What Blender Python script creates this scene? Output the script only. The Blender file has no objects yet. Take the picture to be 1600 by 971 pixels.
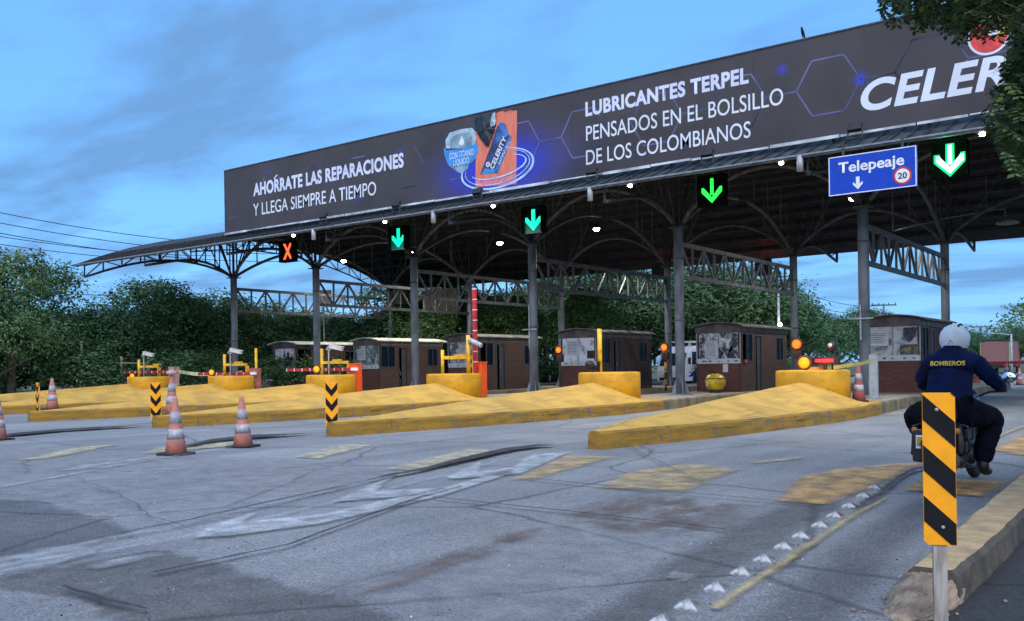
import bpy, bmesh, math, random
from mathutils import Vector, Matrix, noise as mnoise
R = math.radians
scene = bpy.context.scene
COL = scene.collection

# ------------------------------------------------------------------ camera
YAW, ROLL, FPX, HY, EYE = 0.6419, 0.015, 1436.5, 573.4, 1.36
cam_d = bpy.data.cameras.new("camera")
cam = bpy.data.objects.new("camera", cam_d)
COL.objects.link(cam)
cam_d.sensor_width = 36.0
cam_d.lens = FPX / 1600 * 36
cam_d.shift_x = 0.0
cam_d.shift_y = (HY - 485.5) / 1600
cam_d.clip_start = 0.05
cam_d.clip_end = 3000
cam.matrix_world = (Matrix.Translation((0, 0, EYE)) @ Matrix.Rotation(YAW, 4, 'Z')
                    @ Matrix.Rotation(R(90), 4, 'X') @ Matrix.Rotation(-ROLL, 4, 'Z'))
scene.camera = cam

# ------------------------------------------------------------------ sky, sun, exposure
world = bpy.data.worlds.new("World")
scene.world = world
world.use_nodes = True
nt = world.node_tree
for n in list(nt.nodes):
    nt.nodes.remove(n)
def WN(t, **k):
    n = nt.nodes.new(t)
    for a, b in k.items():
        setattr(n, a, b)
    return n
out = WN('ShaderNodeOutputWorld')
bg = WN('ShaderNodeBackground')
nt.links.new(bg.outputs[0], out.inputs[0])
SUN_EL, SUN_AZ = R(14), R(140)          # azimuth clockwise from +Y: behind the camera, to the right
sky = WN('ShaderNodeTexSky', sky_type='NISHITA', sun_disc=False)
sky.sun_elevation = SUN_EL
sky.sun_rotation = SUN_AZ
sky.air_density = 1.0
sky.dust_density = 0.6
sky.ozone_density = 3.0
tc = WN('ShaderNodeTexCoord')
sep = WN('ShaderNodeSeparateXYZ')
nt.links.new(tc.outputs['Generated'], sep.inputs[0])
def wmath(op, a, b=None, clamp=False):
    m = WN('ShaderNodeMath', operation=op, use_clamp=clamp)
    for i, v in enumerate((a, b)):
        if v is None: continue
        if isinstance(v, (int, float)): m.inputs[i].default_value = v
        else: nt.links.new(v, m.inputs[i])
    return m.outputs[0]
zc = wmath('MAXIMUM', sep.outputs[2], 0.0)
den = wmath('ADD', zc, 0.12)
cx = wmath('DIVIDE', sep.outputs[0], den)
cy = wmath('DIVIDE', sep.outputs[1], den)
comb = WN('ShaderNodeCombineXYZ')
nt.links.new(cx, comb.inputs[0]); nt.links.new(cy, comb.inputs[1])
mp = WN('ShaderNodeMapping')
mp.inputs['Rotation'].default_value = (0, 0, R(-20))
mp.inputs['Scale'].default_value = (0.75, 1.5, 1)
mp.inputs['Location'].default_value = (3.7, 1.3, 0)
nt.links.new(comb.outputs[0], mp.inputs[0])
n1 = WN('ShaderNodeTexNoise')
n1.inputs['Scale'].default_value = 1.15
n1.inputs['Detail'].default_value = 8
n1.inputs['Roughness'].default_value = 0.56
n1.inputs['Distortion'].default_value = 0.35
nt.links.new(mp.outputs[0], n1.inputs['Vector'])
cr = WN('ShaderNodeValToRGB')
cr.color_ramp.elements[0].position = 0.44
cr.color_ramp.elements[1].position = 0.62
nt.links.new(n1.outputs['Fac'], cr.inputs[0])
tint = WN('ShaderNodeMixRGB', blend_type='MULTIPLY')
tint.inputs[0].default_value = 1.0
tint.inputs[2].default_value = SKY_TINT = (0.62, 0.90, 1.12, 1)
nt.links.new(sky.outputs[0], tint.inputs[1])
flat = WN('ShaderNodeMixRGB')            # high thin veil evens the dome out
flat.inputs[0].default_value = 0.72
flat.inputs[2].default_value = (1.08, 2.9, 6.2, 1)
nt.links.new(tint.outputs[0], flat.inputs[1])
cl = WN('ShaderNodeMixRGB')
cl.inputs[2].default_value = (0.82, 1.75, 3.35, 1)
cfac = wmath('MULTIPLY', cr.outputs[0], 0.85)
nt.links.new(cfac, cl.inputs[0])
nt.links.new(flat.outputs[0], cl.inputs[1])
# bright patch added to the unseen sky behind the camera as fill light
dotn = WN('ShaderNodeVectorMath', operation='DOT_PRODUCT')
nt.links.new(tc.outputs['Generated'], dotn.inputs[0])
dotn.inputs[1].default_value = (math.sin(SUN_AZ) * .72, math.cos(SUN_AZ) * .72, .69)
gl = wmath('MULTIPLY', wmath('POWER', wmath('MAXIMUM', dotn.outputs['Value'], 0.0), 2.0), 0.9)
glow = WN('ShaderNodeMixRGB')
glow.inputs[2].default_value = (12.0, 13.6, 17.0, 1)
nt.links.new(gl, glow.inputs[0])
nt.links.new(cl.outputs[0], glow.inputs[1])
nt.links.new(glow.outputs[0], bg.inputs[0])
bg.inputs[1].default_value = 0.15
sun_d = bpy.data.lights.new("sun", 'SUN')
sun_d.energy = 0.85
sun_d.angle = R(24)
sun_d.color = (1.0, 0.93, 0.85)
sun = bpy.data.objects.new("sun", sun_d)
COL.objects.link(sun)
sdir = Vector((math.sin(SUN_AZ) * math.cos(R(45)), math.cos(SUN_AZ) * math.cos(R(45)), math.sin(R(45))))
sun.rotation_euler = sdir.to_track_quat('Z', 'Y').to_euler()
scene.view_settings.view_transform = 'Standard'
scene.view_settings.look = 'None'
scene.view_settings.exposure = 0.42
scene.view_settings.gamma = 1.0

# ------------------------------------------------------------------ pixel -> world helpers (used once to read off positions)
_c, _s, _cr, _sr = math.cos(YAW), math.sin(YAW), math.cos(ROLL), math.sin(ROLL)
def ray(px, py):
    du, dv = px - 800, HY - py
    u = du * _cr + dv * _sr
    v = -du * _sr + dv * _cr
    return (-_s + _c * u / FPX, _c + _s * u / FPX, v / FPX)
def at_z(px, py, z=0.0):
    d = ray(px, py); t = (z - EYE) / d[2]
    return (d[0] * t, d[1] * t, z)
def at_y(px, py, y):
    d = ray(px, py); t = y / d[1]
    return (d[0] * t, y, EYE + d[2] * t)
def at_d(px, py, dist):
    d = ray(px, py); t = dist / math.hypot(d[0], d[1])
    return (d[0] * t, d[1] * t, EYE + d[2] * t)
def to_px(x, y, z):
    d = -_s * x + _c * y
    if d < 0.05: return (-9999, -9999)
    r = _c * x + _s * y
    u = FPX * r / d; v = FPX * (z - EYE) / d
    return (800 + u * _cr - v * _sr, HY - (v * _cr + u * _sr))

# ------------------------------------------------------------------ materials
MATS = {}
def mat(name, col, rough=0.6, metal=0.0, var=0.15, scale=6.0, emit=None, es=0.0, bump=0.0, bscale=40.0,
        col2=None, stretch=(1, 1, 1), spec=0.4, detail=5.0, lo=0.35, hi=0.65, chips=None):
    if name in MATS: return MATS[name]
    m = bpy.data.materials.new(name)
    m.use_nodes = True
    t = m.node_tree
    b = t.nodes['Principled BSDF']
    b.inputs['Roughness'].default_value = rough
    b.inputs['Metallic'].default_value = metal
    b.inputs['Specular IOR Level'].default_value = spec
    tcn = t.nodes.new('ShaderNodeTexCoord')
    mpn = t.nodes.new('ShaderNodeMapping')
    mpn.inputs['Scale'].default_value = stretch
    t.links.new(tcn.outputs['Object'], mpn.inputs[0])
    ns = t.nodes.new('ShaderNodeTexNoise')
    ns.inputs['Scale'].default_value = scale
    ns.inputs['Detail'].default_value = detail
    t.links.new(mpn.outputs[0], ns.inputs['Vector'])
    rp = t.nodes.new('ShaderNodeValToRGB')
    rp.color_ramp.elements[0].position = lo
    rp.color_ramp.elements[1].position = hi
    c2 = col2 if col2 else tuple(c * (1 - 2 * var) for c in col)
    c1 = col if col2 else tuple(min(1, c * (1 + var)) for c in col)
    rp.color_ramp.elements[0].color = (*c2, 1)
    rp.color_ramp.elements[1].color = (*c1, 1)
    t.links.new(ns.outputs['Fac'], rp.inputs[0])
    t.links.new(rp.outputs[0], b.inputs['Base Color'])
    if chips:
        cn = t.nodes.new('ShaderNodeTexNoise'); cn.inputs['Scale'].default_value = chips[1]; cn.inputs['Detail'].default_value = 10; cn.inputs['Roughness'].default_value = .72
        t.links.new(tcn.outputs['Object'], cn.inputs['Vector'])
        cr_ = t.nodes.new('ShaderNodeValToRGB'); cr_.color_ramp.elements[0].position = chips[2]; cr_.color_ramp.elements[1].position = chips[2] + .035
        t.links.new(cn.outputs['Fac'], cr_.inputs[0])
        cm_ = t.nodes.new('ShaderNodeMixRGB'); t.links.new(cr_.outputs[0], cm_.inputs[0]); t.links.new(rp.outputs[0], cm_.inputs[1]); cm_.inputs[2].default_value = (*chips[0], 1)
        sn = t.nodes.new('ShaderNodeTexNoise'); sn.inputs['Scale'].default_value = 1.0; sn.inputs['Detail'].default_value = 7; sn.inputs['Roughness'].default_value = .65
        sm_ = t.nodes.new('ShaderNodeMapping'); sm_.inputs['Scale'].default_value = (6, .7, 9); sm_.inputs['Location'].default_value = (3, 1, 7)
        t.links.new(tcn.outputs['Object'], sm_.inputs[0]); t.links.new(sm_.outputs[0], sn.inputs['Vector'])
        sr = t.nodes.new('ShaderNodeValToRGB'); sr.color_ramp.elements[0].position = .56; sr.color_ramp.elements[1].position = .70; sr.color_ramp.elements[0].color = (1, 1, 1, 1); sr.color_ramp.elements[1].color = (chips[3],) * 3 + (1,)
        t.links.new(sn.outputs['Fac'], sr.inputs[0])
        sx = t.nodes.new('ShaderNodeMixRGB'); sx.blend_type = 'MULTIPLY'; sx.inputs[0].default_value = 1
        t.links.new(cm_.outputs[0], sx.inputs[1]); t.links.new(sr.outputs[0], sx.inputs[2]); t.links.new(sx.outputs[0], b.inputs['Base Color'])
    if emit:
        b.inputs['Emission Color'].default_value = (*emit, 1)
        b.inputs['Emission Strength'].default_value = es
    if bump:
        nb = t.nodes.new('ShaderNodeTexNoise')
        nb.inputs['Scale'].default_value = bscale
        nb.inputs['Detail'].default_value = 6
        t.links.new(mpn.outputs[0], nb.inputs['Vector'])
        bp = t.nodes.new('ShaderNodeBump')
        bp.inputs['Strength'].default_value = bump
        bp.inputs['Distance'].default_value = 0.02
        t.links.new(nb.outputs['Fac'], bp.inputs['Height'])
        t.links.new(bp.outputs[0], b.inputs['Normal'])
    MATS[name] = m
    return m

def worn(name, col, keep=0.5, scale=3.0, soft=0.18, rough=0.8, stretch=(1, 1, 1), var=0.2, bump=0.0, strength=1.0, fmin=.45):
    """paint or stain that has partly worn off the road: procedural alpha"""
    m = mat(name, col, rough, var=var, scale=4.0)
    t = m.node_tree
    b = t.nodes['Principled BSDF']
    tcn = t.nodes.new('ShaderNodeTexCoord')
    mpn = t.nodes.new('ShaderNodeMapping')
    mpn.inputs['Scale'].default_value = stretch
    t.links.new(tcn.outputs['Object'], mpn.inputs[0])
    ns = t.nodes.new('ShaderNodeTexNoise')
    ns.inputs['Scale'].default_value = scale
    ns.inputs['Detail'].default_value = 9
    ns.inputs['Roughness'].default_value = 0.68
    t.links.new(mpn.outputs[0], ns.inputs['Vector'])
    rp = t.nodes.new('ShaderNodeValToRGB')
    rp.color_ramp.elements[0].position = max(0, 1 - keep - soft / 2)
    rp.color_ramp.elements[1].position = min(1, 1 - keep + soft / 2)
    rp.color_ramp.elements[0].color = (0, 0, 0, 1)
    rp.color_ramp.elements[1].color = (1, 1, 1, 1)
    t.links.new(ns.outputs['Fac'], rp.inputs[0])
    # fade towards the painted edge (UV stores distance from the edge)
    uv = t.nodes.new('ShaderNodeAttribute'); uv.attribute_name = 'edge'
    mm = t.nodes.new('ShaderNodeMath'); mm.operation = 'MULTIPLY'
    t.links.new(rp.outputs[0], mm.inputs[0]); t.links.new(uv.outputs['Fac'], mm.inputs[1])
    fn = t.nodes.new('ShaderNodeTexNoise'); fn.inputs['Scale'].default_value = 45; fn.inputs['Detail'].default_value = 4; fn.inputs['Roughness'].default_value = .7
    t.links.new(tcn.outputs['Object'], fn.inputs['Vector'])
    fr_ = t.nodes.new('ShaderNodeMapRange'); fr_.inputs[1].default_value = .35; fr_.inputs[2].default_value = .6; fr_.inputs[3].default_value = strength * fmin; fr_.inputs[4].default_value = strength
    t.links.new(fn.outputs['Fac'], fr_.inputs[0])
    m2_ = t.nodes.new('ShaderNodeMath'); m2_.operation = 'MULTIPLY'
    t.links.new(mm.outputs[0], m2_.inputs[0]); t.links.new(fr_.outputs[0], m2_.inputs[1])
    t.links.new(m2_.outputs[0], b.inputs['Alpha'])
    nb = t.nodes.new('ShaderNodeBump'); nb.inputs['Strength'].default_value = .4; nb.inputs['Distance'].default_value = .012
    t.links.new(fn.outputs['Fac'], nb.inputs['Height']); t.links.new(nb.outputs[0], b.inputs['Normal'])
    return m

M = {}
M['steel'] = mat('painted_steel', (0.165, 0.185, 0.21), 0.5, var=0.2, scale=3, stretch=(1, 1, .4))
M['steel_dark'] = mat('dark_steel', (0.06, 0.06, 0.062), 0.6, spec=.2, var=0.25, scale=4)
M['truss'] = mat('truss_steel', (0.092, 0.098, 0.10), 0.55, var=0.25, scale=4)
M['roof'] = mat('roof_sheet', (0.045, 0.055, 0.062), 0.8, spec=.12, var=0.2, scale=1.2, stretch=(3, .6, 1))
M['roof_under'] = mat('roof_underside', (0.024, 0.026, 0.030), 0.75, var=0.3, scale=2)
M['purlin'] = mat('purlin_steel', (0.036, 0.037, 0.039), 0.6, var=0.2)
M['flash'] = mat('pale_flashing', (0.55, 0.57, 0.6), 0.5, var=0.25, scale=1.5)
M['pipe'] = mat('grey_pipe', (0.33, 0.35, 0.38), 0.5)
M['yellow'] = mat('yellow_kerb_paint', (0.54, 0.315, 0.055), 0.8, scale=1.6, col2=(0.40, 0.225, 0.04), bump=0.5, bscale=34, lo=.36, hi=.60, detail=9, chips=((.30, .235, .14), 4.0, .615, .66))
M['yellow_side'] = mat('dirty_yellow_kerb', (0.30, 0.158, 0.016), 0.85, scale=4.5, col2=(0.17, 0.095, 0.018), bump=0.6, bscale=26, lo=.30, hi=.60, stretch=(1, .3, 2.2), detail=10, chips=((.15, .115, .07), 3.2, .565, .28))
M['yellow_drum'] = mat('yellow_drum_paint', (0.58, 0.285, 0.005), 0.6, scale=1.8, col2=(0.42, 0.20, 0.008), bump=0.25, bscale=18, lo=.3, hi=.55, chips=((.30, .17, .04), 4.0, .64, .6))
M['yellow_metal'] = mat('yellow_metal', (0.72, 0.40, 0.02), 0.45, var=0.15)
M['kerb_dark'] = mat('worn_kerb', (0.24, 0.18, 0.085), 0.85, scale=2.5, col2=(0.10, 0.085, 0.06), bump=0.4, bscale=25)
M['slab'] = mat('concrete_slab', (0.30, 0.27, 0.23), 0.85, scale=3, var=0.2, bump=0.2)
M['brick'] = None
M['black'] = mat('black_plastic', (0.016, 0.016, 0.018), 0.5, var=0.2)
M['signal_black'] = mat('signal_black', (0.004, 0.004, 0.005), 0.9, var=.1, spec=.03)
M['rubber'] = mat('rubber', (0.018, 0.018, 0.019), 0.85, var=0.25, scale=20)
M['white'] = mat('white_paint', (0.72, 0.72, 0.72), 0.5, var=0.06)
M['offwhite'] = mat('offwhite', (0.55, 0.55, 0.53), 0.6, var=0.12)
M['red'] = mat('red_paint', (0.42, 0.025, 0.03), 0.45, var=0.15)
M['faded_red'] = mat('faded_red', (0.36, 0.12, 0.10), 0.7, var=0.25, scale=5)
M['orange'] = mat('orange_enamel', (0.78, 0.09, 0.012), 0.4, var=0.08, scale=3)
M['cone'] = mat('cone_orange', (0.50, 0.16, 0.105), 0.75, scale=8, col2=(0.33, 0.14, 0.115), lo=.4, hi=.6)
M['cone_red'] = mat('cone_red_dirty', (0.34, 0.075, 0.07), 0.75, scale=8, col2=(0.2, 0.075, 0.07))
M['reflect'] = mat('reflective_band', (0.36, 0.36, 0.39), 0.5, scale=14, col2=(0.24, 0.21, 0.22), lo=.4, hi=.6)
M['sign_orange'] = mat('sign_orange', (0.86, 0.33, 0.006), 0.5, var=0.05, scale=9, spec=.25)
M['sign_black'] = mat('sign_black', (0.011, 0.011, 0.012), 0.75, var=0.1, spec=.1)
M['wood'] = mat('grey_post', (0.36, 0.31, 0.27), 0.8, scale=4, stretch=(6, 6, 1), var=0.22)
M['glass'] = None

def glass(name, tint=(0.5, 0.55, 0.6), refl=0.12):
    m = bpy.data.materials.new(name); m.use_nodes = True
    t = m.node_tree
    t.nodes.remove(t.nodes['Principled BSDF'])
    o = t.nodes['Material Output']
    tr = t.nodes.new('ShaderNodeBsdfTransparent'); tr.inputs[0].default_value = (*tint, 1)
    gl_ = t.nodes.new('ShaderNodeBsdfGlossy'); gl_.inputs['Roughness'].default_value = 0.03
    fr = t.nodes.new('ShaderNodeFresnel'); fr.inputs[0].default_value = 1.5
    ad = t.nodes.new('ShaderNodeMath'); ad.operation = 'ADD'; ad.inputs[1].default_value = refl * .3
    t.links.new(fr.outputs[0], ad.inputs[0])
    mx = t.nodes.new('ShaderNodeMixShader')
    sc_ = t.nodes.new('ShaderNodeMath'); sc_.operation = 'MULTIPLY'; sc_.inputs[1].default_value = .18
    t.links.new(ad.outputs[0], sc_.inputs[0]); t.links.new(sc_.outputs[0], mx.inputs[0]); t.links.new(tr.outputs[0], mx.inputs[1]); t.links.new(gl_.outputs[0], mx.inputs[2])
    t.links.new(mx.outputs[0], o.inputs[0])
    return m
M['glass'] = glass('window_glass', (.22, .24, .27))

def brick_mat(name, c1, c2, mortar):
    m = bpy.data.materials.new(name); m.use_nodes = True
    t = m.node_tree; b = t.nodes['Principled BSDF']; b.inputs['Roughness'].default_value = 0.85
    tcn = t.nodes.new('ShaderNodeTexCoord'); sp = t.nodes.new('ShaderNodeSeparateXYZ')
    t.links.new(tcn.outputs['Object'], sp.inputs[0])
    ad = t.nodes.new('ShaderNodeMath'); ad.operation = 'ADD'
    t.links.new(sp.outputs[0], ad.inputs[0]); t.links.new(sp.outputs[1], ad.inputs[1])
    cb = t.nodes.new('ShaderNodeCombineXYZ')
    t.links.new(ad.outputs[0], cb.inputs[0]); t.links.new(sp.outputs[2], cb.inputs[1])
    br = t.nodes.new('ShaderNodeTexBrick')
    br.inputs['Color1'].default_value = (*c1, 1); br.inputs['Color2'].default_value = (*c2, 1); br.inputs['Mortar'].default_value = (*mortar, 1)
    br.inputs['Scale'].default_value = 1.0
    br.inputs['Brick Width'].default_value = 0.25; br.inputs['Row Height'].default_value = 0.085; br.inputs['Mortar Size'].default_value = 0.010
    t.links.new(cb.outputs[0], br.inputs['Vector'])
    ns = t.nodes.new('ShaderNodeTexNoise'); ns.inputs['Scale'].default_value = 3; ns.inputs['Detail'].default_value = 6
    t.links.new(tcn.outputs['Object'], ns.inputs['Vector'])
    mx = t.nodes.new('ShaderNodeMixRGB'); mx.blend_type = 'MULTIPLY'; mx.inputs[0].default_value = 0.55
    t.links.new(br.outputs['Color'], mx.inputs[1]); t.links.new(ns.outputs['Fac'], mx.inputs[2])
    t.links.new(mx.outputs[0], b.inputs['Base Color'])
    bp = t.nodes.new('ShaderNodeBump'); bp.inputs['Strength'].default_value = 0.5; bp.inputs['Distance'].default_value = 0.01
    t.links.new(br.outputs['Fac'], bp.inputs['Height']); bp.invert = True
    t.links.new(bp.outputs[0], b.inputs['Normal'])
    return m
M['brick'] = brick_mat('brown_brick', (0.105, 0.052, 0.038), (0.082, 0.042, 0.032), (0.052, 0.035, 0.028))
M['brick_red'] = brick_mat('red_brick', (0.19, 0.064, 0.044), (0.15, 0.052, 0.038), (0.07, 0.043, 0.035))

# ------------------------------------------------------------------ mesh builder
class MB:
    def __init__(s): s.v = []; s.f = []; s.mi = []; s.sm = []
    def add(s, vs, fs, mi=0, smooth=False):
        o = len(s.v); s.v += [tuple(v) for v in vs]
        for f in fs:
            s.f.append([i + o for i in f]); s.mi.append(mi); s.sm.append(smooth)
        return s
    def box(s, x0, x1, y0, y1, z0, z1, mi=0, mtx=None):
        vs = [(x0, y0, z0), (x1, y0, z0), (x1, y1, z0), (x0, y1, z0), (x0, y0, z1), (x1, y0, z1), (x1, y1, z1), (x0, y1, z1)]
        if mtx is not None: vs = [tuple(mtx @ Vector(v)) for v in vs]
        return s.add(vs, [(0, 3, 2, 1), (4, 5, 6, 7), (0, 1, 5, 4), (1, 2, 6, 5), (2, 3, 7, 6), (3, 0, 4, 7)], mi)
    def tube(s, pts, r, n=8, mi=0, caps=True, smooth=True):
        pts = [Vector(p) for p in pts]
        rs = r if isinstance(r, (list, tuple)) else [r] * len(pts)
        vs = []; fs = []
        prev = None
        for i, p in enumerate(pts):
            if i == 0: d = pts[1] - p
            elif i == len(pts) - 1: d = p - pts[i - 1]
            else: d = (pts[i + 1] - p).normalized() + (p - pts[i - 1]).normalized()
            d.normalize()
            if prev is None:
                a = Vector((0, 0, 1)) if abs(d.z) < .9 else Vector((1, 0, 0))
                a = (a - d * a.dot(d)).normalized()
            else:
                a = (prev - d * prev.dot(d)).normalized()
            prev = a
            b = d.cross(a)
            for k in range(n):
                t = 2 * math.pi * k / n
                vs.append(p + (a * math.cos(t) + b * math.sin(t)) * rs[i])
        for i in range(len(pts) - 1):
            for k in range(n):
                k2 = (k + 1) % n
                fs.append((i * n + k, i * n + k2, (i + 1) * n + k2, (i + 1) * n + k))
        s.add(vs, fs, mi, smooth)
        if caps:
            o = len(s.v) - len(vs)
            s.f.append([o + k for k in range(n)][::-1]); s.mi.append(mi); s.sm.append(False)
            s.f.append([o + (len(pts) - 1) * n + k for k in range(n)]); s.mi.append(mi); s.sm.append(False)
        return s
    def bar(s, p, q, w, h=None, mi=0):
        """square section bar from p to q"""
        h = h or w
        p = Vector(p); q = Vector(q); d = (q - p).normalized()
        a = Vector((0, 0, 1)) if abs(d.z) < .95 else Vector((1, 0, 0))
        side = d.cross(a).normalized(); up = side.cross(d).normalized()
        vs = []
        for c in (p, q):
            for (i, j) in ((-1, -1), (1, -1), (1, 1), (-1, 1)):
                vs.append(c + side * (i * w / 2) + up * (j * h / 2))
        return s.add(vs, [(3, 2, 1, 0), (4, 5, 6, 7), (0, 1, 5, 4), (1, 2, 6, 5), (2, 3, 7, 6), (3, 0, 4, 7)], mi)
    def lathe(s, prof, n=20, c=(0, 0, 0), mi=0, smooth=True, mtx=None):
        vs = []; fs = []
        for (r, z) in prof:
            for k in range(n):
                t = 2 * math.pi * k / n
                v = Vector((r * math.cos(t), r * math.sin(t), z))
                if mtx is not None: v = mtx @ v
                vs.append((v.x + c[0], v.y + c[1], v.z + c[2]))
        for i in range(len(prof) - 1):
            for k in range(n):
                k2 = (k + 1) % n
                fs.append((i * n + k, i * n + k2, (i + 1) * n + k2, (i + 1) * n + k))
        s.add(vs, fs, mi, smooth)
        o = len(s.v) - len(vs)
        if prof[0][0] > 1e-6:
            s.f.append([o + k for k in range(n)][::-1]); s.mi.append(mi); s.sm.append(False)
        if prof[-1][0] > 1e-6:
            s.f.append([o + (len(prof) - 1) * n + k for k in range(n)]); s.mi.append(mi); s.sm.append(False)
        return s
    def prism(s, poly, z0, z1, mi=0):
        n = len(poly)
        vs = [(x, y, z0) for x, y in poly] + [(x, y, z1) for x, y in poly]
        fs = [tuple(range(n))[::-1], tuple(range(n, 2 * n))] + [(i, (i + 1) % n, n + (i + 1) % n, n + i) for i in range(n)]
        return s.add(vs, fs, mi)
    def slab_xz(s, poly, y0, y1, mi=0):
        """polygon in the XZ plane with thickness y0 (front, towards -Y) .. y1"""
        n = len(poly)
        vs = [(x, y0, z) for x, z in poly] + [(x, y1, z) for x, z in poly]
        fs = [tuple(range(n)), tuple(range(n, 2 * n))[::-1]] + [((i + 1) % n, i, n + i, n + (i + 1) % n) for i in range(n)]
        return s.add(vs, fs, mi)
    def build(s, name, mats, parent=None, bevel=0.0, loc=None, rotz=0.0):
        me = bpy.data.meshes.new(name)
        me.from_pydata(s.v, [], s.f)
        if not isinstance(mats, (list, tuple)): mats = [mats]
        for m in mats: me.materials.append(m)
        me.polygons.foreach_set('material_index', s.mi)
        me.polygons.foreach_set('use_smooth', s.sm)
        bm = bmesh.new(); bm.from_mesh(me)
        bmesh.ops.recalc_face_normals(bm, faces=bm.faces)
        bm.to_mesh(me); bm.free()
        me.update()
        return link(name, me, parent, bevel, loc, rotz)

def link(name, me, parent=None, bevel=0.0, loc=None, rotz=0.0):
    o = bpy.data.objects.new(name, me)
    COL.objects.link(o)
    if parent is not None: o.parent = parent
    if loc is not None: o.location = loc
    if rotz: o.rotation_euler = (0, 0, rotz)
    if bevel:
        b = o.modifiers.new('edge', 'BEVEL'); b.width = bevel; b.segments = 2; b.limit_method = 'ANGLE'; b.angle_limit = R(40)
    return o
def thing(name, label, cat, loc=(0, 0, 0), rotz=0.0, group=None):
    o = bpy.data.objects.new(name, None)
    o.empty_display_size = 0.2
    COL.objects.link(o)
    o.location = loc; o.rotation_euler = (0, 0, rotz)
    return tag(o, label, cat, group)
def tag(o, label, cat, group=None):
    o['label'] = label; o['category'] = cat
    if group: o['group'] = group
    return o
def struct(o, kind='structure'):
    o['kind'] = kind
    return o
def copy_thing(root, loc, rotz, label, group=None):
    r = root.copy(); COL.objects.link(r)
    r.location = loc; r.rotation_euler = (0, 0, rotz)
    r['label'] = label
    if group: r['group'] = group
    for ch in list(root.children):
        c = ch.copy(); COL.objects.link(c); c.parent = r
        for g in list(ch.children):
            d = g.copy(); COL.objects.link(d); d.parent = c
    return r
def eval_mesh(o):
    dg = bpy.context.evaluated_depsgraph_get()
    dg.update()
    me = bpy.data.meshes.new_from_object(o.evaluated_get(dg))
    return me

_txt = {}
def text_mesh(string, bold=0.0, shear=0.0, space=1.0):
    """built-in font lettering, normalised so it spans 0..1 in x and cap height 0..1"""
    cu = bpy.data.curves.new('lettering', 'FONT')
    cu.body = string; cu.size = 1.0; cu.offset = bold; cu.shear = shear; cu.space_character = space
    cu.resolution_u = 6
    o = bpy.data.objects.new('lettering_source', cu)
    COL.objects.link(o)
    me = eval_mesh(o)
    bpy.data.objects.remove(o); bpy.data.curves.remove(cu)
    return me
def lettering(name, string, x0, x1, z0, cap, m, parent, y, bold=0.0, shear=0.0, space=1.0, mtx=None, width_of=None, capref=None):
    """upright lettering facing -Y in the plane y; x0..x1 the line's width, z0 baseline, cap height"""
    me = text_mesh(string, bold, shear, space)
    xs = [v.co.x for v in me.vertices]
    mn, mxx = min(xs), max(xs)
    if width_of:
        m2 = text_mesh(width_of, bold, shear, space); xs2 = [v.co.x for v in m2.vertices]; mxx = max(xs2); mn = min(xs2)
        bpy.data.meshes.remove(m2)
    kx = (x1 - x0) / (mxx - mn)
    mE = text_mesh('E', bold); zsE = [v.co.y for v in mE.vertices]; bpy.data.meshes.remove(mE)
    kz = cap / (max(zsE) - min(zsE)); zb_ = min(zsE)
    for v in me.vertices:
        v.co = Vector((x0 + (v.co.x - mn) * kx, y, z0 + (v.co.y - zb_) * kz))
    if mtx is not None:
        me.transform(mtx)
    me.materials.clear(); me.materials.append(m)
    o = link(name, me, parent)
    return o
def skin(name, joints, edges, mats, parent=None, sub=2, loc=None, root=0):
    """one continuous figure from a joint skeleton; joints: (x,y,z, rx[,ry])"""
    me = bpy.data.meshes.new(name)
    me.from_pydata([j[:3] for j in joints], edges, [])
    o = bpy.data.objects.new(name, me); COL.objects.link(o)
    sk = o.modifiers.new('skin', 'SKIN'); sk.use_smooth_shade = True
    for i, j in enumerate(joints):
        d = me.skin_vertices[0].data[i]
        d.radius = (j[3], j[4] if len(j) > 4 else j[3]); d.use_root = (i == root)
    ss = o.modifiers.new('sub', 'SUBSURF'); ss.levels = sub; ss.render_levels = sub
    m2 = eval_mesh(o)
    bpy.data.objects.remove(o); bpy.data.meshes.remove(me)
    m2.materials.clear()
    for m in (mats if isinstance(mats, (list, tuple)) else [mats]): m2.materials.append(m)
    m2.polygons.foreach_set('use_smooth', [True] * len(m2.polygons))
    return link(name, m2, parent, loc=loc)

# ================================================================== THE SETTING
XI = [-39.6 + 6.268 * i for i in range(6)]        # island and column lines
YF, YR = 29.25, 40.63                             # front and rear column rows
random.seed(4)

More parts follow.
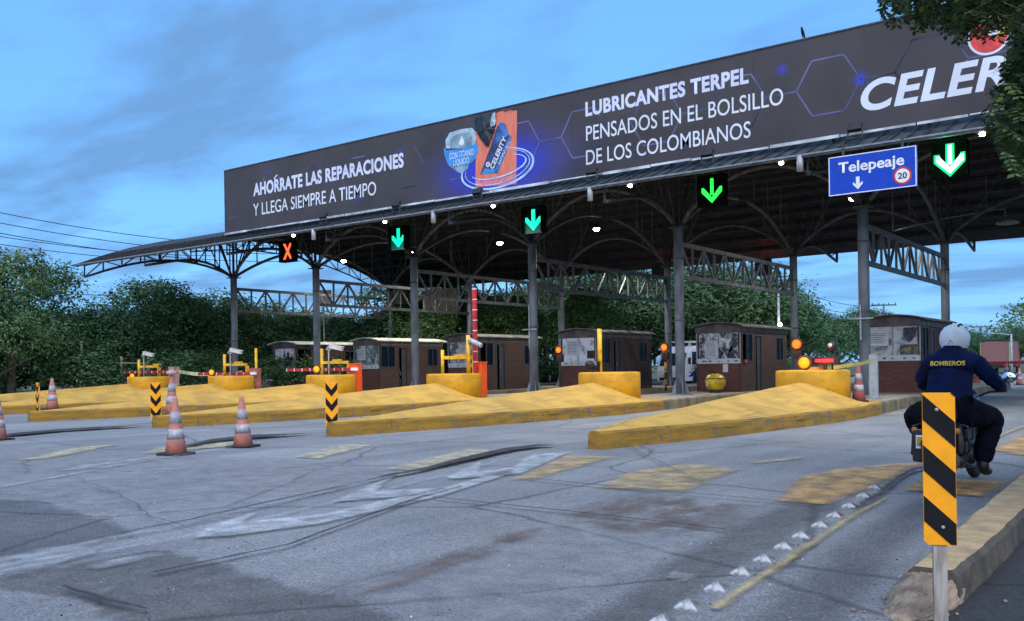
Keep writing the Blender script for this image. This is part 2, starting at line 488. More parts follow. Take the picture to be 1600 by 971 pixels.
def asphalt(name, c_dark, c_mid, c_light, tan, patch=0.22):
    m = bpy.data.materials.new(name); m.use_nodes = True
    t = m.node_tree; b = t.nodes['Principled BSDF']
    b.inputs['Specular IOR Level'].default_value = 0.35
    tcn = t.nodes.new('ShaderNodeTexCoord')
    def nz(scale, detail=6, rough=0.6, stretch=(1, 1, 1), loc=(0, 0, 0), rot=0):
        mp_ = t.nodes.new('ShaderNodeMapping'); mp_.inputs['Scale'].default_value = stretch; mp_.inputs['Location'].default_value = loc
        mp_.inputs['Rotation'].default_value = (0, 0, rot)
        t.links.new(tcn.outputs['Object'], mp_.inputs[0])
        n_ = t.nodes.new('ShaderNodeTexNoise'); n_.inputs['Scale'].default_value = scale
        n_.inputs['Detail'].default_value = detail; n_.inputs['Roughness'].default_value = rough
        t.links.new(mp_.outputs[0], n_.inputs['Vector']); return n_.outputs['Fac']
    def ramp(f, p0, p1, c0=(0, 0, 0), c1=(1, 1, 1)):
        r_ = t.nodes.new('ShaderNodeValToRGB')
        r_.color_ramp.elements[0].position = p0; r_.color_ramp.elements[1].position = p1
        r_.color_ramp.elements[0].color = (*c0, 1); r_.color_ramp.elements[1].color = (*c1, 1)
        t.links.new(f, r_.inputs[0]); return r_.outputs[0]
    def mix(f, a, c, mode='MIX'):
        x = t.nodes.new('ShaderNodeMixRGB'); x.blend_type = mode
        for k, v in enumerate((f, a, c)):
            if isinstance(v, (float, int)): x.inputs[k].default_value = v
            elif isinstance(v, tuple): x.inputs[k].default_value = (*v, 1)
            else: t.links.new(v, x.inputs[k])
        return x.outputs[0]
    base = ramp(nz(0.35, 7, 0.62), 0.38, 0.62, c_mid, c_light)
    streak = ramp(nz(0.9, 6, 0.6, (1.6, .16, 1)), 0.42, 0.66)
    base = mix(mix(1.0, streak, (0.5, 0.5, 0.5), 'MULTIPLY'), base, c_dark)
    dirt = ramp(nz(0.55, 8, 0.7, (1, .45, 1), (7, 3, 0)), 0.52, 0.74)
    base = mix(mix(1.0, dirt, (0.55, 0.55, 0.55), 'MULTIPLY'), base, tan)
    speck = ramp(nz(48, 5, 0.85), 0.40, 0.60, (0.45, 0.45, 0.45), (1.5, 1.5, 1.5))
    base = mix(0.95, base, speck, 'MULTIPLY')
    mid = ramp(nz(13, 8, 0.85), 0.40, 0.60, (0.72, 0.71, 0.70), (1.18, 1.18, 1.18))
    base = mix(0.9, base, mid, 'MULTIPLY')
    # fine cracks
    vo = t.nodes.new('ShaderNodeTexVoronoi'); vo.feature = 'DISTANCE_TO_EDGE'; vo.inputs['Scale'].default_value = 0.33
    mpv = t.nodes.new('ShaderNodeMapping'); t.links.new(tcn.outputs['Object'], mpv.inputs[0])
    dsp = t.nodes.new('ShaderNodeTexNoise'); dsp.inputs['Scale'].default_value = 1.4; dsp.inputs['Detail'].default_value = 6
    t.links.new(tcn.outputs['Object'], dsp.inputs['Vector'])
    mv = t.nodes.new('ShaderNodeMixRGB'); mv.inputs[0].default_value = 0.22
    t.links.new(mpv.outputs[0], mv.inputs[1]); t.links.new(dsp.outputs['Color'], mv.inputs[2])
    t.links.new(mv.outputs[0], vo.inputs['Vector'])
    ck = ramp(vo.outputs['Distance'], 0.003, 0.011, (0.3, 0.3, 0.3), (1, 1, 1))
    base = mix(0.7, base, ck, 'MULTIPLY')
    t.links.new(base, b.inputs['Base Color'])
    rg = ramp(nz(0.5, 5, 0.6), 0.35, 0.7, (0.62,) * 3, (0.86,) * 3)
    t.links.new(rg, b.inputs['Roughness'])
    bp = t.nodes.new('ShaderNodeBump'); bp.inputs['Strength'].default_value = 0.8; bp.inputs['Distance'].default_value = 0.016
    t.links.new(nz(55, 6, 0.75), bp.inputs['Height']); t.links.new(bp.outputs[0], b.inputs['Normal'])
    return m

M['ground'] = mat('dry_ground', (0.11, 0.10, 0.06), 0.95, scale=0.4, col2=(0.045, 0.06, 0.025), bump=0.4, bscale=8)
M['road'] = asphalt('worn_asphalt', (0.125, 0.127, 0.135), (0.205, 0.208, 0.215), (0.285, 0.287, 0.292), (0.23, 0.20, 0.17))
M['side_asphalt'] = asphalt('dark_asphalt', (0.026, 0.026, 0.027), (0.036, 0.036, 0.037), (0.050, 0.050, 0.051), (0.055, 0.05, 0.045))

g = MB().add([(-1500, -400, -0.02), (1500, -400, -0.02), (1500, 2500, -0.02), (-1500, 2500, -0.02)], [(0, 1, 2, 3)])
struct(g.build('ground', M['ground']))
g = MB()
nx, ny = 60, 120
def road_left(y): return -47.0 if y < 60 else -47.0 + min(33, (y - 60) * 0.9)
vs = []; fs = []
for j in range(ny + 1):
    y = -14 + (420 + 14) * (j / ny) ** 1.6
    for i in range(nx + 1):
        vs.append((road_left(y) + (-1.3 - road_left(y)) * i / nx, y, 0.0))
for j in range(ny):
    for i in range(nx):
        a = j * (nx + 1) + i
        fs.append((a, a + 1, a + nx + 2, a + nx + 1))
g.add(vs, fs)
struct(g.build('road', M['road']))
g = MB().add([(-1.28, -14, -0.004), (5.5, -14, -0.004), (5.5, 90, -0.004), (-1.28, 90, -0.004)], [(0, 1, 2, 3)])
struct(g.build('pavement', M['side_asphalt']))

# ---- right kerb with its crumbled near end
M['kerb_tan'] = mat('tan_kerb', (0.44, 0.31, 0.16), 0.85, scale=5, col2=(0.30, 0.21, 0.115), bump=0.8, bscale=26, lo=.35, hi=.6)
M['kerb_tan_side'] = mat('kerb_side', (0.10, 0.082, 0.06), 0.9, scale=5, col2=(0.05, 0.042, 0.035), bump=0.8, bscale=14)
M['rubble'] = mat('broken_concrete', (0.30, 0.225, 0.16), 0.95, scale=7, col2=(0.13, 0.10, 0.075), bump=1.0, bscale=22)
kl = [(5.62, -1.36, -1.10), (6.2, -1.38, -1.09), (8.2, -1.44, -1.10), (10.5, -1.50, -1.12), (14, -1.58, -1.16), (22, -1.72, -1.24), (60, -2.2, -1.7)]
g = MB()
rows = []
for k in range(len(kl) - 1):
    n = 34 if k < 4 else 8
    for q in range(n):
        t_ = q / n
        rows.append(tuple(kl[k][j] * (1 - t_) + kl[k + 1][j] * t_ for j in range(3)))
rows.append(kl[-1])
vs = []; fs = []; mi = []
for (y, xa, xb) in rows:
    j1 = 0.022 * mnoise.noise(Vector((0, y * 2.1, 0))) + .012 * mnoise.noise(Vector((3, y * 9, 0)))
    j2 = 0.014 * mnoise.noise(Vector((7, y * 1.9, 0))) + .009 * mnoise.noise(Vector((3, y * 11, 4)))
    h = 0.175 + 0.010 * mnoise.noise(Vector((1, y * 1.5, 9)))
    vs += [(xa + j1 - .02, y, -0.02), (xa + j1, y, h - .03), (xa + j1 + .035, y, h), (xb + j2 - .03, y, h), (xb + j2, y, h - .035), (xb + j2 + .02, y, -0.02)]
for k in range(len(rows) - 1):
    for q in range(5):
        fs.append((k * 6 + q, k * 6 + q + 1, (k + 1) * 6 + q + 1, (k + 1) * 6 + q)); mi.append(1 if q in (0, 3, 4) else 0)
o = len(g.v)
for f, m_ in zip(fs, mi): pass
g.v = vs; g.f = [list(f) for f in fs]; g.mi = mi; g.sm = [False] * len(fs)
g.f.append([0, 1, 2, 3, 4, 5]); g.mi.append(1); g.sm.append(False)
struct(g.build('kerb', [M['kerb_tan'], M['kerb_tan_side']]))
# crumbled end: an irregular mound of concrete
g = MB()
n, mrows = 96, 34
vs = []; fs = []
for j in range(mrows):
    t_ = j / (mrows - 1)
    for k in range(n):
        a = 2 * math.pi * k / n
        rr = (1 - t_) ** 0.8 if j < mrows - 1 else 0.02
        ky = 0.60 if math.sin(a) < 0 else 0.16
        x = -1.27 + math.cos(a) * 0.18 * (.55 + .45 * rr) * (1 if rr > .3 else rr / .3)
        y = 5.62 + math.sin(a) * ky * rr + 0.06 * t_
        z = 0.160 * (t_ ** 0.95)
        p_ = Vector((x, y, z))
        nn = mnoise.noise(p_ * 9); n2 = mnoise.noise(p_ * 24); n3 = mnoise.noise(p_ * 60); blk = mnoise.noise(p_ * 14) ; st_ = round(nn * 3) / 3
        f_ = 0 if j == 0 else 1
        vs.append((x + .035 * nn + .022 * n2 + .008 * n3, y + .05 * st_ + .02 * n2, max(-.01, z + (.03 * st_ + .022 * n2 + .010 * n3) * f_) if j else -.02))
for j in range(mrows - 1):
    for k in range(n):
        k2 = (k + 1) % n
        fs.append((j * n + k, j * n + k2, (j + 1) * n + k2, (j + 1) * n + k))
g.add(vs, fs); g.f.append([(mrows - 1) * n + k for k in range(n)]); g.mi.append(0); g.sm.append(False)
struct(g.build('kerb_rubble', M['rubble']))
g = MB()
for k in range(60):
    x = random.gauss(-1.28, .17); y = random.gauss(5.2, .35)
    if y > 5.9: continue
    r_ = random.uniform(.006, .022)
    g.lathe([(r_ * .7, 0), (r_, r_ * .5), (r_ * .5, r_ * 1.1)], 6, (x, y, 0), smooth=False)
struct(g.build('gravel', M['rubble']), 'stuff')

# ---- road markings, patches and joints: thin sheets 4 mm apart
SHEET_N = [0]
def sheet(name, polys, m, z, fade=0.12, rough=0.0):
    """polygons given in photograph pixels, dropped on the road as a fine grid; 'edge' is 0 at the rim, 1 inside"""
    SHEET_N[0] += 1
    z = z + SHEET_N[0] * 0.0006
    V = {}; vs = []; ed = []; fs = []
    for poly in polys:
        P = [Vector(at_z(x, y, 0)[:2]) for x, y in poly]
        x0 = min(p.x for p in P); x1 = max(p.x for p in P); y0 = min(p.y for p in P); y1 = max(p.y for p in P)
        st = max(.035, min(.2, fade * .55), max(x1 - x0, y1 - y0) / 150)
        nx_ = int((x1 - x0) / st) + 2; ny_ = int((y1 - y0) / st) + 2
        base = len(vs); idx = {}
        def val(p):
            q = p + Vector((mnoise.noise(Vector((p.x * 2.3, p.y * 2.3, 3.1))), mnoise.noise(Vector((p.x * 2.3, p.y * 2.3, 51.7))))) * min(.06, fade * .7)
            if rough: q = q + Vector((mnoise.noise(Vector((p.x * 9, p.y * 9, 8.1))) + .6 * mnoise.noise(Vector((p.x * 23, p.y * 23, 8.1))), mnoise.noise(Vector((p.x * 9, p.y * 9, 31.7))) + .6 * mnoise.noise(Vector((p.x * 23, p.y * 23, 3))))) * rough
            ins = False; dm = 9
            for k in range(len(P)):
                a, c_ = P[k], P[(k + 1) % len(P)]
                if (a.y > q.y) != (c_.y > q.y) and q.x < (c_.x - a.x) * (q.y - a.y) / (c_.y - a.y) + a.x: ins = not ins
                ab = c_ - a; L2 = ab.length_squared
                t_ = max(0, min(1, (q - a).dot(ab) / L2)) if L2 > 0 else 0
                dm = min(dm, (q - (a + ab * t_)).length)
            return min(1.0, dm / fade + .12) if ins else 0.0
        for j in range(ny_):
            for i in range(nx_):
                p = Vector((x0 + i * st, y0 + j * st)); idx[i, j] = len(vs); vs.append((p.x, p.y, z)); ed.append(val(p))
        for j in range(ny_ - 1):
            for i in range(nx_ - 1):
                q = (idx[i, j], idx[i + 1, j], idx[i + 1, j + 1], idx[i, j + 1])
                if any(ed[k] > 0 for k in q): fs.append(q)
    used = sorted({k for f in fs for k in f}); mp_ = {k: n for n, k in enumerate(used)}
    me = bpy.data.meshes.new(name); me.from_pydata([vs[k] for k in used], [], [tuple(mp_[k] for k in f) for f in fs])
    at = me.attributes.new('edge', 'FLOAT', 'POINT'); at.data.foreach_set('value', [ed[k] for k in used])
    me.materials.append(m)
    return struct(link(name, me))
def strip(name, pts, widths, m, z, jitter=0.02):
    SHEET_N[0] += 1
    z = z + SHEET_N[0] * 0.0006
    P = [Vector(at_z(x, y, 0)) for x, y in pts]
    vs = []; fs = []; ed = []
    Q = []; W = []
    for i in range(len(P) - 1):
        n = max(2, int((P[i + 1] - P[i]).length / 0.15)); n = min(60, n)
        for q in range(n):
            Q.append(P[i].lerp(P[i + 1], q / n)); W.append(widths[i] * (1 - q / n) + widths[i + 1] * q / n)
    Q.append(P[-1]); W.append(widths[-1])
    for i, p in enumerate(Q):
        d = (Q[min(i + 1, len(Q) - 1)] - Q[max(i - 1, 0)]); d.z = 0; d.normalize()
        nrm = Vector((-d.y, d.x, 0))
        c = p + nrm * jitter * mnoise.noise(Vector((p.x * 3, p.y * 3, 1)))
        wa = W[i] * (0.5 + 0.3 * mnoise.noise(Vector((p.x * 5, p.y * 5, 3))))
        vs += [c + nrm * wa, c, c - nrm * wa]; ed += [0.0, 1.0, 0.0]
    for i in range(len(Q) - 1):
        for j in (0, 1): fs.append((i * 3 + j, i * 3 + j + 1, i * 3 + j + 4, i * 3 + j + 3))
    me = bpy.data.meshes.new(name); me.from_pydata([(v[0], v[1], z) for v in vs], [], fs)
    at = me.attributes.new('edge', 'FLOAT', 'POINT'); at.data.foreach_set('value', ed)
    me.materials.append(m)
    bm = bmesh.new(); bm.from_mesh(me)
    for f in bm.faces:
        f.normal_update()
        if f.normal.z < 0: f.normal_flip()
    bm.to_mesh(me); bm.free()
    return struct(link(name, me))
W_dark = worn('dark_patch', (0.082, 0.083, 0.09), 0.76, 3.5, 0.3, strength=.5)
W_brown = worn('brown_patch', (0.105, 0.092, 0.086), 0.72, 3.0, 0.35, strength=.5)
W_dirt = worn('dirt_stain', (0.15, 0.10, 0.072), 0.52, 5.0, 0.2, stretch=(1, .35, 1), strength=.75)
W_white = worn('worn_white_paint', (0.46, 0.47, 0.48), 0.68, 7.0, 0.3, strength=.8)
W_white2 = worn('faint_white_paint', (0.42, 0.43, 0.44), 0.52, 6.0, 0.35, stretch=(1, .6, 1), strength=.7)
W_yel = worn('worn_yellow_paint', (0.52, 0.36, 0.17), 0.62, 3.0, 0.4, stretch=(1, .6, 1), strength=.85, fmin=.6)
W_line = worn('worn_line_paint', (0.48, 0.36, 0.14), 0.66, 6.0, 0.3, strength=.85)
W_tan = worn('faded_yellow_paint', (0.52, 0.44, 0.29), 0.62, 5.0, 0.35, strength=.9, fmin=.6)
W_or = worn('orange_dust_paint', (0.58, 0.33, 0.125), 0.66, 2.2, 0.45, stretch=(1, .5, 1), strength=1.0, fmin=.65)
W_crack = worn('joint_tar', (0.028, 0.024, 0.022), 0.68, 9.0, 0.2, strength=1.35, fmin=.5, stretch=(1, .5, 1))
W_crack2 = worn('thin_joint', (0.045, 0.042, 0.04), 0.68, 4.0, 0.2)
W_light = worn('pale_patch', (0.34, 0.335, 0.345), 0.62, 3.5, 0.2, strength=.4)
sheet('road_patch', [[(-60, 690), (300, 712), (560, 722), (640, 740), (500, 775), (330, 800), (210, 812), (130, 798), (60, 780), (-60, 772)]], W_light, .004, .2)
sheet('road_patch', [[(720, 870), (850, 815), (1100, 800), (1240, 775), (1150, 825), (980, 905), (860, 985), (640, 985), (600, 950), (480, 912)]], W_light, .004, .12)
sheet('road_patch', [[(-60, 776), (0, 780), (65, 783), (130, 803), (190, 818), (208, 838), (150, 852), (60, 866), (-60, 880)]], W_dark, .004, .07, .10)
sheet('road_patch', [[(-60, 912), (0, 905), (60, 892), (250, 858), (330, 877), (420, 903), (485, 925), (560, 940), (620, 962), (600, 1000), (200, 1000), (130, 940)]], W_brown, .004, .06, .09)
sheet('road_patch', [[(880, 985), (1000, 900), (1130, 826), (1250, 778), (1335, 785), (1200, 868), (1090, 935), (1040, 985)]], W_brown, .004, .15)
sheet('road_patch', [[(1130, 985), (1260, 880), (1400, 790), (1440, 775), (1500, 800), (1420, 860), (1340, 985)]], W_dark, .004, .2)
sheet('road_stain', [[(530, 938), (640, 885), (780, 835), (870, 822), (830, 845), (700, 897), (560, 942)]], W_dirt, .008, .12)
sheet('road_stain', [[(860, 800), (1000, 770), (1180, 790), (1150, 830), (960, 840)]], W_dirt, .008, .3)
sheet('lane_marking', [[(458, 716), (530, 696), (585, 697), (500, 719)], [(600, 735), (735, 702), (795, 706), (660, 738)],
                       [(215, 712), (250, 700), (400, 686), (370, 698)], [(20, 722), (120, 700), (190, 695), (90, 716)]], W_tan, .012, .10)
sheet('lane_marking', [[(795, 752), (885, 712), (965, 716), (835, 752)], [(930, 765), (985, 738), (1075, 726), (1160, 735), (1120, 752), (1070, 772)],
                       [(1165, 724), (1262, 713), (1258, 719), (1185, 727)]], W_yel, .012, .12)
sheet('lane_marking', [[(1208, 787), (1250, 747), (1300, 735), (1450, 722), (1385, 755), (1300, 792)], [(1412, 768), (1440, 748), (1575, 755), (1540, 780)]], W_or, .012, .12)
sheet('lane_marking', [[(1540, 705), (1600, 676), (1640, 670), (1640, 720)]], W_or, .012, .2)
sheet('lane_marking', [[(300, 845), (325, 826), (412, 800), (380, 819), (500, 808), (700, 763), (805, 733), (800, 743), (690, 779), (500, 823), (360, 842)],
                       [(518, 788), (548, 774), (622, 743), (588, 770), (702, 765), (648, 778)],
                       [(697, 748), (757, 720), (748, 740), (800, 733), (832, 712), (892, 709), (815, 743), (705, 752)]], W_white, .016, .035)
sheet('lane_marking', [[(93, 738), (212, 713), (150, 727), (265, 713), (165, 734)], [(-40, 890), (60, 862), (172, 848), (150, 870), (60, 895), (-40, 912)],
                       [(130, 888), (248, 866), (256, 873), (150, 897)], [(150, 930), (190, 915), (140, 950)]], W_white2, .016, .05)
sheet('lane_marking', [[(1038, 908), (1052, 897), (1088, 904), (1070, 916)]], W_white2, .016, .02)
strip('lane_marking', [(-60, 778), (0, 764), (240, 720), (420, 692)], [.22, .2, .18, .12], W_white2, .016)
strip('lane_marking', [(60, 868), (300, 822), (560, 760)], [.18, .2, .1], W_white2, .016)
strip('lane_marking', [(1115, 958), (1230, 880), (1335, 808), (1385, 782)], [.10, .10, .10, .06], W_line, .016)
strip('lane_marking', [(1520, 700), (1600, 668), (1700, 632)], [.10, .16, .2], W_line, .020)
strip('lane_marking', [(820, 712), (700, 745), (330, 835), (100, 880)], [.05, .08, .08, .06], W_white2, .020)
strip('joint', [(100, 858), (300, 818), (550, 760)], [.02, .03, .05], W_crack2, .024)
strip('joint', [(240, 903), (450, 858), (655, 782), (720, 765)], [.06, .06, .06, .04], W_crack, .024)
strip('joint', [(675, 782), (900, 806), (1135, 834)], [.05, .055, .05], W_crack, .024, .02)
strip('joint', [(825, 752), (1000, 769), (1310, 797)], [.07, .08, .06], W_crack2, .024)
strip('joint', [(700, 680), (1000, 716), (1230, 732)], [.02, .03, .03], W_crack2, .024)
sheet('joint', [[(540, 764), (605, 747), (660, 736), (730, 717), (790, 704), (835, 698.5), (872, 699.5), (838, 702), (800, 708), (735, 723), (660, 740), (606, 750)]], W_crack, .028, .02, .035)
sheet('joint', [[(1325, 806), (1372, 774), (1402, 749), (1425, 737), (1460, 731), (1462, 735), (1432, 740), (1410, 751), (1380, 778), (1340, 802)]], W_crack, .028, .02, .03)
sheet('joint', [[(-40, 687), (30, 679), (90, 674), (150, 670), (238, 667), (160, 672), (100, 676), (40, 682)]], W_crack, .028, .02, .06)
sheet('joint', [[(245, 712), (292, 699), (330, 690), (385, 683), (498, 680), (440, 684), (392, 688), (335, 694), (290, 702)]], W_crack, .028, .02, .06)
strip('joint', [(95, 925), (135, 940), (165, 948), (232, 962)], [.03, .09, .12, .03], W_crack, .024, .05)
strip('joint', [(545, 764), (420, 790), (300, 818), (180, 842)], [.06, .05, .05, .03], W_crack, .024, .03)
strip('joint', [(930, 668), (1010, 716), (1100, 760)], [.03, .04, .02], W_crack2, .024)
strip('joint', [(1150, 690), (1300, 700), (1440, 706)], [.05, .05, .05], W_crack2, .024)
strip('joint', [(80, 735), (190, 780), (240, 815), (400, 862)], [.02, .03, .03, .01], W_crack2, .024, .06)
strip('joint', [(1225, 832), (1300, 800), (1340, 770)], [.01, .02, .02], W_crack2, .020)
strip('joint', [(430, 971), (520, 930), (700, 880)], [.01, .02, .01], W_crack2, .020)
g = MB()
for k in range(170):
    px_, py_ = random.uniform(0, 1420), random.uniform(690, 970)
    x, y, _ = at_z(px_, py_)
    r_ = random.uniform(.003, .008)
    g.lathe([(r_, 0), (r_ * .8, r_ * .7), (r_ * .2, r_)], 5, (x, y, 0.0), smooth=False, mi=random.choice((0, 0, 0, 0, 1)))
struct(g.build('grit', [M['rubber'], M['offwhite']]), 'stuff')

# ================================================================== TOLL ISLANDS
ISL_W = [(12.72, .50), (12.9, .54), (13.3, .62), (14.2, .80), (15.4, 1.08), (17.7, 1.38), (20, 1.62), (22, 1.78), (24, 1.72), (26, 1.55), (28.4, 1.42), (34, 1.40), (42, 1.40), (47.2, 1.35), (48.6, 1.0), (49.2, .5)]
def iw(y):
    for (a, wa), (b_, wb) in zip(ISL_W, ISL_W[1:]):
        if a <= y <= b_: return wa + (wb - wa) * (y - a) / (b_ - a)
    return .3
def icx(y): return .40 * max(0.0, 1 - max(0.0, y - 12.72) / 6.5)     # the nose leans to the right lane
isl_names = ['yellow traffic island farthest left, its nose outside the picture',
             'yellow traffic island with a cone and an edge-on chevron marker at its nose',
             'yellow traffic island behind the overlapping cones, with the left orange barrier box',
             'yellow traffic island behind the central chevron marker, with the right orange barrier box',
             'yellow traffic island whose drum carries a single upright yellow post',
             'nearest yellow traffic island, bare blunt nose, amber lamp and red bar on its drum']
for i, X in enumerate(XI):
    seed = i * 17.3
    t = thing('traffic_island', isl_names[i], 'traffic island', (X, 0, 0), group='toll plaza islands')
    ys = [12.72, 12.8, 12.9, 13.05, 13.3, 13.7] + [14.2 + .33 * k for k in range(36)]
    # kerb with slightly broken arris
    g = MB(); vs = []; fs = []
    kinds = []
    yy_ = ys + [26.4 + 0.8 * k for k in range(1, 27)] + [48.0, 48.6, 49.2]
    for y in yy_:
        cx_ = icx(y); w = max(.11, iw(y) - cx_)
        for sgn in (-1, 1):
            n1_ = mnoise.noise(Vector((y * 1.3, sgn * 3, seed))); n2_ = mnoise.noise(Vector((y * 5, sgn * 3, seed)))
            chip = .03 * max(0, n2_) + .02 * n1_
            h = 0.30 + .012 * n1_
            vs += [(cx_ + sgn * (w + .03), y, -.02), (cx_ + sgn * (w + .012 - chip * .3), y, h - .05), (cx_ + sgn * (w - .02 - chip), y, h - .008), (cx_ + sgn * max(.01, w - .14), y, h)]
    for k in range(len(yy_) - 1):
        far = yy_[k] > 24.6
        for sd in (0, 4):
            for q in range(3):
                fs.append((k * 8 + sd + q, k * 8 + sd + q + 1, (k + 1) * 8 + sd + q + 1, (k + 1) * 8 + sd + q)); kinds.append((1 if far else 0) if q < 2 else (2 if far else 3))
    for q in range(3):
        fs.append((q, q + 1, 4 + q + 1, 4 + q)); kinds.append(0)
        e = (len(yy_) - 1) * 8
        fs.append((e + q, e + q + 1, e + 4 + q + 1, e + 4 + q)); kinds.append(1)
    g.v = vs; g.f = [list(f) for f in fs]; g.mi = kinds; g.sm = [False] * len(fs)
    yj = 13.6 + (i * .37) % 1
    while yj < 24.2:                     # casting joints between kerb segments
        for sgn in (-1, 1):
            wj = iw(yj) - icx(yj); g.bar((icx(yj) + sgn * (wj + .031), yj, .0), (icx(yj) + sgn * (wj + .012), yj, .262), .014, .010, 1)
        yj += 1.9 + .3 * math.sin(yj * 5)
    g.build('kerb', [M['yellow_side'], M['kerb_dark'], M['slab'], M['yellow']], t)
    # sloped nose
    g = MB(); vs = []; fs = []
    cols = 12
    for y in ys:
        cx_ = icx(y); w = max(.01, max(.11, iw(y) - cx_) - .14)
        zr = 0.30 + 0.55 * max(0.0, (y - 12.9) / 10.6)
        if y > 23.5: zr = max(.31, .85 - (y - 23.5) * .55)
        for c in range(cols + 1):
            u = -1 + 2 * c / cols
            z = .30 + (zr - .30) * (1 - abs(u) ** 1.25)
            z += .012 * mnoise.noise(Vector((u * w * 1.5, y * 1.5, seed))) * (1 - abs(u))
            vs.append((cx_ + u * w, y, z))
    for k in range(len(ys) - 1):
        for c in range(cols):
            a = k * (cols + 1) + c
            fs.append((a, a + 1, a + cols + 2, a + cols + 1))
    g.add(vs, fs, 0, True)
    g.build('sloped_nose', M['yellow'], t)
    # concrete slab behind the drum
    g = MB(); vs = []; fs = []
    y2 = [ys[-1]] + [26.4 + 0.8 * k for k in range(1, 27)] + [48.0, 48.6, 49.2]
    for y in y2:
        w = iw(y) - .14
        vs += [(-w, y, .301), (w, y, .301)]
    for k in range(len(y2) - 1): fs.append((2 * k, 2 * k + 1, 2 * k + 3, 2 * k + 2))
    g.add(vs, fs); g.build('slab', M['slab'], t)
    # crash drum: a squat concrete cylinder
    g = MB()
    prof = [(.95, .1), (.95, 1.10), (.93, 1.14), (.86, 1.155), (.0, 1.15)]
    g.lathe(prof, 40, (0, 24.42, 0))
    g.build('crash_drum', M['yellow_drum'], t)
    t['i'] = i
    del t['i']

# ================================================================== CANOPY
def roof_z(y): return 9.32 - 0.0187 * (y - 35.6) ** 2
RX0, RX1, RY0, RY1 = -45.4, 5.0, 24.15, 47.0
canopy = thing('toll_canopy', 'long dark arched steel canopy on columns spanning all toll lanes', 'canopy', (0, 0, 0))
g = MB(); vs = []; fs = []
nyr = 40
nr = 120
for j in range(nyr + 1):
    y = RY0 + (RY1 - RY0) * j / nyr
    for i in range(nr + 1):
        x = RX0 + (RX1 - RX0) * i / nr
        vs.append((x, y, roof_z(y)))
for j in range(nyr):
    for i in range(nr):
        a = j * (nr + 1) + i; fs.append((a, a + 1, a + nr + 2, a + nr + 1))
g.add(vs, fs, 0, True)
roof_mb = g
g = MB()
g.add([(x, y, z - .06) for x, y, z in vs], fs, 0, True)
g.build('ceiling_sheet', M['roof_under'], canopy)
x = RX0 + .2                       # standing seams near the eave are part of the sheet
while x < RX1:
    pts = [(x, RY0 + 1.6 * k / 4, roof_z(RY0 + 1.6 * k / 4) + .02) for k in range(5)]
    for a, b_ in zip(pts, pts[1:]): roof_mb.bar(a, b_, .035, .05, 1)
    x += 0.42
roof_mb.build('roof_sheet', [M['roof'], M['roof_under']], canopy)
# eave gutter and verge
g = MB()
g.box(RX0, RX1, RY0 - .10, RY0 - .003, roof_z(RY0) - .11, roof_z(RY0) - .02)
g.build('eave_gutter', M['steel_dark'], canopy)
g = MB()
g.box(RX0, RX1, RY0 - .115, RY0 - .102, roof_z(RY0) - .055, roof_z(RY0) - .01)
g.build('eave_trim', mat('eave_trim', (0.20, 0.23, 0.26), 0.5), canopy)
g = MB()
pts = [(RX0 - .04, RY0 + (RY1 - RY0) * k / 24, roof_z(RY0 + (RY1 - RY0) * k / 24) - .05) for k in range(25)]
for a, b_ in zip(pts, pts[1:]): g.bar(a, b_, .06, .16)
g.bar((RX0 - .5, RY0 - .05, roof_z(RY0) - .02), (RX0 + .1, RY0 - .05, roof_z(RY0) + .0), .1, .03)
g.build('verge', M['steel_dark'], canopy)
for j in range(1, 19):
    y = RY0 + (RY1 - RY0) * j / 19
    g = MB(); g.box(RX0 + .02, RX1, y - .035, y + .035, roof_z(y) - .24, roof_z(y) - .075)
    g.build('purlin', M['purlin'], canopy)
for x in (-27.56, -21.34, -14.92, -8.4):
    g = MB(); g.tube([(x, RY0 - .05, 6.82), (x, RY0 - .05, 6.42)], .085, 12)
    g.build('downspout', M['pipe'], canopy)

def truss_y(x, y0, y1, zb, zt, parent):
    g = MB()
    g.bar((x, y0, zt), (x, y1, zt), .14, .14); g.bar((x, y0, zb), (x, y1, zb), .14, .14)
    n = 12
    for k in range(n + 1):
        y = y0 + (y1 - y0) * k / n
        g.bar((x, y, zb), (x, y, zt), .07)
    for k in range(n):
        ya = y0 + (y1 - y0) * k / n; yb = y0 + (y1 - y0) * (k + 1) / n
        if k % 2 == 0: g.bar((x, ya, zt), (x, yb, zb), .075)
        else: g.bar((x, ya, zb), (x, yb, zt), .075)
    return g.build('truss', M['truss'], parent)
def arch(p0, p1, z0, rise, r=.055, half=False, n=14):
    """curved tube from p0 rising towards p1 (x,y pairs)"""
    pts = []
    for k in range(n + 1):
        t_ = k / n
        if half: z = z0 + rise * math.sin(t_ * math.pi / 2) ** .9
        else: z = z0 + rise * math.sin(t_ * math.pi) ** .75
        pts.append((p0[0] + (p1[0] - p0[0]) * t_, p0[1] + (p1[1] - p0[1]) * t_, z))
    return pts
ZC = 6.11
cols_x = XI + [-1.0]
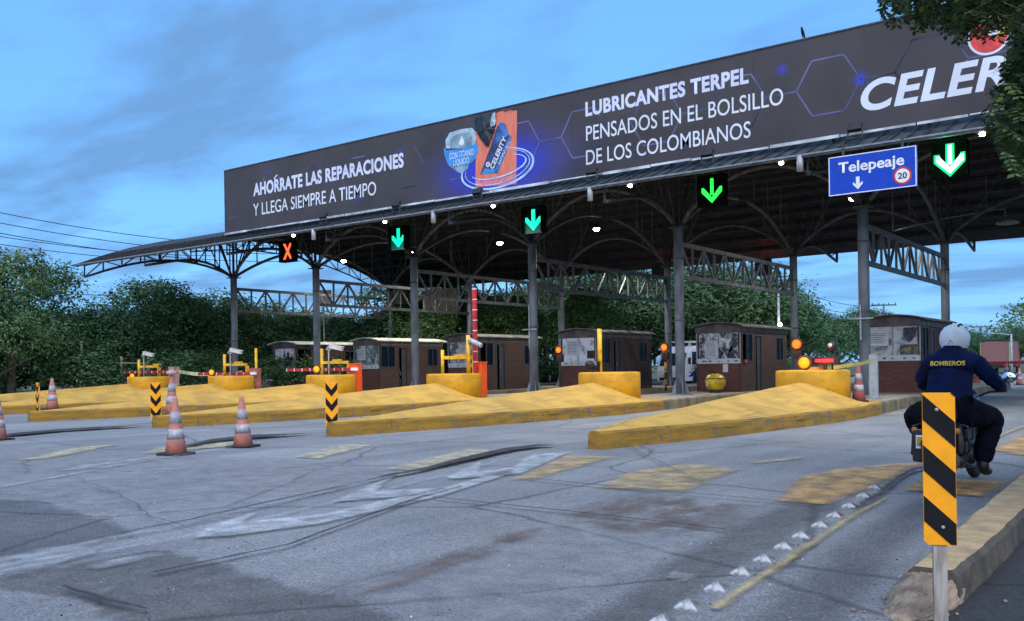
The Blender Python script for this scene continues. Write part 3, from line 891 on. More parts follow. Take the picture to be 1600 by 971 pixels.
for row, y in (('f', YF), ('r', YR)):
    for i, x in enumerate(cols_x):
        g = MB()
        g.tube([(x, y, .30), (x, y, 4.2), (x, y, ZC)], .165, 20)
        c = g.build('column', M['steel'], canopy)
        g = MB(); g.box(x - .33, x + .33, y - .33, y + .33, .30, .335)
        for a in range(4):
            an = a * math.pi / 2 + math.pi / 4
            dx, dy = math.cos(an), math.sin(an)
            px_, py_ = x + dx * .165, y + dy * .165
            qx, qy = x + dx * .34, y + dy * .34
            nx_, ny_ = -dy * .012, dx * .012
            g.add([(px_ + nx_, py_ + ny_, .335), (qx + nx_, qy + ny_, .335), (px_ + nx_, py_ + ny_, .80), (px_ - nx_, py_ - ny_, .335), (qx - nx_, qy - ny_, .335), (px_ - nx_, py_ - ny_, .80)],
                  [(0, 1, 2), (5, 4, 3), (0, 3, 4, 1), (1, 4, 5, 2), (2, 5, 3, 0)])
        g.build('base_plate', M['steel'], c)
        g = MB(); g.box(x - .26, x + .26, y - .26, y + .26, ZC, ZC + .04); g.build('capital', M['steel_dark'], c)
        for zb_ in (2.9, 5.05):
            g = MB(); g.lathe([(.172, zb_ - .03), (.18, zb_ - .03), (.18, zb_ + .03), (.172, zb_ + .03)], 20, (x, y, 0)); g.build('clamp_band', M['truss'], c)
        # struts from the capital to the roof
        g = MB()
        for dx, dy in ((.12, .12), (-.12, .12), (.12, -.12), (-.12, -.12)):
            g.bar((x + dx, y + dy, ZC + .04), (x + dx, y + dy, roof_z(y) - .1), .05)
        for dx, dy in ((1.1, 0), (-1.1, 0), (0, 1.0), (0, -1.0)):
            zt_ = min(roof_z(y + dy) - .15, ZC + 2.0)
            g.bar((x + dx * .12, y + dy * .12, ZC + .05), (x + dx, y + dy, zt_), .055)
        g.build('strut', M['purlin'], c)
        sgn = -1 if row == 'f' else 1
        ye = (RY0 + .15) if row == 'f' else (RY1 - .15)
        # eave bracket: curved arm outwards
        ze = roof_z(ye) - .55
        g = MB()
        pts = []
        for k in range(13):
            t_ = k / 12
            yy2 = y + (ye - y) * t_
            z = ZC + (1.35) * math.sin(min(1, t_ * 1.35) * math.pi / 2) * (1 - t_) + (ze - ZC) * t_
            pts.append((x, yy2, z))
        g.tube(pts, .065, 8)
        for k in (2, 4, 6, 8, 10, 12):
            p = pts[k]; g.bar(p, (x, p[1], roof_z(p[1]) - .1), .045)
        for k in (2, 6, 10):
            p = pts[k]; q = pts[min(12, k + 2)]; g.bar(p, (x, q[1], roof_z(q[1]) - .1), .04)
        if row == 'r':
            g.bar(pts[12], (x, ye + .02, roof_z(ye) - .02), .1, .1)
        g.build('eave_bracket', M['purlin'], canopy)
        # inner half arch towards the other row
        g = MB()
        y3 = y - sgn * 5.2
        pts = arch((x, y), (x, y3), ZC, 1.75, half=True)
        g.tube(pts, .075, 10)
        for k in (4, 8, 12):
            g.bar(pts[k], (x, pts[k][1], roof_z(pts[k][1]) - .1), .045)
        g.build('arch_brace', M['truss'], canopy)
        if i < len(cols_x) - 1:
            g = MB()
            pts = arch((x, y), (cols_x[i + 1], y), ZC, 1.72)
            g.tube(pts, .08, 10)
            for k in (3, 11):
                g.bar(pts[k], (pts[k][0], y, roof_z(y) - .1), .045)
            g.bar(pts[2], (pts[4][0], y, roof_z(y) - .15), .04); g.bar(pts[12], (pts[10][0], y, roof_z(y) - .15), .04)
            g.build('arch', M['truss'], canopy)
for x in XI:
    truss_y(x, YF + .17, YR - .17, 4.43, 5.57, canopy)
# corner cantilever at the left end, front and rear
for (y, ye, yt) in ((YF, RY0 + .25, 1), (YR, RY1 - .25, -1)):
    x0 = XI[0]
    tip = Vector((RX0 + .2, ye, 6.24)); cap = Vector((x0, y, ZC))
    g = MB(); pts = []
    for k in range(17):
        t_ = k / 16
        p = cap.lerp(tip, t_)
        p.z += 1.05 * math.sin(math.pi * min(1, t_ * 1.02)) ** .8 * (1 - .35 * t_)
        pts.append(p)
    g.tube(pts, .06, 8)
    top = [Vector((p.x, p.y, min(roof_z(p.y) - .14, 6.30 + .0 * k + (roof_z(ye) - .14 - 6.30) + (1 - k / 16) * 1.6))) for k, p in enumerate(pts)]
    for k in range(16): g.bar(top[k], top[k + 1], .07, .1)
    for k in range(0, 17, 2): g.bar(pts[k], top[k], .055)
    for k in range(0, 16, 4):
        g.bar(pts[k], top[k + 2], .05); g.bar(top[k + 2], pts[k + 4], .05)
    g.build('corner_truss', M['steel_dark'], canopy)
# gable truss below the verge on the left
g = MB()
low = []; hi_ = []
for k in range(23):
    y = RY0 + .4 + (RY1 - RY0 - .8) * k / 22
    hi_.append((RX0 + .15, y, roof_z(y) - .2)); low.append((RX0 + .15, y, roof_z(y) - .78))
for k in range(6, 22):
    g.bar(low[k], low[k + 1], .07); g.bar(hi_[k], hi_[k + 1], .07)
    g.bar(low[k], hi_[k], .045)
    g.bar(low[k] if k % 2 else hi_[k], hi_[k + 1] if k % 2 else low[k + 1], .045)
g.build('gable_truss', M['flash'] if False else M['truss'], canopy)

# ================================================================== BILLBOARD
BY = 24.93
BX0, BX1, BZ0, BZ1 = -34.25, 1.6, 7.42, 10.15
bb = thing('billboard', 'very long dark billboard with pale Spanish lettering on the canopy roof', 'billboard', (0, 0, 0))
def bp_(px, py, y=BY):
    p = at_y(px, py, y); return (p[0], p[2])
# printed vinyl: dark brown-grey with blue prints of light round the product picture and the comb nodes
m = mat('billboard_vinyl', (0.060, 0.052, 0.055), 0.55, scale=.5, var=.10, bump=0.35, bscale=1.3, spec=.25)
t = m.node_tree; b = t.nodes['Principled BSDF']
geo = t.nodes.new('ShaderNodeTexCoord'); spx = t.nodes.new('ShaderNodeSeparateXYZ'); t.links.new(geo.outputs['Object'], spx.inputs[0])
cur = b.inputs['Base Color'].links[0].from_socket
def mth(op, a, b_):
    n_ = t.nodes.new('ShaderNodeMath'); n_.operation = op
    for k, v in enumerate((a, b_)):
        if isinstance(v, (int, float)): n_.inputs[k].default_value = v
        elif v is not None: t.links.new(v, n_.inputs[k])
    return n_.outputs[0]
GLOWS = []
gc = bp_(778, 262); GLOWS.append((gc[0], gc[1], 2.35, 1.05, (0.02, 0.045, 0.75), 1.0))
for (px, py, r_, a_) in ((1345, 124, .17, .9), (1222, 109, .16, .45), (419, 268, .09, .6), (625, 236, .09, .5), (560, 305, .3, .15)):
    q = bp_(px, py); GLOWS.append((q[0], q[1], r_, r_, (0.02, 0.06, 0.75), a_))
for (gx, gz_, rx, rz, colr, amp) in GLOWS:
    dx = mth('DIVIDE', mth('SUBTRACT', spx.outputs[0], gx), rx); dz = mth('DIVIDE', mth('SUBTRACT', spx.outputs[2], gz_), rz)
    d2 = mth('ADD', mth('MULTIPLY', dx, dx), mth('MULTIPLY', dz, dz))
    fall = mth('MULTIPLY', mth('POWER', 2.718, mth('MULTIPLY', d2, -1.6)), amp)
    mx = t.nodes.new('ShaderNodeMixRGB'); t.links.new(fall, mx.inputs[0]); t.links.new(cur, mx.inputs[1]); mx.inputs[2].default_value = (*colr, 1)
    cur = mx.outputs[0]
t.links.new(cur, b.inputs['Base Color'])
panel_mb = MB(); panel_mb.box(BX0, BX1, BY, BY + .10, BZ0, BZ1)
g = MB()
x = BX0
g.box(BX0 - .05, BX1, BY - .02, BY + .12, BZ1 + .003, BZ1 + .045); g.box(BX0 - .06, BX0 - .003, BY - .01, BY + .12, BZ0 - .02, BZ1)
while x < BX1:
    g.box(x, x + .08, BY + .103, BY + .2, roof_z(BY) - .1, BZ1)
    g.bar((x + .04, BY + .2, BZ1 - .3), (x + .04, BY + 1.9, roof_z(BY + 1.9)), .06)
    x += 2.4
g.build('frame', M['steel_dark'], bb)
g = MB()
x = BX0
random.seed(8)
while x < BX1:
    L = random.uniform(1.2, 2.6)
    g.box(x, x + L - .04, BY - .05 - random.uniform(0, .02), BY - .004, BZ0 - .07 + random.uniform(-.02, .02), BZ0 - .005 + random.uniform(-.02, .01))
    x += L
g.build('bottom_flashing', M['flash'], bb)
# honeycomb lines of the print
hr = .86
random.seed(21)
hz0 = bp_(1345, 124)
def hexv(ci, ri, k):
    cx_ = hz0[0] + ci * hr * 1.5; cz_ = hz0[1] + (ri + (ci % 2) * .5) * hr * 1.732
    a = R(60 * k + 0); return (cx_ + hr * math.cos(a) - hr, cz_ + hr * math.sin(a))
done = set()
for ci in range(-24, 5):
    for ri in range(-2, 3):
        for k in range(6):
            p, q = hexv(ci, ri, k), hexv(ci, ri, k + 1)
            key = tuple(sorted([(round(p[0], 2), round(p[1], 2)), (round(q[0], 2), round(q[1], 2))]))
            if key in done: continue
            done.add(key)
            dens = .93 if ci > -9 else .6
            if random.random() > dens: continue
            if min(p[1], q[1]) < BZ0 + .03 or max(p[1], q[1]) > BZ1 - .03 or min(p[0], q[0]) < BX0 + .1: continue
            dx, dz = q[0] - p[0], q[1] - p[1]; L = math.hypot(dx, dz); nx_, nz_ = -dz / L * .021, dx / L * .021
            panel_mb.add([(p[0] - nx_, BY - .003, p[1] - nz_), (q[0] - nx_, BY - .003, q[1] - nz_), (q[0] + nx_, BY - .003, q[1] + nz_), (p[0] + nx_, BY - .003, p[1] + nz_)], [(0, 1, 2, 3)], 1)
x = BX0 + 2.9
while x < BX1:                       # welded seams of the vinyl
    panel_mb.add([(x, BY - .0015, BZ0 + .01), (x + .022, BY - .0015, BZ0 + .01), (x + .022, BY - .0015, BZ1 - .01), (x, BY - .0015, BZ1 - .01)], [(0, 1, 2, 3)], 2)
    x += 3.05
panel_mb.build('panel', [m, mat('comb_line', (0.10, 0.095, 0.22), 0.6, var=.45, scale=.7), mat('vinyl_seam', (0.045, 0.04, 0.043), .6)], bb)
M['letter'] = mat('print_white', (0.66, 0.68, 0.74), 0.5, var=.05, scale=1)
M['letter2'] = mat('print_lavender', (0.60, 0.62, 0.78), 0.5, var=.05, scale=1)
def bb_text(s, L, Rr, bold, m_, shear=0.0, wof=None, space=1.0):
    """L = ((px,top),(px,base)) at the left, Rr = the same at the right"""
    lx = bp_(*L[1])[0]; rx = bp_(*Rr[1])[0]
    z0 = (bp_(*L[1])[1] + bp_(*Rr[1])[1]) / 2
    z1 = (bp_(*L[0])[1] + bp_(*Rr[0])[1]) / 2
    return lettering('lettering', s, lx, rx, z0, z1 - z0, m_, bb, BY - .006, bold, shear, space, width_of=wof)
bb_text('AHORRATE LAS REPARACIONES', ((396, 286), (396, 305)), ((631, 240), (631, 264)), .040, M['letter2'], space=1.07)
q0 = bp_(428.5, 279.5); q1 = bp_(432.5, 273.5); g = MB(); hw = .045        # the accent of the O
g.add([(q0[0] - hw, BY - .006, q0[1] - .01), (q0[0] + hw, BY - .006, q0[1] - .01), (q1[0] + hw * 1.4, BY - .006, q1[1]), (q1[0] - hw, BY - .006, q1[1])], [(0, 1, 2, 3)]); g.build('lettering', M['letter2'], bb)
bb_text('Y LLEGA SIEMPRE A TIEMPO', ((396, 317), (396, 335)), ((588, 286), (588, 308)), 0.004, M['letter'])
bb_text('LUBRICANTES TERPEL', ((915, 159), (915, 183)), ((1170, 106), (1170, 130)), .040, M['letter2'], space=1.07)
bb_text('PENSADOS EN EL BOLSILLO', ((916, 197), (916, 220)), ((1224, 138), (1224, 164)), 0.004, M['letter'])
bb_text('DE LOS COLOMBIANOS', ((916, 236), (916, 259)), ((1173, 189), (1173, 214)), 0.004, M['letter'])
bb_text('CELERITY', ((1345, 127), (1345, 175)), ((1576, 85), (1576, 137)), .028, M['letter'], shear=.22, wof='CELER', space=1.05)
def bb_poly(name, pts, m_, dy):
    g = MB(); P = [bp_(*p) for p in pts]
    g.add([(x, BY - dy, z) for x, z in P], [tuple(range(len(P)))])
    return g.build(name, m_, bb)
def z6(x, y): return (670 + x / 6.07, 150 + y / 6.07)
M['p_salmon'] = mat('print_salmon', (0.74, 0.22, 0.14), 0.5, scale=1.5, col2=(0.64, 0.15, 0.09), stretch=(6, 1, 1.2))
M['p_pale'] = mat('print_pale_blue', (0.36, 0.49, 0.58), 0.5, var=.15)
M['p_grey'] = mat('print_grey_blue', (0.21, 0.31, 0.38), 0.5, var=.2, scale=3)
M['p_blue'] = mat('print_blue', (0.05, 0.26, 0.62), 0.5, var=.12)
M['p_navy'] = mat('print_navy', (0.035, 0.05, 0.13), 0.5, var=.2, scale=3)
M['p_mid'] = mat('print_mid_blue', (0.06, 0.15, 0.40), 0.5, var=.3, scale=4)
M['p_ring'] = mat('print_ring', (0.45, 0.62, 0.95), 0.4, var=.2, scale=2)
M['p_pink'] = mat('print_pink', (0.70, 0.20, 0.25), 0.5, var=.1)
bb_poly('badge_print', [z6(*p) for p in ((163, 500), (160, 420), (198, 352), (300, 318), (410, 303), (445, 345), (456, 462), (300, 500))], M['p_pale'], .006)
bb_poly('badge_print', [z6(*p) for p in ((205, 500), (205, 420), (232, 380), (320, 350), (395, 345), (410, 380), (412, 470), (300, 495))], M['p_grey'], .009)
bb_poly('badge_print', [z6(*p) for p in ((183, 655), (230, 640), (380, 655), (372, 690), (315, 740), (262, 715))], M['p_grey'], .006)
bb_poly('badge_print', [z6(*p) for p in ((140, 488), (170, 520), (300, 505), (470, 452), (470, 530), (438, 605), (375, 660), (230, 672), (178, 640), (150, 560))], M['p_blue'], .012)
bb_poly('drop_print', [z6(*p) for p in ((317, 380), (335, 425), (338, 450), (318, 472), (295, 465), (287, 448), (297, 425))], M['letter'], .013)
def small_text(s, a, b_, h, m_, dy, bold=.02, shear=0.0):
    """lettering along the slanted baseline from pixel a to pixel b_, height h pixels"""
    ax, az = bp_(*a); bx, bz = bp_(*b_); L = math.hypot(bx - ax, bz - az); an = math.atan2(bz - az, bx - ax)
    capm = h * L / math.hypot(b_[0] - a[0], b_[1] - a[1])
    mtx = Matrix.Translation((ax, 0, az)) @ Matrix.Rotation(-an, 4, 'Y')
    return lettering('lettering', s, 0, L, 0, capm, m_, bb, BY - dy, bold, shear, mtx=mtx)
small_text('CON TITANIO', z6(198, 605), z6(428, 560), 7.5, M['letter'], .016, .004)
small_text('LÍQUIDO', z6(238, 665), z6(385, 635), 7, M['letter'], .016, .004)
bb_poly('poster_print', [z6(*p) for p in ((443, 868), (830, 838), (838, 138), (740, 128), (640, 165), (640, 280), (600, 420), (450, 300))], M['p_salmon'], .006)
bb_poly('poster_print', [z6(*p) for p in ((445, 868), (830, 838), (832, 745), (640, 790), (445, 790))], M['p_pink'], .008)
bb_poly('bottle_print', [z6(*p) for p in ((490, 745), (650, 735), (770, 400), (720, 270), (650, 290), (590, 470))], M['p_navy'], .010)
bb_poly('bottle_print', [z6(*p) for p in ((615, 735), (655, 735), (790, 400), (770, 370))], M['p_mid'], .013)
bb_poly('bottle_print', [z6(*p) for p in ((650, 290), (685, 250), (722, 262), (765, 370), (620, 470))], M['p_mid'], .0135)
bb_poly('bottle_print', [z6(*p) for p in ((500, 745), (650, 738), (645, 700), (530, 690))], M['p_blue'], .0125)
small_text('CELERITY', z6(615, 700), z6(745, 400), 9, M['letter'], .018, .03, .1)
small_text('20W-50', z6(672, 660), z6(775, 440), 4.5, M['p_ring'], .018)
g = MB(); c0 = bp_(*z6(563, 652)); g.lathe([(.09, 0), (.09, .004)], 20, mtx=Matrix.Rotation(R(90), 4, 'X'), c=(c0[0], BY - .012, c0[1])); g.lathe([(.05, 0), (.05, .004)], 16, mtx=Matrix.Rotation(R(90), 4, 'X'), c=(c0[0], BY - .016, c0[1]), mi=1)
g.build('logo_print', [M['letter'], M['p_salmon']], bb)
def ring(cxp, cyp, rx, ry, tilt, w, m_, dy, a0=0, a1=360):
    g = MB(); vs = []; fs = []; n = 60
    for k in range(n + 1):
        a = R(a0 + (a1 - a0) * k / n)
        ww = w * (0.35 + .65 * abs(math.sin((k / n) * math.pi)))
        for s_ in (-1, 1):
            x_ = (rx + s_ * ww) * math.cos(a); y_ = (ry + s_ * ww * .7) * math.sin(a)
            xx_ = x_ * math.cos(R(tilt)) - y_ * math.sin(R(tilt)); yy2 = x_ * math.sin(R(tilt)) + y_ * math.cos(R(tilt))
            q = bp_(*z6(cxp + xx_, cyp - yy2)); vs.append((q[0], BY - dy, q[1]))
    for k in range(n): fs.append((2 * k, 2 * k + 1, 2 * k + 3, 2 * k + 2))
    g.add(vs, fs); g.build('ring_print', m_, bb)
ring(655, 690, 350, 175, 17, 14, M['p_ring'], .020, 150, 425)
ring(655, 680, 315, 150, 17, 6, M['p_ring'], .021, 160, 420)
ring(665, 675, 270, 95, 17, 10, M['p_ring'], .022, 190, 410)
c0 = bp_(1545, 56)
rot90 = Matrix.Rotation(R(90), 4, 'X')
g = MB(); g.lathe([(.47, 0), (.47, .004)], 40, mtx=rot90, c=(c0[0], BY - .003, c0[1]))
g.lathe([(.41, 0), (.41, .004)], 40, mtx=rot90, c=(c0[0], BY - .008, c0[1]), mi=1)
g.lathe([(.13, 0), (.13, .004)], 24, mtx=rot90, c=(c0[0] + .12, BY - .013, c0[1] + .08), mi=0)
g.add([(c0[0] + .1, BY - .0185, c0[1] - .1), (c0[0] + .34, BY - .0185, c0[1] - .02), (c0[0] + .40, BY - .0185, c0[1] + .2), (c0[0] + .2, BY - .0185, c0[1] + .02)], [(0, 1, 2, 3)], 2)
g.build('logo_print', [M['letter'], mat('print_red', (0.72, 0.05, 0.05), .5), mat('print_yellow', (0.75, 0.55, 0.03), .5)], bb)
# torn vinyl hanging over the product picture
def torn(name, pts, m_, dy, bulge):
    P = [Vector(bp_(*z6(*p))) for p in pts]
    c = sum(P, Vector((0, 0))) / len(P)
    g = MB(); vs = [(c.x, BY - dy - bulge, c.y)]; n = len(P)
    for f_ in (.55, 1.0):
        for k, p in enumerate(P):
            q = c.lerp(p, f_)
            vs.append((q.x, BY - dy - bulge * (1 - f_) - .03 * (k % 2), q.y))
    fs = [(0, 1 + k, 1 + (k + 1) % n) for k in range(n)] + [(1 + k, 1 + n + k, 1 + n + (k + 1) % n, 1 + (k + 1) % n) for k in range(n)]
    g.add(vs, fs); g.build(name, m_, bb)
torn('torn_vinyl', ((447, 205), (520, 180), (612, 165), (600, 235), (588, 290), (640, 320), (612, 370), (590, 440), (570, 492), (545, 470), (500, 420), (470, 360), (440, 290)), mat('torn_black', (0.022, 0.026, 0.034), .35, var=.3), .03, .12)
torn('torn_vinyl', ((612, 168), (640, 160), (642, 240), (636, 285), (590, 300), (592, 250)), M['p_pale'], .035, .06)
torn('torn_vinyl', ((690, 130), (842, 112), (840, 135), (742, 132), (720, 150)), mat('torn_dark', (0.10, 0.09, 0.12), .5), .025, .02)

# flood lamps along the foot of the billboard (unlit)
fl = None
fl_lab = ['unlit black floodlight at the billboard foot, under the word TIEMPO', 'unlit black floodlight on the gutter between the left slogan and the shield picture',
          'unlit black floodlight right under the printed orange product poster', 'unlit black floodlight under the word DE at the start of the right slogan',
          'unlit black floodlight under the end of the word COLOMBIANOS', 'unlit black floodlight on the gutter above the left end of the blue lane sign']
for k, (px, py) in enumerate([(505, 338), (619, 320), (746, 300), (925, 268), (1105, 240), (1336, 200)]):
    p = at_y(px, py, 24.55)
    if fl is None:
        fl = thing('floodlight', fl_lab[0], 'floodlight', (p[0], 24.55, p[2]), group='floodlights along the billboard foot')
        mt = Matrix.Rotation(R(-35), 4, 'X')
        g = MB(); g.box(-.17, .17, -.06, .05, -.11, .13, mtx=mt); g.build('housing', M['black'], fl, bevel=.012)
        g = MB(); g.bar((-.185, 0, 0), (-.185, 0, -.26), .03); g.bar((.185, 0, 0), (.185, 0, -.26), .03); g.bar((-.2, 0, -.26), (.2, 0, -.26), .03); g.build('bracket', M['steel_dark'], fl)
        g = MB(); g.box(-.15, .15, .052, .058, -.09, .11, mtx=mt); g.build('lens', mat('dark_lens', (.05, .055, .06), .1, var=.05), fl)
    else:
        copy_thing(fl, (p[0], 24.55, p[2]), 0, fl_lab[k])

# lone bird on the billboard's top edge
b_ = thing('bird', 'small black bird perched on the top edge of the billboard', 'bird', (-8.55, 24.98, BZ1 + .045))
skin('body', [(0, 0, .10, .035, .04), (.0, -.06, .15, .05), (0, -.11, .20, .045), (0, -.14, .25, .03), (0, -.17, .27, .028), (0, -.215, .262, .006), (0, .07, .06, .022), (0, .18, .0, .018), (.02, -.05, .09, .012), (.02, -.05, .0, .008), (-.02, -.05, .09, .012), (-.02, -.05, 0, .008)],
     [(0, 1), (1, 2), (2, 3), (3, 4), (4, 5), (0, 6), (6, 7), (1, 8), (8, 9), (1, 10), (10, 11)], M['black'], b_, root=1)

# ================================================================== LANE SIGN AND SIGNALS
sg = thing('lane_sign', 'blue overhead sign reading Telepeaje with a white arrow and a round 20 limit', 'road sign', (0, 0, 0))
SY = 23.75
s0 = at_y(1294, 246, SY); s1 = at_y(1433, 292, SY); sx0, sx1 = s0[0], s1[0]
stz = (at_y(1293, 246, SY)[2] + at_y(1431, 228, SY)[2]) / 2; sbz = (at_y(1295, 307, SY)[2] + at_y(1434, 292, SY)[2]) / 2
g = MB(); g.box(sx0, sx1, SY, SY + .05, sbz, stz); g.build('plate', mat('sign_blue', (0.010, 0.055, 0.42), 0.5, var=.05, spec=.2), sg, bevel=.006)
g = MB(); w_ = .022
for (a0, a1, c0_, c1_) in ((sx0 + .01, sx1 - .01, stz - .03, stz - .03 + w_), (sx0 + .01, sx1 - .01, sbz + .01, sbz + .01 + w_), (sx0 + .01, sx0 + .01 + w_, sbz + .035, stz - .033), (sx1 - .01 - w_, sx1 - .01, sbz + .035, stz - .033)):
    g.box(a0, a1, SY - .006, SY - .002, c0_, c1_)
g.build('border', M['white'], sg)
def sgx(px): return at_y(px, 260, SY)[0]
H_ = stz - sbz
lettering('lettering', 'Telepeaje', sgx(1310), sgx(1413), sbz + H_ * .56, H_ * .27, M['white'], sg, SY - .006, .022)
g = MB(); ax = sgx(1340); az = sbz + H_ * .10; ah = H_ * .32
g.slab_xz([(ax, az), (ax + .12, az + ah * .42), (ax + .12, az + ah * .62), (ax + .045, az + ah * .42), (ax + .045, az + ah), (ax - .045, az + ah), (ax - .045, az + ah * .42), (ax - .12, az + ah * .62), (ax - .12, az + ah * .42)], SY - .007, SY - .003)
g.build('arrow', M['white'], sg)
lx = sgx(1410); lz = sbz + H_ * .30
g = MB(); g.lathe([(.215, 0), (.215, .004)], 40, mtx=rot90, c=(lx, SY - .003, lz)); g.lathe([(.17, 0), (.17, .004)], 36, mtx=rot90, c=(lx, SY - .008, lz), mi=1)
g.build('limit_disc', [mat('sign_red', (.62, .02, .03), .4), M['white']], sg)
lettering('lettering', '20', lx - .105, lx + .105, lz - .075, .15, M['sign_black'], sg, SY - .0145, .02)
g = MB()
for xx_ in (sx0 + .35, sx1 - .35): g.bar((xx_, SY + .1, sbz + .1), (xx_, SY + .1, roof_z(RY0) + .1), .05); g.bar((xx_, SY + .1, stz - .1), (xx_, RY0 + .8, roof_z(RY0 + .8) - .1), .04)
g.bar((sx0 + .1, SY + .07, stz - .2), (sx1 - .1, SY + .07, stz - .2), .04); g.bar((sx0 + .1, SY + .07, sbz + .2), (sx1 - .1, SY + .07, sbz + .2), .04)
g.build('hanger', M['steel_dark'], sg)

def emis(name, col, s_):
    m_ = bpy.data.materials.new(name); m_.use_nodes = True
    b__ = m_.node_tree.nodes['Principled BSDF']; b__.inputs['Base Color'].default_value = (*[c * .3 for c in col], 1)
    b__.inputs['Emission Color'].default_value = (*col, 1); b__.inputs['Emission Strength'].default_value = s_
    return m_
E_teal = emis('lit_green_blue', (0.0, 1.0, .42), 1.25); E_green = emis('lit_green', (0.02, 1.0, .07), 1.3); E_white = emis('lit_green_white', (0.55, 1.0, .75), 3.0)
E_red = emis('lit_red', (1.0, .10, .03), 1.6); E_amber = emis('lit_amber', (1.0, .24, .004), 1.5); E_lamp = emis('lit_lamp', (1.0, .92, .78), 40)
E_redbar = emis('lit_red_bar', (1.0, .03, .03), 1.8)
def add_light(parent, kind, loc, energy, col, radius=.1, rot=None, spot=None):
    l = bpy.data.lights.new('light', kind); l.energy = energy; l.color = col
    if kind in ('POINT', 'SPOT'): l.shadow_soft_size = radius
    if kind == 'SPOT': l.spot_size = spot or R(150); l.spot_blend = .8
    o = bpy.data.objects.new('light', l); COL.objects.link(o); o.parent = parent; o.location = loc
    if rot: o.rotation_euler = rot
    return o
sigs = [(449, 393, 'x', E_red, 'lit red X lane signal hanging over the leftmost lane'),
        (622, 372, 'a', E_teal, 'green arrow lane signal nearest to the red X'),
        (833, 344, 'a', E_teal, 'green arrow lane signal in the middle, above the tall red and white raised arm lane'),
        (1112, 298, 'a', E_green, 'pure green thin arrow lane signal left of the blue lane sign'),
        (1484, 249, 'a', E_white, 'brightest green arrow lane signal, right of the blue lane sign')]
sigs[2] = (833, 344, 'a', E_teal, 'green arrow lane signal below the product picture of the billboard')
for (px, py, kind, em, lab) in sigs:
    p = at_y(px, py, 25.4)
    t = thing('lane_signal', lab, 'lane signal', p, group='lane signals under the canopy eave')
    g = MB(); g.box(-.42, .42, .03, .20, -.45, .45); g.box(-.42, .42, -.12, .03, .40, .45); g.box(-.42, -.38, -.12, .03, -.45, .40); g.box(.38, .42, -.12, .03, -.45, .40)
    g.build('housing', M['signal_black'], t)
    g = MB(); g.bar((-.25, .1, .45), (-.25, .1, roof_z(25.4) - p[2] - .1), .04); g.bar((.25, .1, .45), (.25, .1, roof_z(25.4) - p[2] - .1), .04); g.build('hanger', M['steel_dark'], t)
    g = MB()
    if kind == 'x':
        g.slab_xz([(-.27, .33), (-.16, .33), (.27, -.33), (.16, -.33)], 0, .028); g.slab_xz([(.27, .33), (.16, .33), (-.27, -.33), (-.16, -.33)], -.004, .024)
        g.build('red_cross', em, t)
    else:
        w_ = .045 if em is not E_teal else .065
        g.slab_xz([(-w_, .36), (w_, .36), (w_, -.12), (-w_, -.12)], 0, .028)
        ck = .0 if em is E_teal else .045
        g.slab_xz([(0, -.36), (.32, -.04), (.32, .10), (.26, .10), (0, -.16 - ck), (-.26, .10), (-.32, .10), (-.32, -.04)], -.004, .024)
        if em is E_white:
            gr = MB(); gr.slab_xz([(-.10, .41), (.10, .41), (.10, -.14), (.2, .0), (.25, .15), (.38, .15), (.38, -.06), (0, -.44), (-.38, -.06), (-.38, .15), (-.25, .15), (-.2, 0), (-.10, -.14)], .029, .03); gr.build('arrow_rim', emis('lit_green_rim', (0, 1, .25), .9), t)
        g.build('green_arrow', em, t)
        if em is E_teal:
            g = MB(); g.box(-.42, .42, .02, .029, -.45, -.02); g.build('lit_face', emis('dim_teal', (0.0, .25, .2), .02), t)
    add_light(t, 'POINT', (0, -.6, 0), {id(E_red): 3, id(E_teal): 2.5, id(E_green): 2.5, id(E_white): 22}[id(em)], (1, .05, .03) if kind == 'x' else (.05, 1, .3), .2)

# lamps: a row under the eave and a row deep under the roof
lm = thing('eave_lamp', 'lit eave lamp left of the red X signal', 'lamp', (0, 0, 0), group='lit lamps along the canopy eave')
g = MB(); g.box(-.14, .14, -.09, .09, 0, .07); g.build('housing', M['black'], lm, bevel=.01)
g = MB(); g.lathe([(.05, -.003), (.065, -.03), (.055, -.065), (.03, -.08), (0, -.085)], 16, (0, -.02, 0)); g.build('lens', E_lamp, lm)
g = MB(); g.bar((0, .05, .07), (0, .1, .32), .03); g.build('bracket', M['steel_dark'], lm)
eave_lab = ['lit eave lamp just right of the red X signal', 'lit eave lamp above left of the leftmost green arrow', 'lit eave lamp left of the middle green arrow', 'lit eave lamp between the middle and the pure green arrow',
            'lit eave lamp between the pure green arrow and the blue lane sign', 'lit glaring eave lamp at the right, beside the overhanging leaves']
first = True
for (px, py), lab in zip([(459, 367), (602, 346), (771, 321), (985, 289), (1221, 253), (1535, 208)], eave_lab):
    p = at_y(px, py, 24.35)
    o = lm if first else copy_thing(lm, p, 0, lab)
    o.location = p; o['label'] = lab; first = False
    add_light(o, 'SPOT', (0, -.06, -.2), 150, (1, .98, .92), .12, rot=(R(-8), 0, 0), spot=R(160))
hl = thing('roof_lamp', 'x', 'lamp', (0, 0, 0), group='lit lamps deep under the canopy roof')
g = MB(); g.lathe([(.05, .16), (.10, .14), (.22, .02), (.22, 0), (.20, -.01)], 20); g.build('shade', M['steel_dark'], hl)
g = MB(); g.lathe([(.13, -.012), (.145, -.04), (.13, -.09), (.07, -.125), (0, -.13)], 20); g.build('lens', E_lamp, hl)
g = MB(); g.tube([(0, 0, .16), (0, 0, 1.1)], .015, 6); g.build('cord', M['black'], hl)
hl_lab = ['lit hanging lamp under the roof, in front of the leftmost patch of sky', 'lit hanging lamp beside the third column from the left',
          'lit hanging lamp left of the column under the middle green arrow', 'lit hanging lamp right of the middle green arrow', 'lit hanging lamp half hidden below the blue lane sign']
first = True
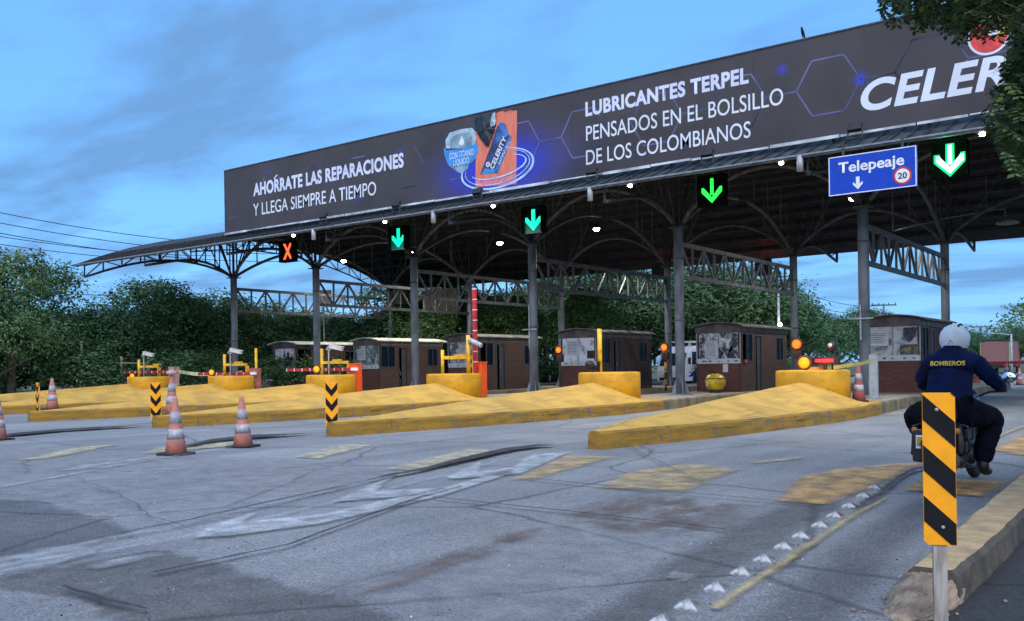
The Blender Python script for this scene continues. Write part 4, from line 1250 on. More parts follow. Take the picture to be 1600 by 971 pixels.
for (px, py), lab in zip([(537, 407), (642, 394), (781, 379), (932, 357), (1333, 309)], hl_lab):
    p = at_y(px, py, 35.5)
    o = hl if first else copy_thing(hl, p, 0, lab)
    o.location = p; o['label'] = lab; first = False
    add_light(o, 'SPOT', (0, 0, -.26), 560, (1, .97, .90), .15, spot=R(165))
# unlit street lamp on an arm under the right bays
t = thing('arm_lamp', 'unlit flat lamp head on a long thin arm under the right bay of the roof', 'lamp', (0, 0, 0))
g = MB(); pts = [at_y(1395, 362, 33), at_y(1480, 341, 33), at_y(1560, 327, 33), at_y(1570, 327, 33), at_y(1571, 340, 33)]; g.tube(pts, .03, 8); g.bar(pts[0], (pts[0][0], 33, roof_z(33) - .2), .05); g.build('arm', M['truss'], t)
p = at_y(1574, 348, 33)
g = MB(); g.lathe([(.03, .12), (.12, .09), (.33, .0), (.34, -.03), (.30, -.05)], 20, c=p); g.build('lamp_head', mat('lamp_grey', (.16, .15, .13), .5), t)
# hanging dark loudspeaker-like box below rear truss seen against the sky
t = thing('hanging_box', 'dark box hung on the truss between the second and third columns', 'equipment box', at_y(627, 458, 40.2))
g = MB(); g.lathe([(.38, -.75), (.46, -.7), (.52, .1), (.40, .55), (.2, .7)], 8, smooth=False); g.build('case', M['black'], t, bevel=.02)
g = MB(); g.tube([(0, 0, .7), (0, 0, 1.0)], .03, 6); g.tube([(.3, 0, .3), (.7, 0, .5), (.75, 0, -.4), (.5, 0, -.6)], .03, 6); g.build('cable', M['black'], t)

# backs of two lane signals that face the far side; their red light falls on the roof edge
for (px, py, lab) in ((1193, 418, 'dark back of a rear lane signal with red glow, beside the third rear column'), (1030, 424, 'dark back of a rear lane signal with red glow, behind the fifth column')):
    p = at_y(px, py, 45.6)
    t = thing('lane_signal', lab, 'lane signal', p, group='lane signals on the far eave')
    g = MB(); g.box(-.42, .42, -.1, .08, -.42, .42); g.build('housing', M['black'], t)
    g = MB(); g.bar((-.25, 0, .42), (-.25, 0, roof_z(45.6) - p[2] - .1), .04); g.bar((.25, 0, .42), (.25, 0, roof_z(45.6) - p[2] - .1), .04); g.build('hanger', M['steel_dark'], t)
    g = MB(); g.slab_xz([(-.27, .33), (-.16, .33), (.27, -.33), (.16, -.33)], .084, .11); g.slab_xz([(.27, .33), (.16, .33), (-.27, -.33), (-.16, -.33)], .086, .114); g.build('red_cross', E_red, t)
    add_light(t, 'POINT', (0, .5, .1), 12, (1, .03, .03), .2)

# ================================================================== BOOTHS
M['fascia'] = mat('booth_fascia', (0.10, 0.085, 0.082), 0.7, var=.2, scale=3)
M['inner'] = mat('booth_inside', (0.05, 0.045, 0.042), 0.8, var=.2)
M['booth_roof'] = mat('booth_roof', (0.13, 0.125, 0.115), 0.7, var=.25, scale=2)
M['pale_edge'] = mat('roof_edge_pale', (0.58, 0.57, 0.48), 0.6, var=.2, scale=3)
M['frame'] = mat('window_frame', (0.30, 0.30, 0.30), 0.5)
M['dark_frame'] = mat('dark_frame', (0.06, 0.05, 0.048), 0.5)
def wall_yz(g, x0, x1, y0, y1, z0, z1, holes, mi=0):
    ys_ = sorted({y0, y1, *[h[0] for h in holes], *[h[1] for h in holes]})
    zs_ = sorted({z0, z1, *[h[2] for h in holes], *[h[3] for h in holes]})
    for a, b__ in zip(ys_, ys_[1:]):
        run = None
        for c_, d_ in zip(zs_, zs_[1:]):
            hole = any(h[0] <= a and b__ <= h[1] and h[2] <= c_ and d_ <= h[3] for h in holes)
            if hole:
                if run: g.box(x0, x1, a, b__, run[0], run[1], mi); run = None
            else: run = (run[0], d_) if run else (c_, d_)
        if run: g.box(x0, x1, a, b__, run[0], run[1], mi)
def print_mat(name, seed, dark, light, scale, cut):
    m_ = bpy.data.materials.new(name); m_.use_nodes = True; t_ = m_.node_tree; b__ = t_.nodes['Principled BSDF']; b__.inputs['Roughness'].default_value = .45
    tc_ = t_.nodes.new('ShaderNodeTexCoord'); mp_ = t_.nodes.new('ShaderNodeMapping'); mp_.inputs['Location'].default_value = (seed * 3.1, seed, seed * 1.7)
    t_.links.new(tc_.outputs['Object'], mp_.inputs[0])
    n_ = t_.nodes.new('ShaderNodeTexNoise'); n_.inputs['Scale'].default_value = scale; n_.inputs['Detail'].default_value = 5; n_.inputs['Roughness'].default_value = .7; n_.inputs['Distortion'].default_value = .6
    t_.links.new(mp_.outputs[0], n_.inputs['Vector'])
    r_ = t_.nodes.new('ShaderNodeValToRGB'); e = r_.color_ramp.elements
    e[0].position = cut - .06; e[0].color = (*dark, 1); e[1].position = cut + .09; e[1].color = (*light, 1)
    k = e.new(cut + .01); k.color = (*[(a + c_) * .42 for a, c_ in zip(dark, light)], 1)
    t_.links.new(n_.outputs['Fac'], r_.inputs[0]); t_.links.new(r_.outputs[0], b__.inputs['Base Color'])
    return m_
PRINTS = [print_mat('photo_print_a', 1, (.25, .2, .22), (.75, .66, .70), 2.0, .40), print_mat('photo_print_b', 2, (.08, .12, .10), (.40, .49, .46), 3.0, .50),
          print_mat('photo_print_c', 3, (.06, .06, .06), (.55, .55, .53), 3.2, .50), print_mat('photo_print_d', 4, (.16, .16, .18), (.66, .67, .71), 2.4, .40),
          print_mat('photo_print_e', 5, (.025, .028, .03), (.60, .61, .60), 3.0, .50), print_mat('photo_print_f', 6, (.10, .10, .10), (.46, .47, .48), 2.2, .42)]
M['paper'] = mat('notice_paper', (.52, .53, .54), .6, var=.06)
M['ink'] = mat('notice_ink', (.16, .16, .17), .6)
M['figure'] = mat('printed_figure', (.045, .05, .065), .5, var=.4, scale=7)
M['figure_blue'] = mat('printed_blue', (.09, .12, .22), .5, var=.3, scale=6)
booth_lab = ['brick toll booth farthest left, pale curved roof and a poster of a dark figure', 'brick toll booth with a pale roof and a greenish poster, second from the left',
             'brick toll booth partly behind the raised red and white arm', 'brick toll booth in the middle behind the yellow post, white poster with a notice',
             'brick toll booth with the round yellow tank at its front wall', 'nearest brick toll booth, just left of the motorcycle rider']
FY0, FY1 = 32.45, 37.2
for i, X in enumerate(XI):
    t = thing('toll_booth', booth_lab[i], 'toll booth', (X, 0, .302), group='toll booths')
    Z = lambda z: z - .302
    w = .90
    far = i < 2
    # floor plinth
    # openings on the side facing the lane to the right, mirrored on the left
    holes = [(FY0 + .12, FY0 + 1.12, Z(1.42), Z(2.50)), (FY0 + 1.34, FY0 + 2.02, 0.02, Z(2.45)), (FY0 + 3.55, FY0 + 4.35, Z(1.45), Z(2.40))]
    for sx in (1, -1):
        g = MB()
        xa, xb = (w - .11, w) if sx > 0 else (-w, -w + .11)
        wall_yz(g, xa, xb, FY0, FY1, 0, Z(2.52), holes if sx > 0 else holes[:1] + holes[2:])
        g.build('side_wall', M['brick'], t)
    g = MB(); g.box(-w + .11, w - .11, FY0 + .003, FY0 + .11, 0, Z(1.36)); 
    g.build('front_wall', M['brick_red'], t)
    g = MB(); g.box(-w + .11, w - .11, FY1 - .11, FY1 - .003, 0, Z(2.52)); g.build('rear_wall', M['brick'], t)
    g = MB(); g.box(-w + .115, w - .115, FY0 + .115, FY1 - .115, 0, .03); g.box(-w + .115, w - .115, FY0 + .13, FY0 + .55, Z(1.10), Z(1.15)); g.box(-.5, .2, FY0 + 2.6, FY0 + 3.0, .03, Z(1.3)); g.build('inside', M['inner'], t)
    # fascia + ceiling
    g = MB(); g.box(-w - .02, w + .02, FY0 - .02, FY0 + .10, Z(2.523), Z(2.74)); g.box(-w - .02, w + .02, FY1 - .1, FY1 + .02, Z(2.523), Z(2.74))
    g.box(w - .09, w + .02, FY0 + .10, FY1 - .1, Z(2.523), Z(2.74)); g.box(-w - .02, -w + .09, FY0 + .10, FY1 - .1, Z(2.523), Z(2.74)); g.box(-w + .09, w - .09, FY0 + .1, FY1 - .1, Z(2.60), Z(2.64))
    # arched gable piece
    n = 12
    poly = [(-w - .02, Z(2.742))] + [(-w - .02 + (2 * w + .04) * k / n, Z(2.743) + .125 * math.sin(math.pi * k / n)) for k in range(1, n)] + [(w + .02, Z(2.742))]
    g.slab_xz(poly, FY0 - .015, FY0 + .06); g.slab_xz(poly, FY1 - .06, FY1 + .015)
    g.build('fascia', M['fascia'], t)
    # curved roof sheet with thickness
    ov = .16 if i else .30
    g = MB(); vs = []; fs = []
    for k in range(n + 1):
        u = -1 + 2 * k / n
        x_ = u * (w + ov); z_ = Z(2.745) + .14 * math.cos(u * math.pi / 2) ** 1 - (.03 if abs(u) > .95 else 0)
        for yv in (FY0 - .22, FY1 + .2):
            vs += [(x_, yv, z_), (x_, yv, z_ + .045)]
    for k in range(n):
        a = k * 4; b__ = a + 4
        fs += [(a + 1, b__ + 1, b__ + 3, a + 3), (a, a + 2, b__ + 2, b__), (a, b__, b__ + 1, a + 1), (a + 2, a + 3, b__ + 3, b__ + 2)]
    fs += [(0, 1, 3, 2), (n * 4, n * 4 + 2, n * 4 + 3, n * 4 + 1)]
    g.add(vs, fs); g.build('roof', M['pale_edge'] if far else M['booth_roof'], t)
    # front window with a printed sheet behind/over it
    fr = MB(); zz0, zz1 = Z(1.36), Z(2.522)
    fr.box(-w, w, FY0 - .01, FY0 + .06, zz0, zz0 + .05); fr.box(-w, -w + .05, FY0 - .01, FY0 + .06, zz0 + .05, zz1); fr.box(w - .05, w, FY0 - .01, FY0 + .06, zz0 + .05, zz1); fr.box(-.02, .02, FY0 - .01, FY0 + .06, zz0 + .045, zz1)
    wf = fr.build('window', M['frame'], t)
    random.seed(100 + i)
    g = MB(); g.box(-w + .05, w - .05, FY0 + .02, FY0 + .03, zz0 + .05, zz1); g.build('poster', PRINTS[i], wf)
    g = MB(); g.box(-w + .05, w - .05, FY0 - .016, FY0 - .011, zz0 + .01, zz0 + .19); g.build('sponsor_strip', M['paper'], wf)
    g = MB()
    for k in range(5):
        xk = -w + .2 + k * .34 + random.uniform(-.05, .05); g.box(xk, xk + random.uniform(.06, .2), FY0 - .021, FY0 - .0165, zz0 + .06, zz0 + .06 + random.uniform(.03, .08))
    g.build('strip_marks', M['ink'], wf)
    y_ = FY0 + .012
    if i != 0:
        nx0 = {1: -.60, 2: -.25, 3: -.55, 4: -.52, 5: -.78}[i]; nw = {1: .55, 2: .5, 3: .58, 4: .50, 5: .66}[i]; nz0 = {1: .45, 2: .38, 3: .42, 4: .22, 5: .52}[i]; nh = {1: .55, 2: .62, 3: .64, 4: .66, 5: .50}[i]
        g = MB(); g.box(nx0, nx0 + nw, FY0 - .016, FY0 - .012, zz0 + nz0, zz0 + nz0 + nh); nt_ = g.build('notice', M['paper'], wf)
        g = MB(); k = 0; zz = zz0 + nz0 + nh - .1
        while zz > zz0 + nz0 + .06:
            g.box(nx0 + .05, nx0 + nw - random.uniform(.05, .16), FY0 - .0215, FY0 - .0165, zz, zz + .022); zz -= .062
        g.build('notice_lines', M['ink'], nt_)
    # printed figures
    def blob(cx_, cz_, s_, m_, name='printed_figure'):
        pts = []
        prof = [(-.16, -.5), (-.2, -.1), (-.17, .12), (-.08, .18), (-.09, .30), (-.06, .38), (.03, .40), (.085, .32), (.07, .2), (.17, .13), (.27, .02), (.33, .16), (.38, .12), (.30, -.12), (.2, -.14), (.18, -.5)]
        g = MB(); g.slab_xz([(cx_ + a * s_, cz_ + c_ * s_) for a, c_ in prof], FY0 - .009, FY0 - .005); g.build(name, m_, wf)
    mid = (zz0 + zz1) / 2
    if i == 0: blob(.30, mid + .0, 1.0, M['figure']); blob(.18, mid - .30, .55, M['figure_blue'])
    if i == 4: blob(.28, mid - .02, .85, PRINTS[4]); blob(.52, mid - .15, .6, M['figure']); blob(.05, mid - .18, .5, M['figure'])
    if i == 5:
        g = MB(); g.slab_xz([(.35, zz1 - .3), (.5, zz1 - .55), (.6, zz1 - .5), (.72, zz1 - .35), (.8, zz1 - .05), (.35, zz1 - .05)], FY0 - .009, FY0 - .005); g.build('printed_shape', M['figure'], wf)
        g = MB(); g.box(.24, .82, FY0 - .016, FY0 - .012, zz0 + .22, zz0 + .55); g.build('notice', print_mat('dark_photo', 9, (.03, .03, .02), (.25, .2, .1), 5, .5), wf)
    if i == 3:
        g = MB(); g.box(.45, .80, FY0 - .016, FY0 - .012, zz0 + .3, zz0 + .62); g.build('dark_screen', M['black'], wf)
    if i == 1: blob(.45, mid - .1, .6, PRINTS[2])
    # side windows and door frame
    for (ya, yb, za, zb) in (holes[0], holes[2]):
        for sx in (1, -1):
            g = MB(); xx_ = sx * (w + .006); xa, xb = min(xx_, sx * (w - .06)), max(xx_, sx * (w - .06))
            g.box(xa, xb, ya, ya + .04, za, zb); g.box(xa, xb, yb - .04, yb, za, zb); g.box(xa, xb, ya + .04, yb - .04, za, za + .04); g.box(xa, xb, ya + .04, yb - .04, zb - .04, zb)
            ym = (ya + yb) / 2; g.box(xa, xb, ym - .02, ym + .02, za + .04, zb - .04)
            sw = g.build('side_window', M['dark_frame'], t)
            g = MB(); xg = sx * (w - .03); g.box(min(xg, xg + .008), max(xg, xg + .008), (ym if (ya < FY0 + 1 and i in (2, 3, 4)) else ya + .04), yb - .04, za + .04, zb - .04); g.build('pane', M['glass'], sw)
    g = MB(); ya, yb = holes[1][:2]
    g.box(w - .1, w + .012, ya, ya + .05, .02, Z(2.40)); g.box(w - .1, w + .012, yb - .05, yb, .02, Z(2.40)); g.box(w - .1, w + .012, ya, yb, Z(2.402), Z(2.45)); g.build('door_frame', M['dark_frame'], t)
    g = MB(); g.box(w - .06, w - .03, ya + .28, yb - .06, .03, Z(2.39)); dr = g.build('door', mat('booth_door', (.05, .045, .05), .5), t)
    g = MB(); g.bar((w - .02, ya + .33, Z(1.35)), (w - .02, ya + .33, Z(1.5)), .025); g.build('handle', M['frame'], dr)
    if i == 4:
        g = MB(); g.box(.95, .955, FY0 + .2, FY0 + .5, Z(1.38), Z(1.5)); g.build('red_notice', M['red'], t)
        g = MB(); g.box(.18, .38, FY0 - .012, FY0 - .006, Z(1.04), Z(1.34)); g.build('paper_notice', M['paper'], t)

# clerks in the booths (seated, dark interiors)
M['skin'] = mat('skin', (.20, .11, .075), .6, var=.05)
M['shirt'] = mat('pale_shirt', (.58, .58, .50), .8, var=.08)
M['hair'] = mat('dark_hair', (.015, .012, .011), .7)
def clerk(label, loc, rz):
    p = thing('person', label, 'person', loc, rz, group='clerks inside the booths')
    J = [(0, 0, .50, .15, .12), (0, 0, .75, .15, .11), (0, 0, .95, .17, .11), (0, 0, 1.05, .06), (0, -.02, 1.16, .07), (0, -.03, 1.27, .08), (.18, 0, .98, .055), (.27, -.08, .74, .045), (.16, -.32, .70, .035), (.13, -.40, .70, .03),
         (-.18, 0, .98, .055), (-.27, -.08, .74, .045), (-.16, -.32, .70, .035), (-.13, -.40, .70, .03), (.09, 0, .47, .09), (.1, -.42, .47, .07), (.1, -.45, .05, .045), (-.09, 0, .47, .09), (-.1, -.42, .47, .07), (-.1, -.45, .05, .045)]
    E_ = [(0, 1), (1, 2), (2, 3), (3, 4), (4, 5), (2, 6), (6, 7), (7, 8), (8, 9), (2, 10), (10, 11), (11, 12), (12, 13), (0, 14), (14, 15), (15, 16), (0, 17), (17, 18), (18, 19)]
    bd = skin('body', J, E_, [M['skin'], M['shirt'], M['black']], p)
    for f in bd.data.polygons:
        c_ = f.center
        f.material_index = 2 if c_.z < .56 else (1 if c_.z < 1.06 and (abs(c_.y) < .22) else 0)
    g = MB(); g.lathe([(.0, 1.385), (.06, 1.37), (.088, 1.31), (.09, 1.25), (.07, 1.2)], 14, (0, 0, 0)); g.build('hair', M['hair'], p)
    g = MB(); g.lathe([(0, .022), (.012, .0), (.006, -.018)], 8, (0, -.118, 1.24)); g.build('nose', M['skin'], p)
    g = MB()
    for s_ in (-1, 1): g.lathe([(.0, -.012), (.011, 0), (0, .012)], 8, (s_ * .03, -.103, 1.268))
    g.build('eyes', M['hair'], p)
    return p
clerk('clerk in a pale shirt seated inside the booth behind the yellow post', (XI[3] + .45, FY0 + .75, .33), R(60))
clerk('clerk in a pale shirt seated inside the booth behind the raised arm', (XI[2] + .45, FY0 + .80, .33), R(60))
clerk('clerk in a pale shirt seated inside the booth second from the left', (XI[1] + .45, FY0 + 1.6, .33), R(60))

# ================================================================== ISLAND FURNITURE
# yellow goal-post frames with a camera on a bent pole, on the four left drums
def post_frame(i, label, tall, cam_pole):
    X = XI[i]
    t = thing('guard_frame', label, 'guard frame', (X, 25.0, 0), group='yellow guard frames on the drums')
    zt = 1.64 if i != 3 else 1.72
    g = MB()
    if i == 3:
        g.tube([(0.2, 0, 1.14), (0.2, 0, 2.5)], .075, 12); g.build('tall_post', M['yellow_metal'], t)
        g = MB(); g.tube([(-0.99, -.02, 1.14), (-0.99, -.02, 2.0)], .06, 10); g.build('post', M['yellow_metal'], t)
        g = MB(); g.tube([(0.11, .4, .31), (0.11, .4, zt)], .06, 10); g.build('post', M['yellow_metal'], t)
        g = MB(); g.bar((-0.99, 0, zt), (0.11, .4, zt), .12, .12); g.box(-.35, .1, -.08, .08, zt + .06, zt + .11); g.build('cross_bar', M['yellow_metal'], t)
    else:
        x0_ = {0: -1.78, 1: -1.25, 2: -1.15}[i]; px2 = {0: -0.96, 1: -0.39, 2: -0.19}[i]
        g.tube([(x0_, 0, 1.15), (x0_, 0, tall)], .065, 12); g.build('tall_post', M['yellow_metal'], t)
        g = MB(); g.bar((x0_, 0, zt), (px2, .55, zt), .11, .11); g.box(-.45, -.05, -.07, .07, zt + .055, zt + .12); g.build('cross_bar', M['yellow_metal'], t)
        g = MB(); g.bar((px2, .55, .31), (px2, .55, zt - .06), .12, .12); g.build('post', M['yellow_metal'], t)
        if i == 1:
            g = MB(); g.tube([(.05, .7, .31), (.05, .7, 2.35)], .06, 10); g.build('post', M['yellow_metal'], t)
    if cam_pole:
        xo = x0_ + .35
        g = MB(); g.tube([(xo, .05, 1.15), (xo, .05, 2.0), (xo + .06, .0, 2.12), (xo + .22, -.05, 2.16)], .028, 8); g.build('camera_pole', M['offwhite'], t)
        g = MB(); mt = Matrix.Translation((xo + .55, -.05, 2.22)) @ Matrix.Rotation(R(12), 4, 'Y') @ Matrix.Rotation(R(15), 4, 'Z')
        g.box(-.28, .3, -.075, .075, -.07, .07, mtx=mt); g.box(-.32, .34, -.085, .085, .073, .09, mtx=mt); g.build('camera', M['offwhite'], t, bevel=.012)
        g = MB(); mt2 = Matrix.Translation((xo + .1, -.02, 2.25)) @ Matrix.Rotation(R(-40), 4, 'Y'); g.box(-.16, .16, -.04, .04, -.04, .04, mtx=mt2); g.build('camera', M['pipe'], t)
    if i == 3:
        g = MB(); mt = Matrix.Translation((0.2+.36, -.05, 2.22)) @ Matrix.Rotation(R(22), 4, 'Y'); g.lathe([(.08, -.3), (.085, -.28), (.085, .28), (.07, .3)], 14, mtx=mt @ Matrix.Rotation(R(90), 4, 'Y')); g.bar((0.2, 0, 2.3), (0.2+.33, -.05, 2.28), .035); g.build('camera', M['pipe'], t)
    return t
post_frame(0, 'yellow guard frame with a white camera on the leftmost drum', 1.98, True)
post_frame(1, 'yellow guard frame on the second drum from the left, beside the faded red box', 2.1, True)
post_frame(2, 'yellow guard frame with a bent camera pole beside the left orange barrier box', 2.2, True)
post_frame(3, 'yellow guard frame with one tall post beside the right orange barrier box', 2.5, False)
t = thing('bollard', 'single tall yellow post with a round black lamp on the middle drum', 'post', (XI[4], 24.9, 1.14))
g = MB(); g.tube([(-.68, .1, 0), (-.68, .1, 1.38)], .075, 14); g.build('post', M['yellow_metal'], t)
g = MB(); g.lathe([(.0, .12), (.10, .1), (.14, 0), (.15, -.04)], 16, mtx=Matrix.Translation((-.85, -.25, .25)) @ Matrix.Rotation(R(75), 4, 'X') @ Matrix.Rotation(R(25), 4, 'Y')); g.bar((-.8, -.1, .0), (-.8, -.1, .3), .06); g.bar((-.68, .03, .0), (-.68, .03, .35), .09); g.build('lamp', M['black'], t)

# barrier boxes with arms
def barrier(i, label, x, y, m_, zt, armed):
    t = thing('barrier_box', label, 'barrier gate', (x, y, .302), group='lane barrier gates')
    g = MB(); g.box(-.20, .20, -.17, .17, 0, zt); g.build('cabinet', m_, t, bevel=.025)
    g = MB(); g.box(-.21, .21, -.18, .18, zt + .003, zt + .05); g.build('lid', m_, t, bevel=.012)
    g = MB(); g.box(-.24, .24, -.22, .22, 0, .02); g.build('base', M['steel_dark'], t)
    g = MB(); g.tube([(0, -.17, zt - .18), (0, -.25, zt - .18)], .07, 14); hub = g.build('hub', M['steel_dark'], t)
    g = MB()
    n = 8
    if armed == 'left':
        L = 3.9
        for k in range(n):
            g.box(-L * (k + 1) / n + .05, -L * k / n, -.27, -.19, zt - .24, zt - .12, 0); g.box(-L * (k + 1) / n, -L * (k + 1) / n + .05, -.27, -.19, zt - .24, zt - .12, 1)
        g.box(.0, .34, -.27, -.19, zt - .24, zt - .12, 1)
    elif armed == 'up':
        for k in range(8):
            g.box(-.08, .06, -.28, -.19, zt - .3 + .33 * k * 1.12, zt - .3 + .33 * 1.12 * (k + 1) - .035, 0); g.box(-.08, .06, -.275, -.19, zt - .3 + .33 * 1.12 * (k + 1) - .035, zt - .3 + .33 * 1.12 * (k + 1), 1)
    g.build('arm', [M['red'], M['white']], t)
    return t
barrier(2, 'bright orange barrier box with its red arm down, left of the two orange boxes', -26.91, 25.6, M['orange'], 1.24, 'left')
barrier(3, 'bright orange barrier box with its red and white arm raised upright', -20.57, 25.6, M['orange'], 1.20, 'up')
barrier(1, 'faded dull red barrier box on the second island from the left', -33.23, 25.6, M['faded_red'], 1.12, 'left')
barrier(0, 'pale faded barrier box behind the rear cone with its arm down', -39.38, 25.6, mat('faded_pink', (.42, .26, .23), .75, var=.2), 1.25, 'left')

# warning lamps
def warn_lamp(name, label, loc, em, r_=.12, post=None, tilt=0, energy=6, col=(1, .35, .03), pm=None):
    t = thing(name, label, 'warning lamp', loc, 0, group='lit warning lamps on the islands')
    q = Matrix.Rotation(R(90), 4, 'X') @ Matrix.Rotation(R(tilt), 4, 'Y')
    g = MB(); g.lathe([(r_ + .05, -.02), (r_ + .05, .03), (r_ + .02, .03), (r_ + .02, -.06), (r_ * .7, -.14), (0, -.15)], 20, mtx=q); g.build('housing', M['black'], t)
    g = MB(); g.lathe([(r_, .032), (r_ * .7, .06), (0, .075)], 20, mtx=q); g.build('lens', em, t)
    if post:
        zb = post - loc[2]
        g = MB(); g.tube([(0, .08, zb), (0, .08, -.05)], .05, 10); g.build('post', pm or M['steel_dark'], t)
        g = MB(); g.box(-.14, .14, .0, .16, -.50, -r_ - .06); g.build('lower_head', M['black'], t)
    else:
        g = MB(); g.bar((0, .08, -.22), (0, .08, 0), .06); g.build('foot', M['black'], t)
    add_light(t, 'POINT', (0, -.3, 0), energy, col, .1)
    return t
E_ra = emis('lit_red_amber', (1.0, .13, .01), 1.7)
YB = mat('yellow_black_post', (.55, .32, .02), .5, col2=(.02, .02, .02), scale=2.2, stretch=(0, 0, 1), lo=.495, hi=.505)
warn_lamp('warning_lamp', 'lit amber lamp lying on the leftmost drum', at_y(207, 588, 23.95), E_amber, .11, tilt=25)
warn_lamp('warning_lamp', 'lit amber lamp at the left rim of the second drum', at_y(331, 582, 24.0), E_amber, .11, tilt=25)
warn_lamp('warning_lamp', 'lit amber lamp on the drum beside the left orange barrier box', at_y(495, 577, 24.0), E_amber, .12, tilt=25)
warn_lamp('warning_lamp', 'round amber lamp low on the nearest drum, beside the red bar', at_y(1257, 567, 24.1), E_amber, .15, energy=12)
warn_lamp('warning_lamp', 'red amber signal on a post at the left corner of the middle booth', at_y(873, 547, 31.2), E_ra, .12, post=.3, energy=10, col=(1, .2, .03))
warn_lamp('warning_lamp', 'red amber signal on a yellow and black post before the white bus', at_y(1038, 543, 33.0), E_ra, .13, post=.3, energy=10, col=(1, .2, .03), pm=YB)
warn_lamp('warning_lamp', 'red amber signal on the post right of the booth with the tank', at_y(1245, 538, 30.0), E_ra, .15, post=.3, energy=14, col=(1, .2, .03))
t = thing('light_bar', 'lit red light bar in a dark case on the nearest drum', 'warning lamp', (at_y(1289, 564, 24.5)))
g = MB(); g.box(-.38, .38, -.06, .08, -.10, .10); g.build('case', M['black'], t, bevel=.02)
g = MB(); g.box(-.24, .24, -.075, -.062, -.035, .045); g.build('lens', E_redbar, t)
g = MB(); g.bar((0, 0, -.26), (0, 0, -.1), .08); g.build('foot', M['black'], t)
add_light(t, 'POINT', (0, -.25, 0), 6, (1, .03, .02), .1)
p = at_y(1300, 541, 24.6)
t = thing('beacon', 'dark round beacon on a thin stalk above the red light bar', 'beacon', p)
g = MB(); g.lathe([(0, -.14), (.09, -.12), (.12, 0), (.1, .1), (0, .15)], 16); g.build('lamp_body', M['black'], t)
g = MB(); g.lathe([(.06, 0), (.05, .015), (0, .02)], 14, mtx=Matrix.Translation((-.02, -.105, .02)) @ Matrix.Rotation(R(90), 4, 'X')); g.build('lens', mat('pale_lens', (.5, .55, .6), .15), t)
g = MB(); g.tube([(0, 0, 1.15 - p[2]), (0, 0, -.12)], .025, 8); g.build('stalk', M['black'], t)

# round yellow tank in front of a booth
t = thing('tank', 'round yellow tank with a black strap before the booth wall', 'tank', (-14.22, 31.45, .302))
g = MB(); g.lathe([(.10, .06), (.27, .12), (.36, .26), (.385, .38), (.36, .52), (.27, .64), (.10, .70), (.0, .705)], 28); g.build('shell', mat('tank_yellow', (.62, .42, .012), .35, scale=4, col2=(.35, .22, .02)), t)
g = MB(); g.lathe([(.372, .50), (.38, .50), (.372, .53), (.36, .53)], 28); g.tube([(-.30, -.235, .25), (-.32, -.22, .4), (-.29, -.22, .53)], .012, 6); g.build('strap', M['black'], t)
g = MB(); g.tube([(0, 0, .70), (0, 0, .80)], .05, 10); g.tube([(-.12, 0, .74), (-.12, 0, .84), (.12, 0, .84), (.12, 0, .74)], .014, 8); g.build('handle', M['black'], t)
g = MB(); g.lathe([(.2, 0), (.24, .0), (.24, .07), (.14, .10)], 20); g.build('foot', M['black'], t)
g = MB(); g.box(-.17, -.12, -.372, -.362, .24, .42); g.build('label', M['paper'], t)

# grey guide post with the tape and thin crosses on the columns
t = thing('guide_post', 'plain pale grey square post before the nearest booth', 'post', (-7.42, 27.1, .302))
g = MB(); g.box(-.115, .115, -.06, .06, 0, 1.25); g.build('post', mat('pale_post', (.30, .31, .33), .6, var=.1), t, bevel=.008)
g = MB(); g.box(-.2, .2, -.12, .12, 0, .02); g.build('base', M['steel'], t)
def cross(label, x, z0, z1, za, arm):
    t = thing('column_bracket', label, 'bracket', (x, YF - .20, 0), group='pale cross brackets on columns')
    g = MB(); g.bar((-.03, -.02, z0), (-.03, -.02, z1), .055, .04); g.build('upright', M['pipe'], t)
    g = MB(); g.bar((-arm, -.065, za), (arm, -.065, za), .05, .04); g.build('crosspiece', M['pipe'], t)
cross('pale cross-shaped bracket on the column beside the nearest booth', XI[5] - .02, 2.02, 3.10, 2.68, .36)
cross('pale cross-shaped bracket on the column right of the raised arm', XI[3], 2.05, 3.75, 2.80, .34)
# yellow tape
def tape(label, pts, wid, m_, cat='tape'):
    g = MB(); vs = []; fs = []
    P = []
    for a, b__ in zip(pts, pts[1:]):
        a = Vector(a); b__ = Vector(b__)
        for k in range(12):
            t_ = k / 12; p = a.lerp(b__, t_); p.z -= .10 * 4 * t_ * (1 - t_) * (b__ - a).length / 4; P.append(p)
    P.append(Vector(pts[-1]))
    for k, p in enumerate(P):
        an = .5 * math.sin(k * .7)
        vs += [(p.x, p.y - wid * .3 * math.sin(an), p.z + wid / 2), (p.x, p.y + wid * .3 * math.sin(an), p.z - wid / 2)]
    for k in range(len(P) - 1): fs.append((2 * k, 2 * k + 1, 2 * k + 3, 2 * k + 2))
    g.add(vs, fs); o = g.build('barrier_tape', m_); tag(o, label, cat); return o
M['tape'] = mat('yellow_tape', (.55, .43, .10), .5, scale=3, col2=(.35, .30, .10))
tape('yellow barrier tape strung from the nearest drum to the grey post', [at_y(1262, 577, 24.3), at_y(1330, 570, 25.3), (-7.42, 27.02, 1.42)], .10, M['tape'])
tape('pale yellow green tape strung between the two leftmost drums', [(-39.2, 25.75, 1.38), (-36.5, 25.75, 1.24), (-33.9, 25.4, 1.3)], .16, mat('pale_tape', (.50, .50, .28), .5, var=.2))

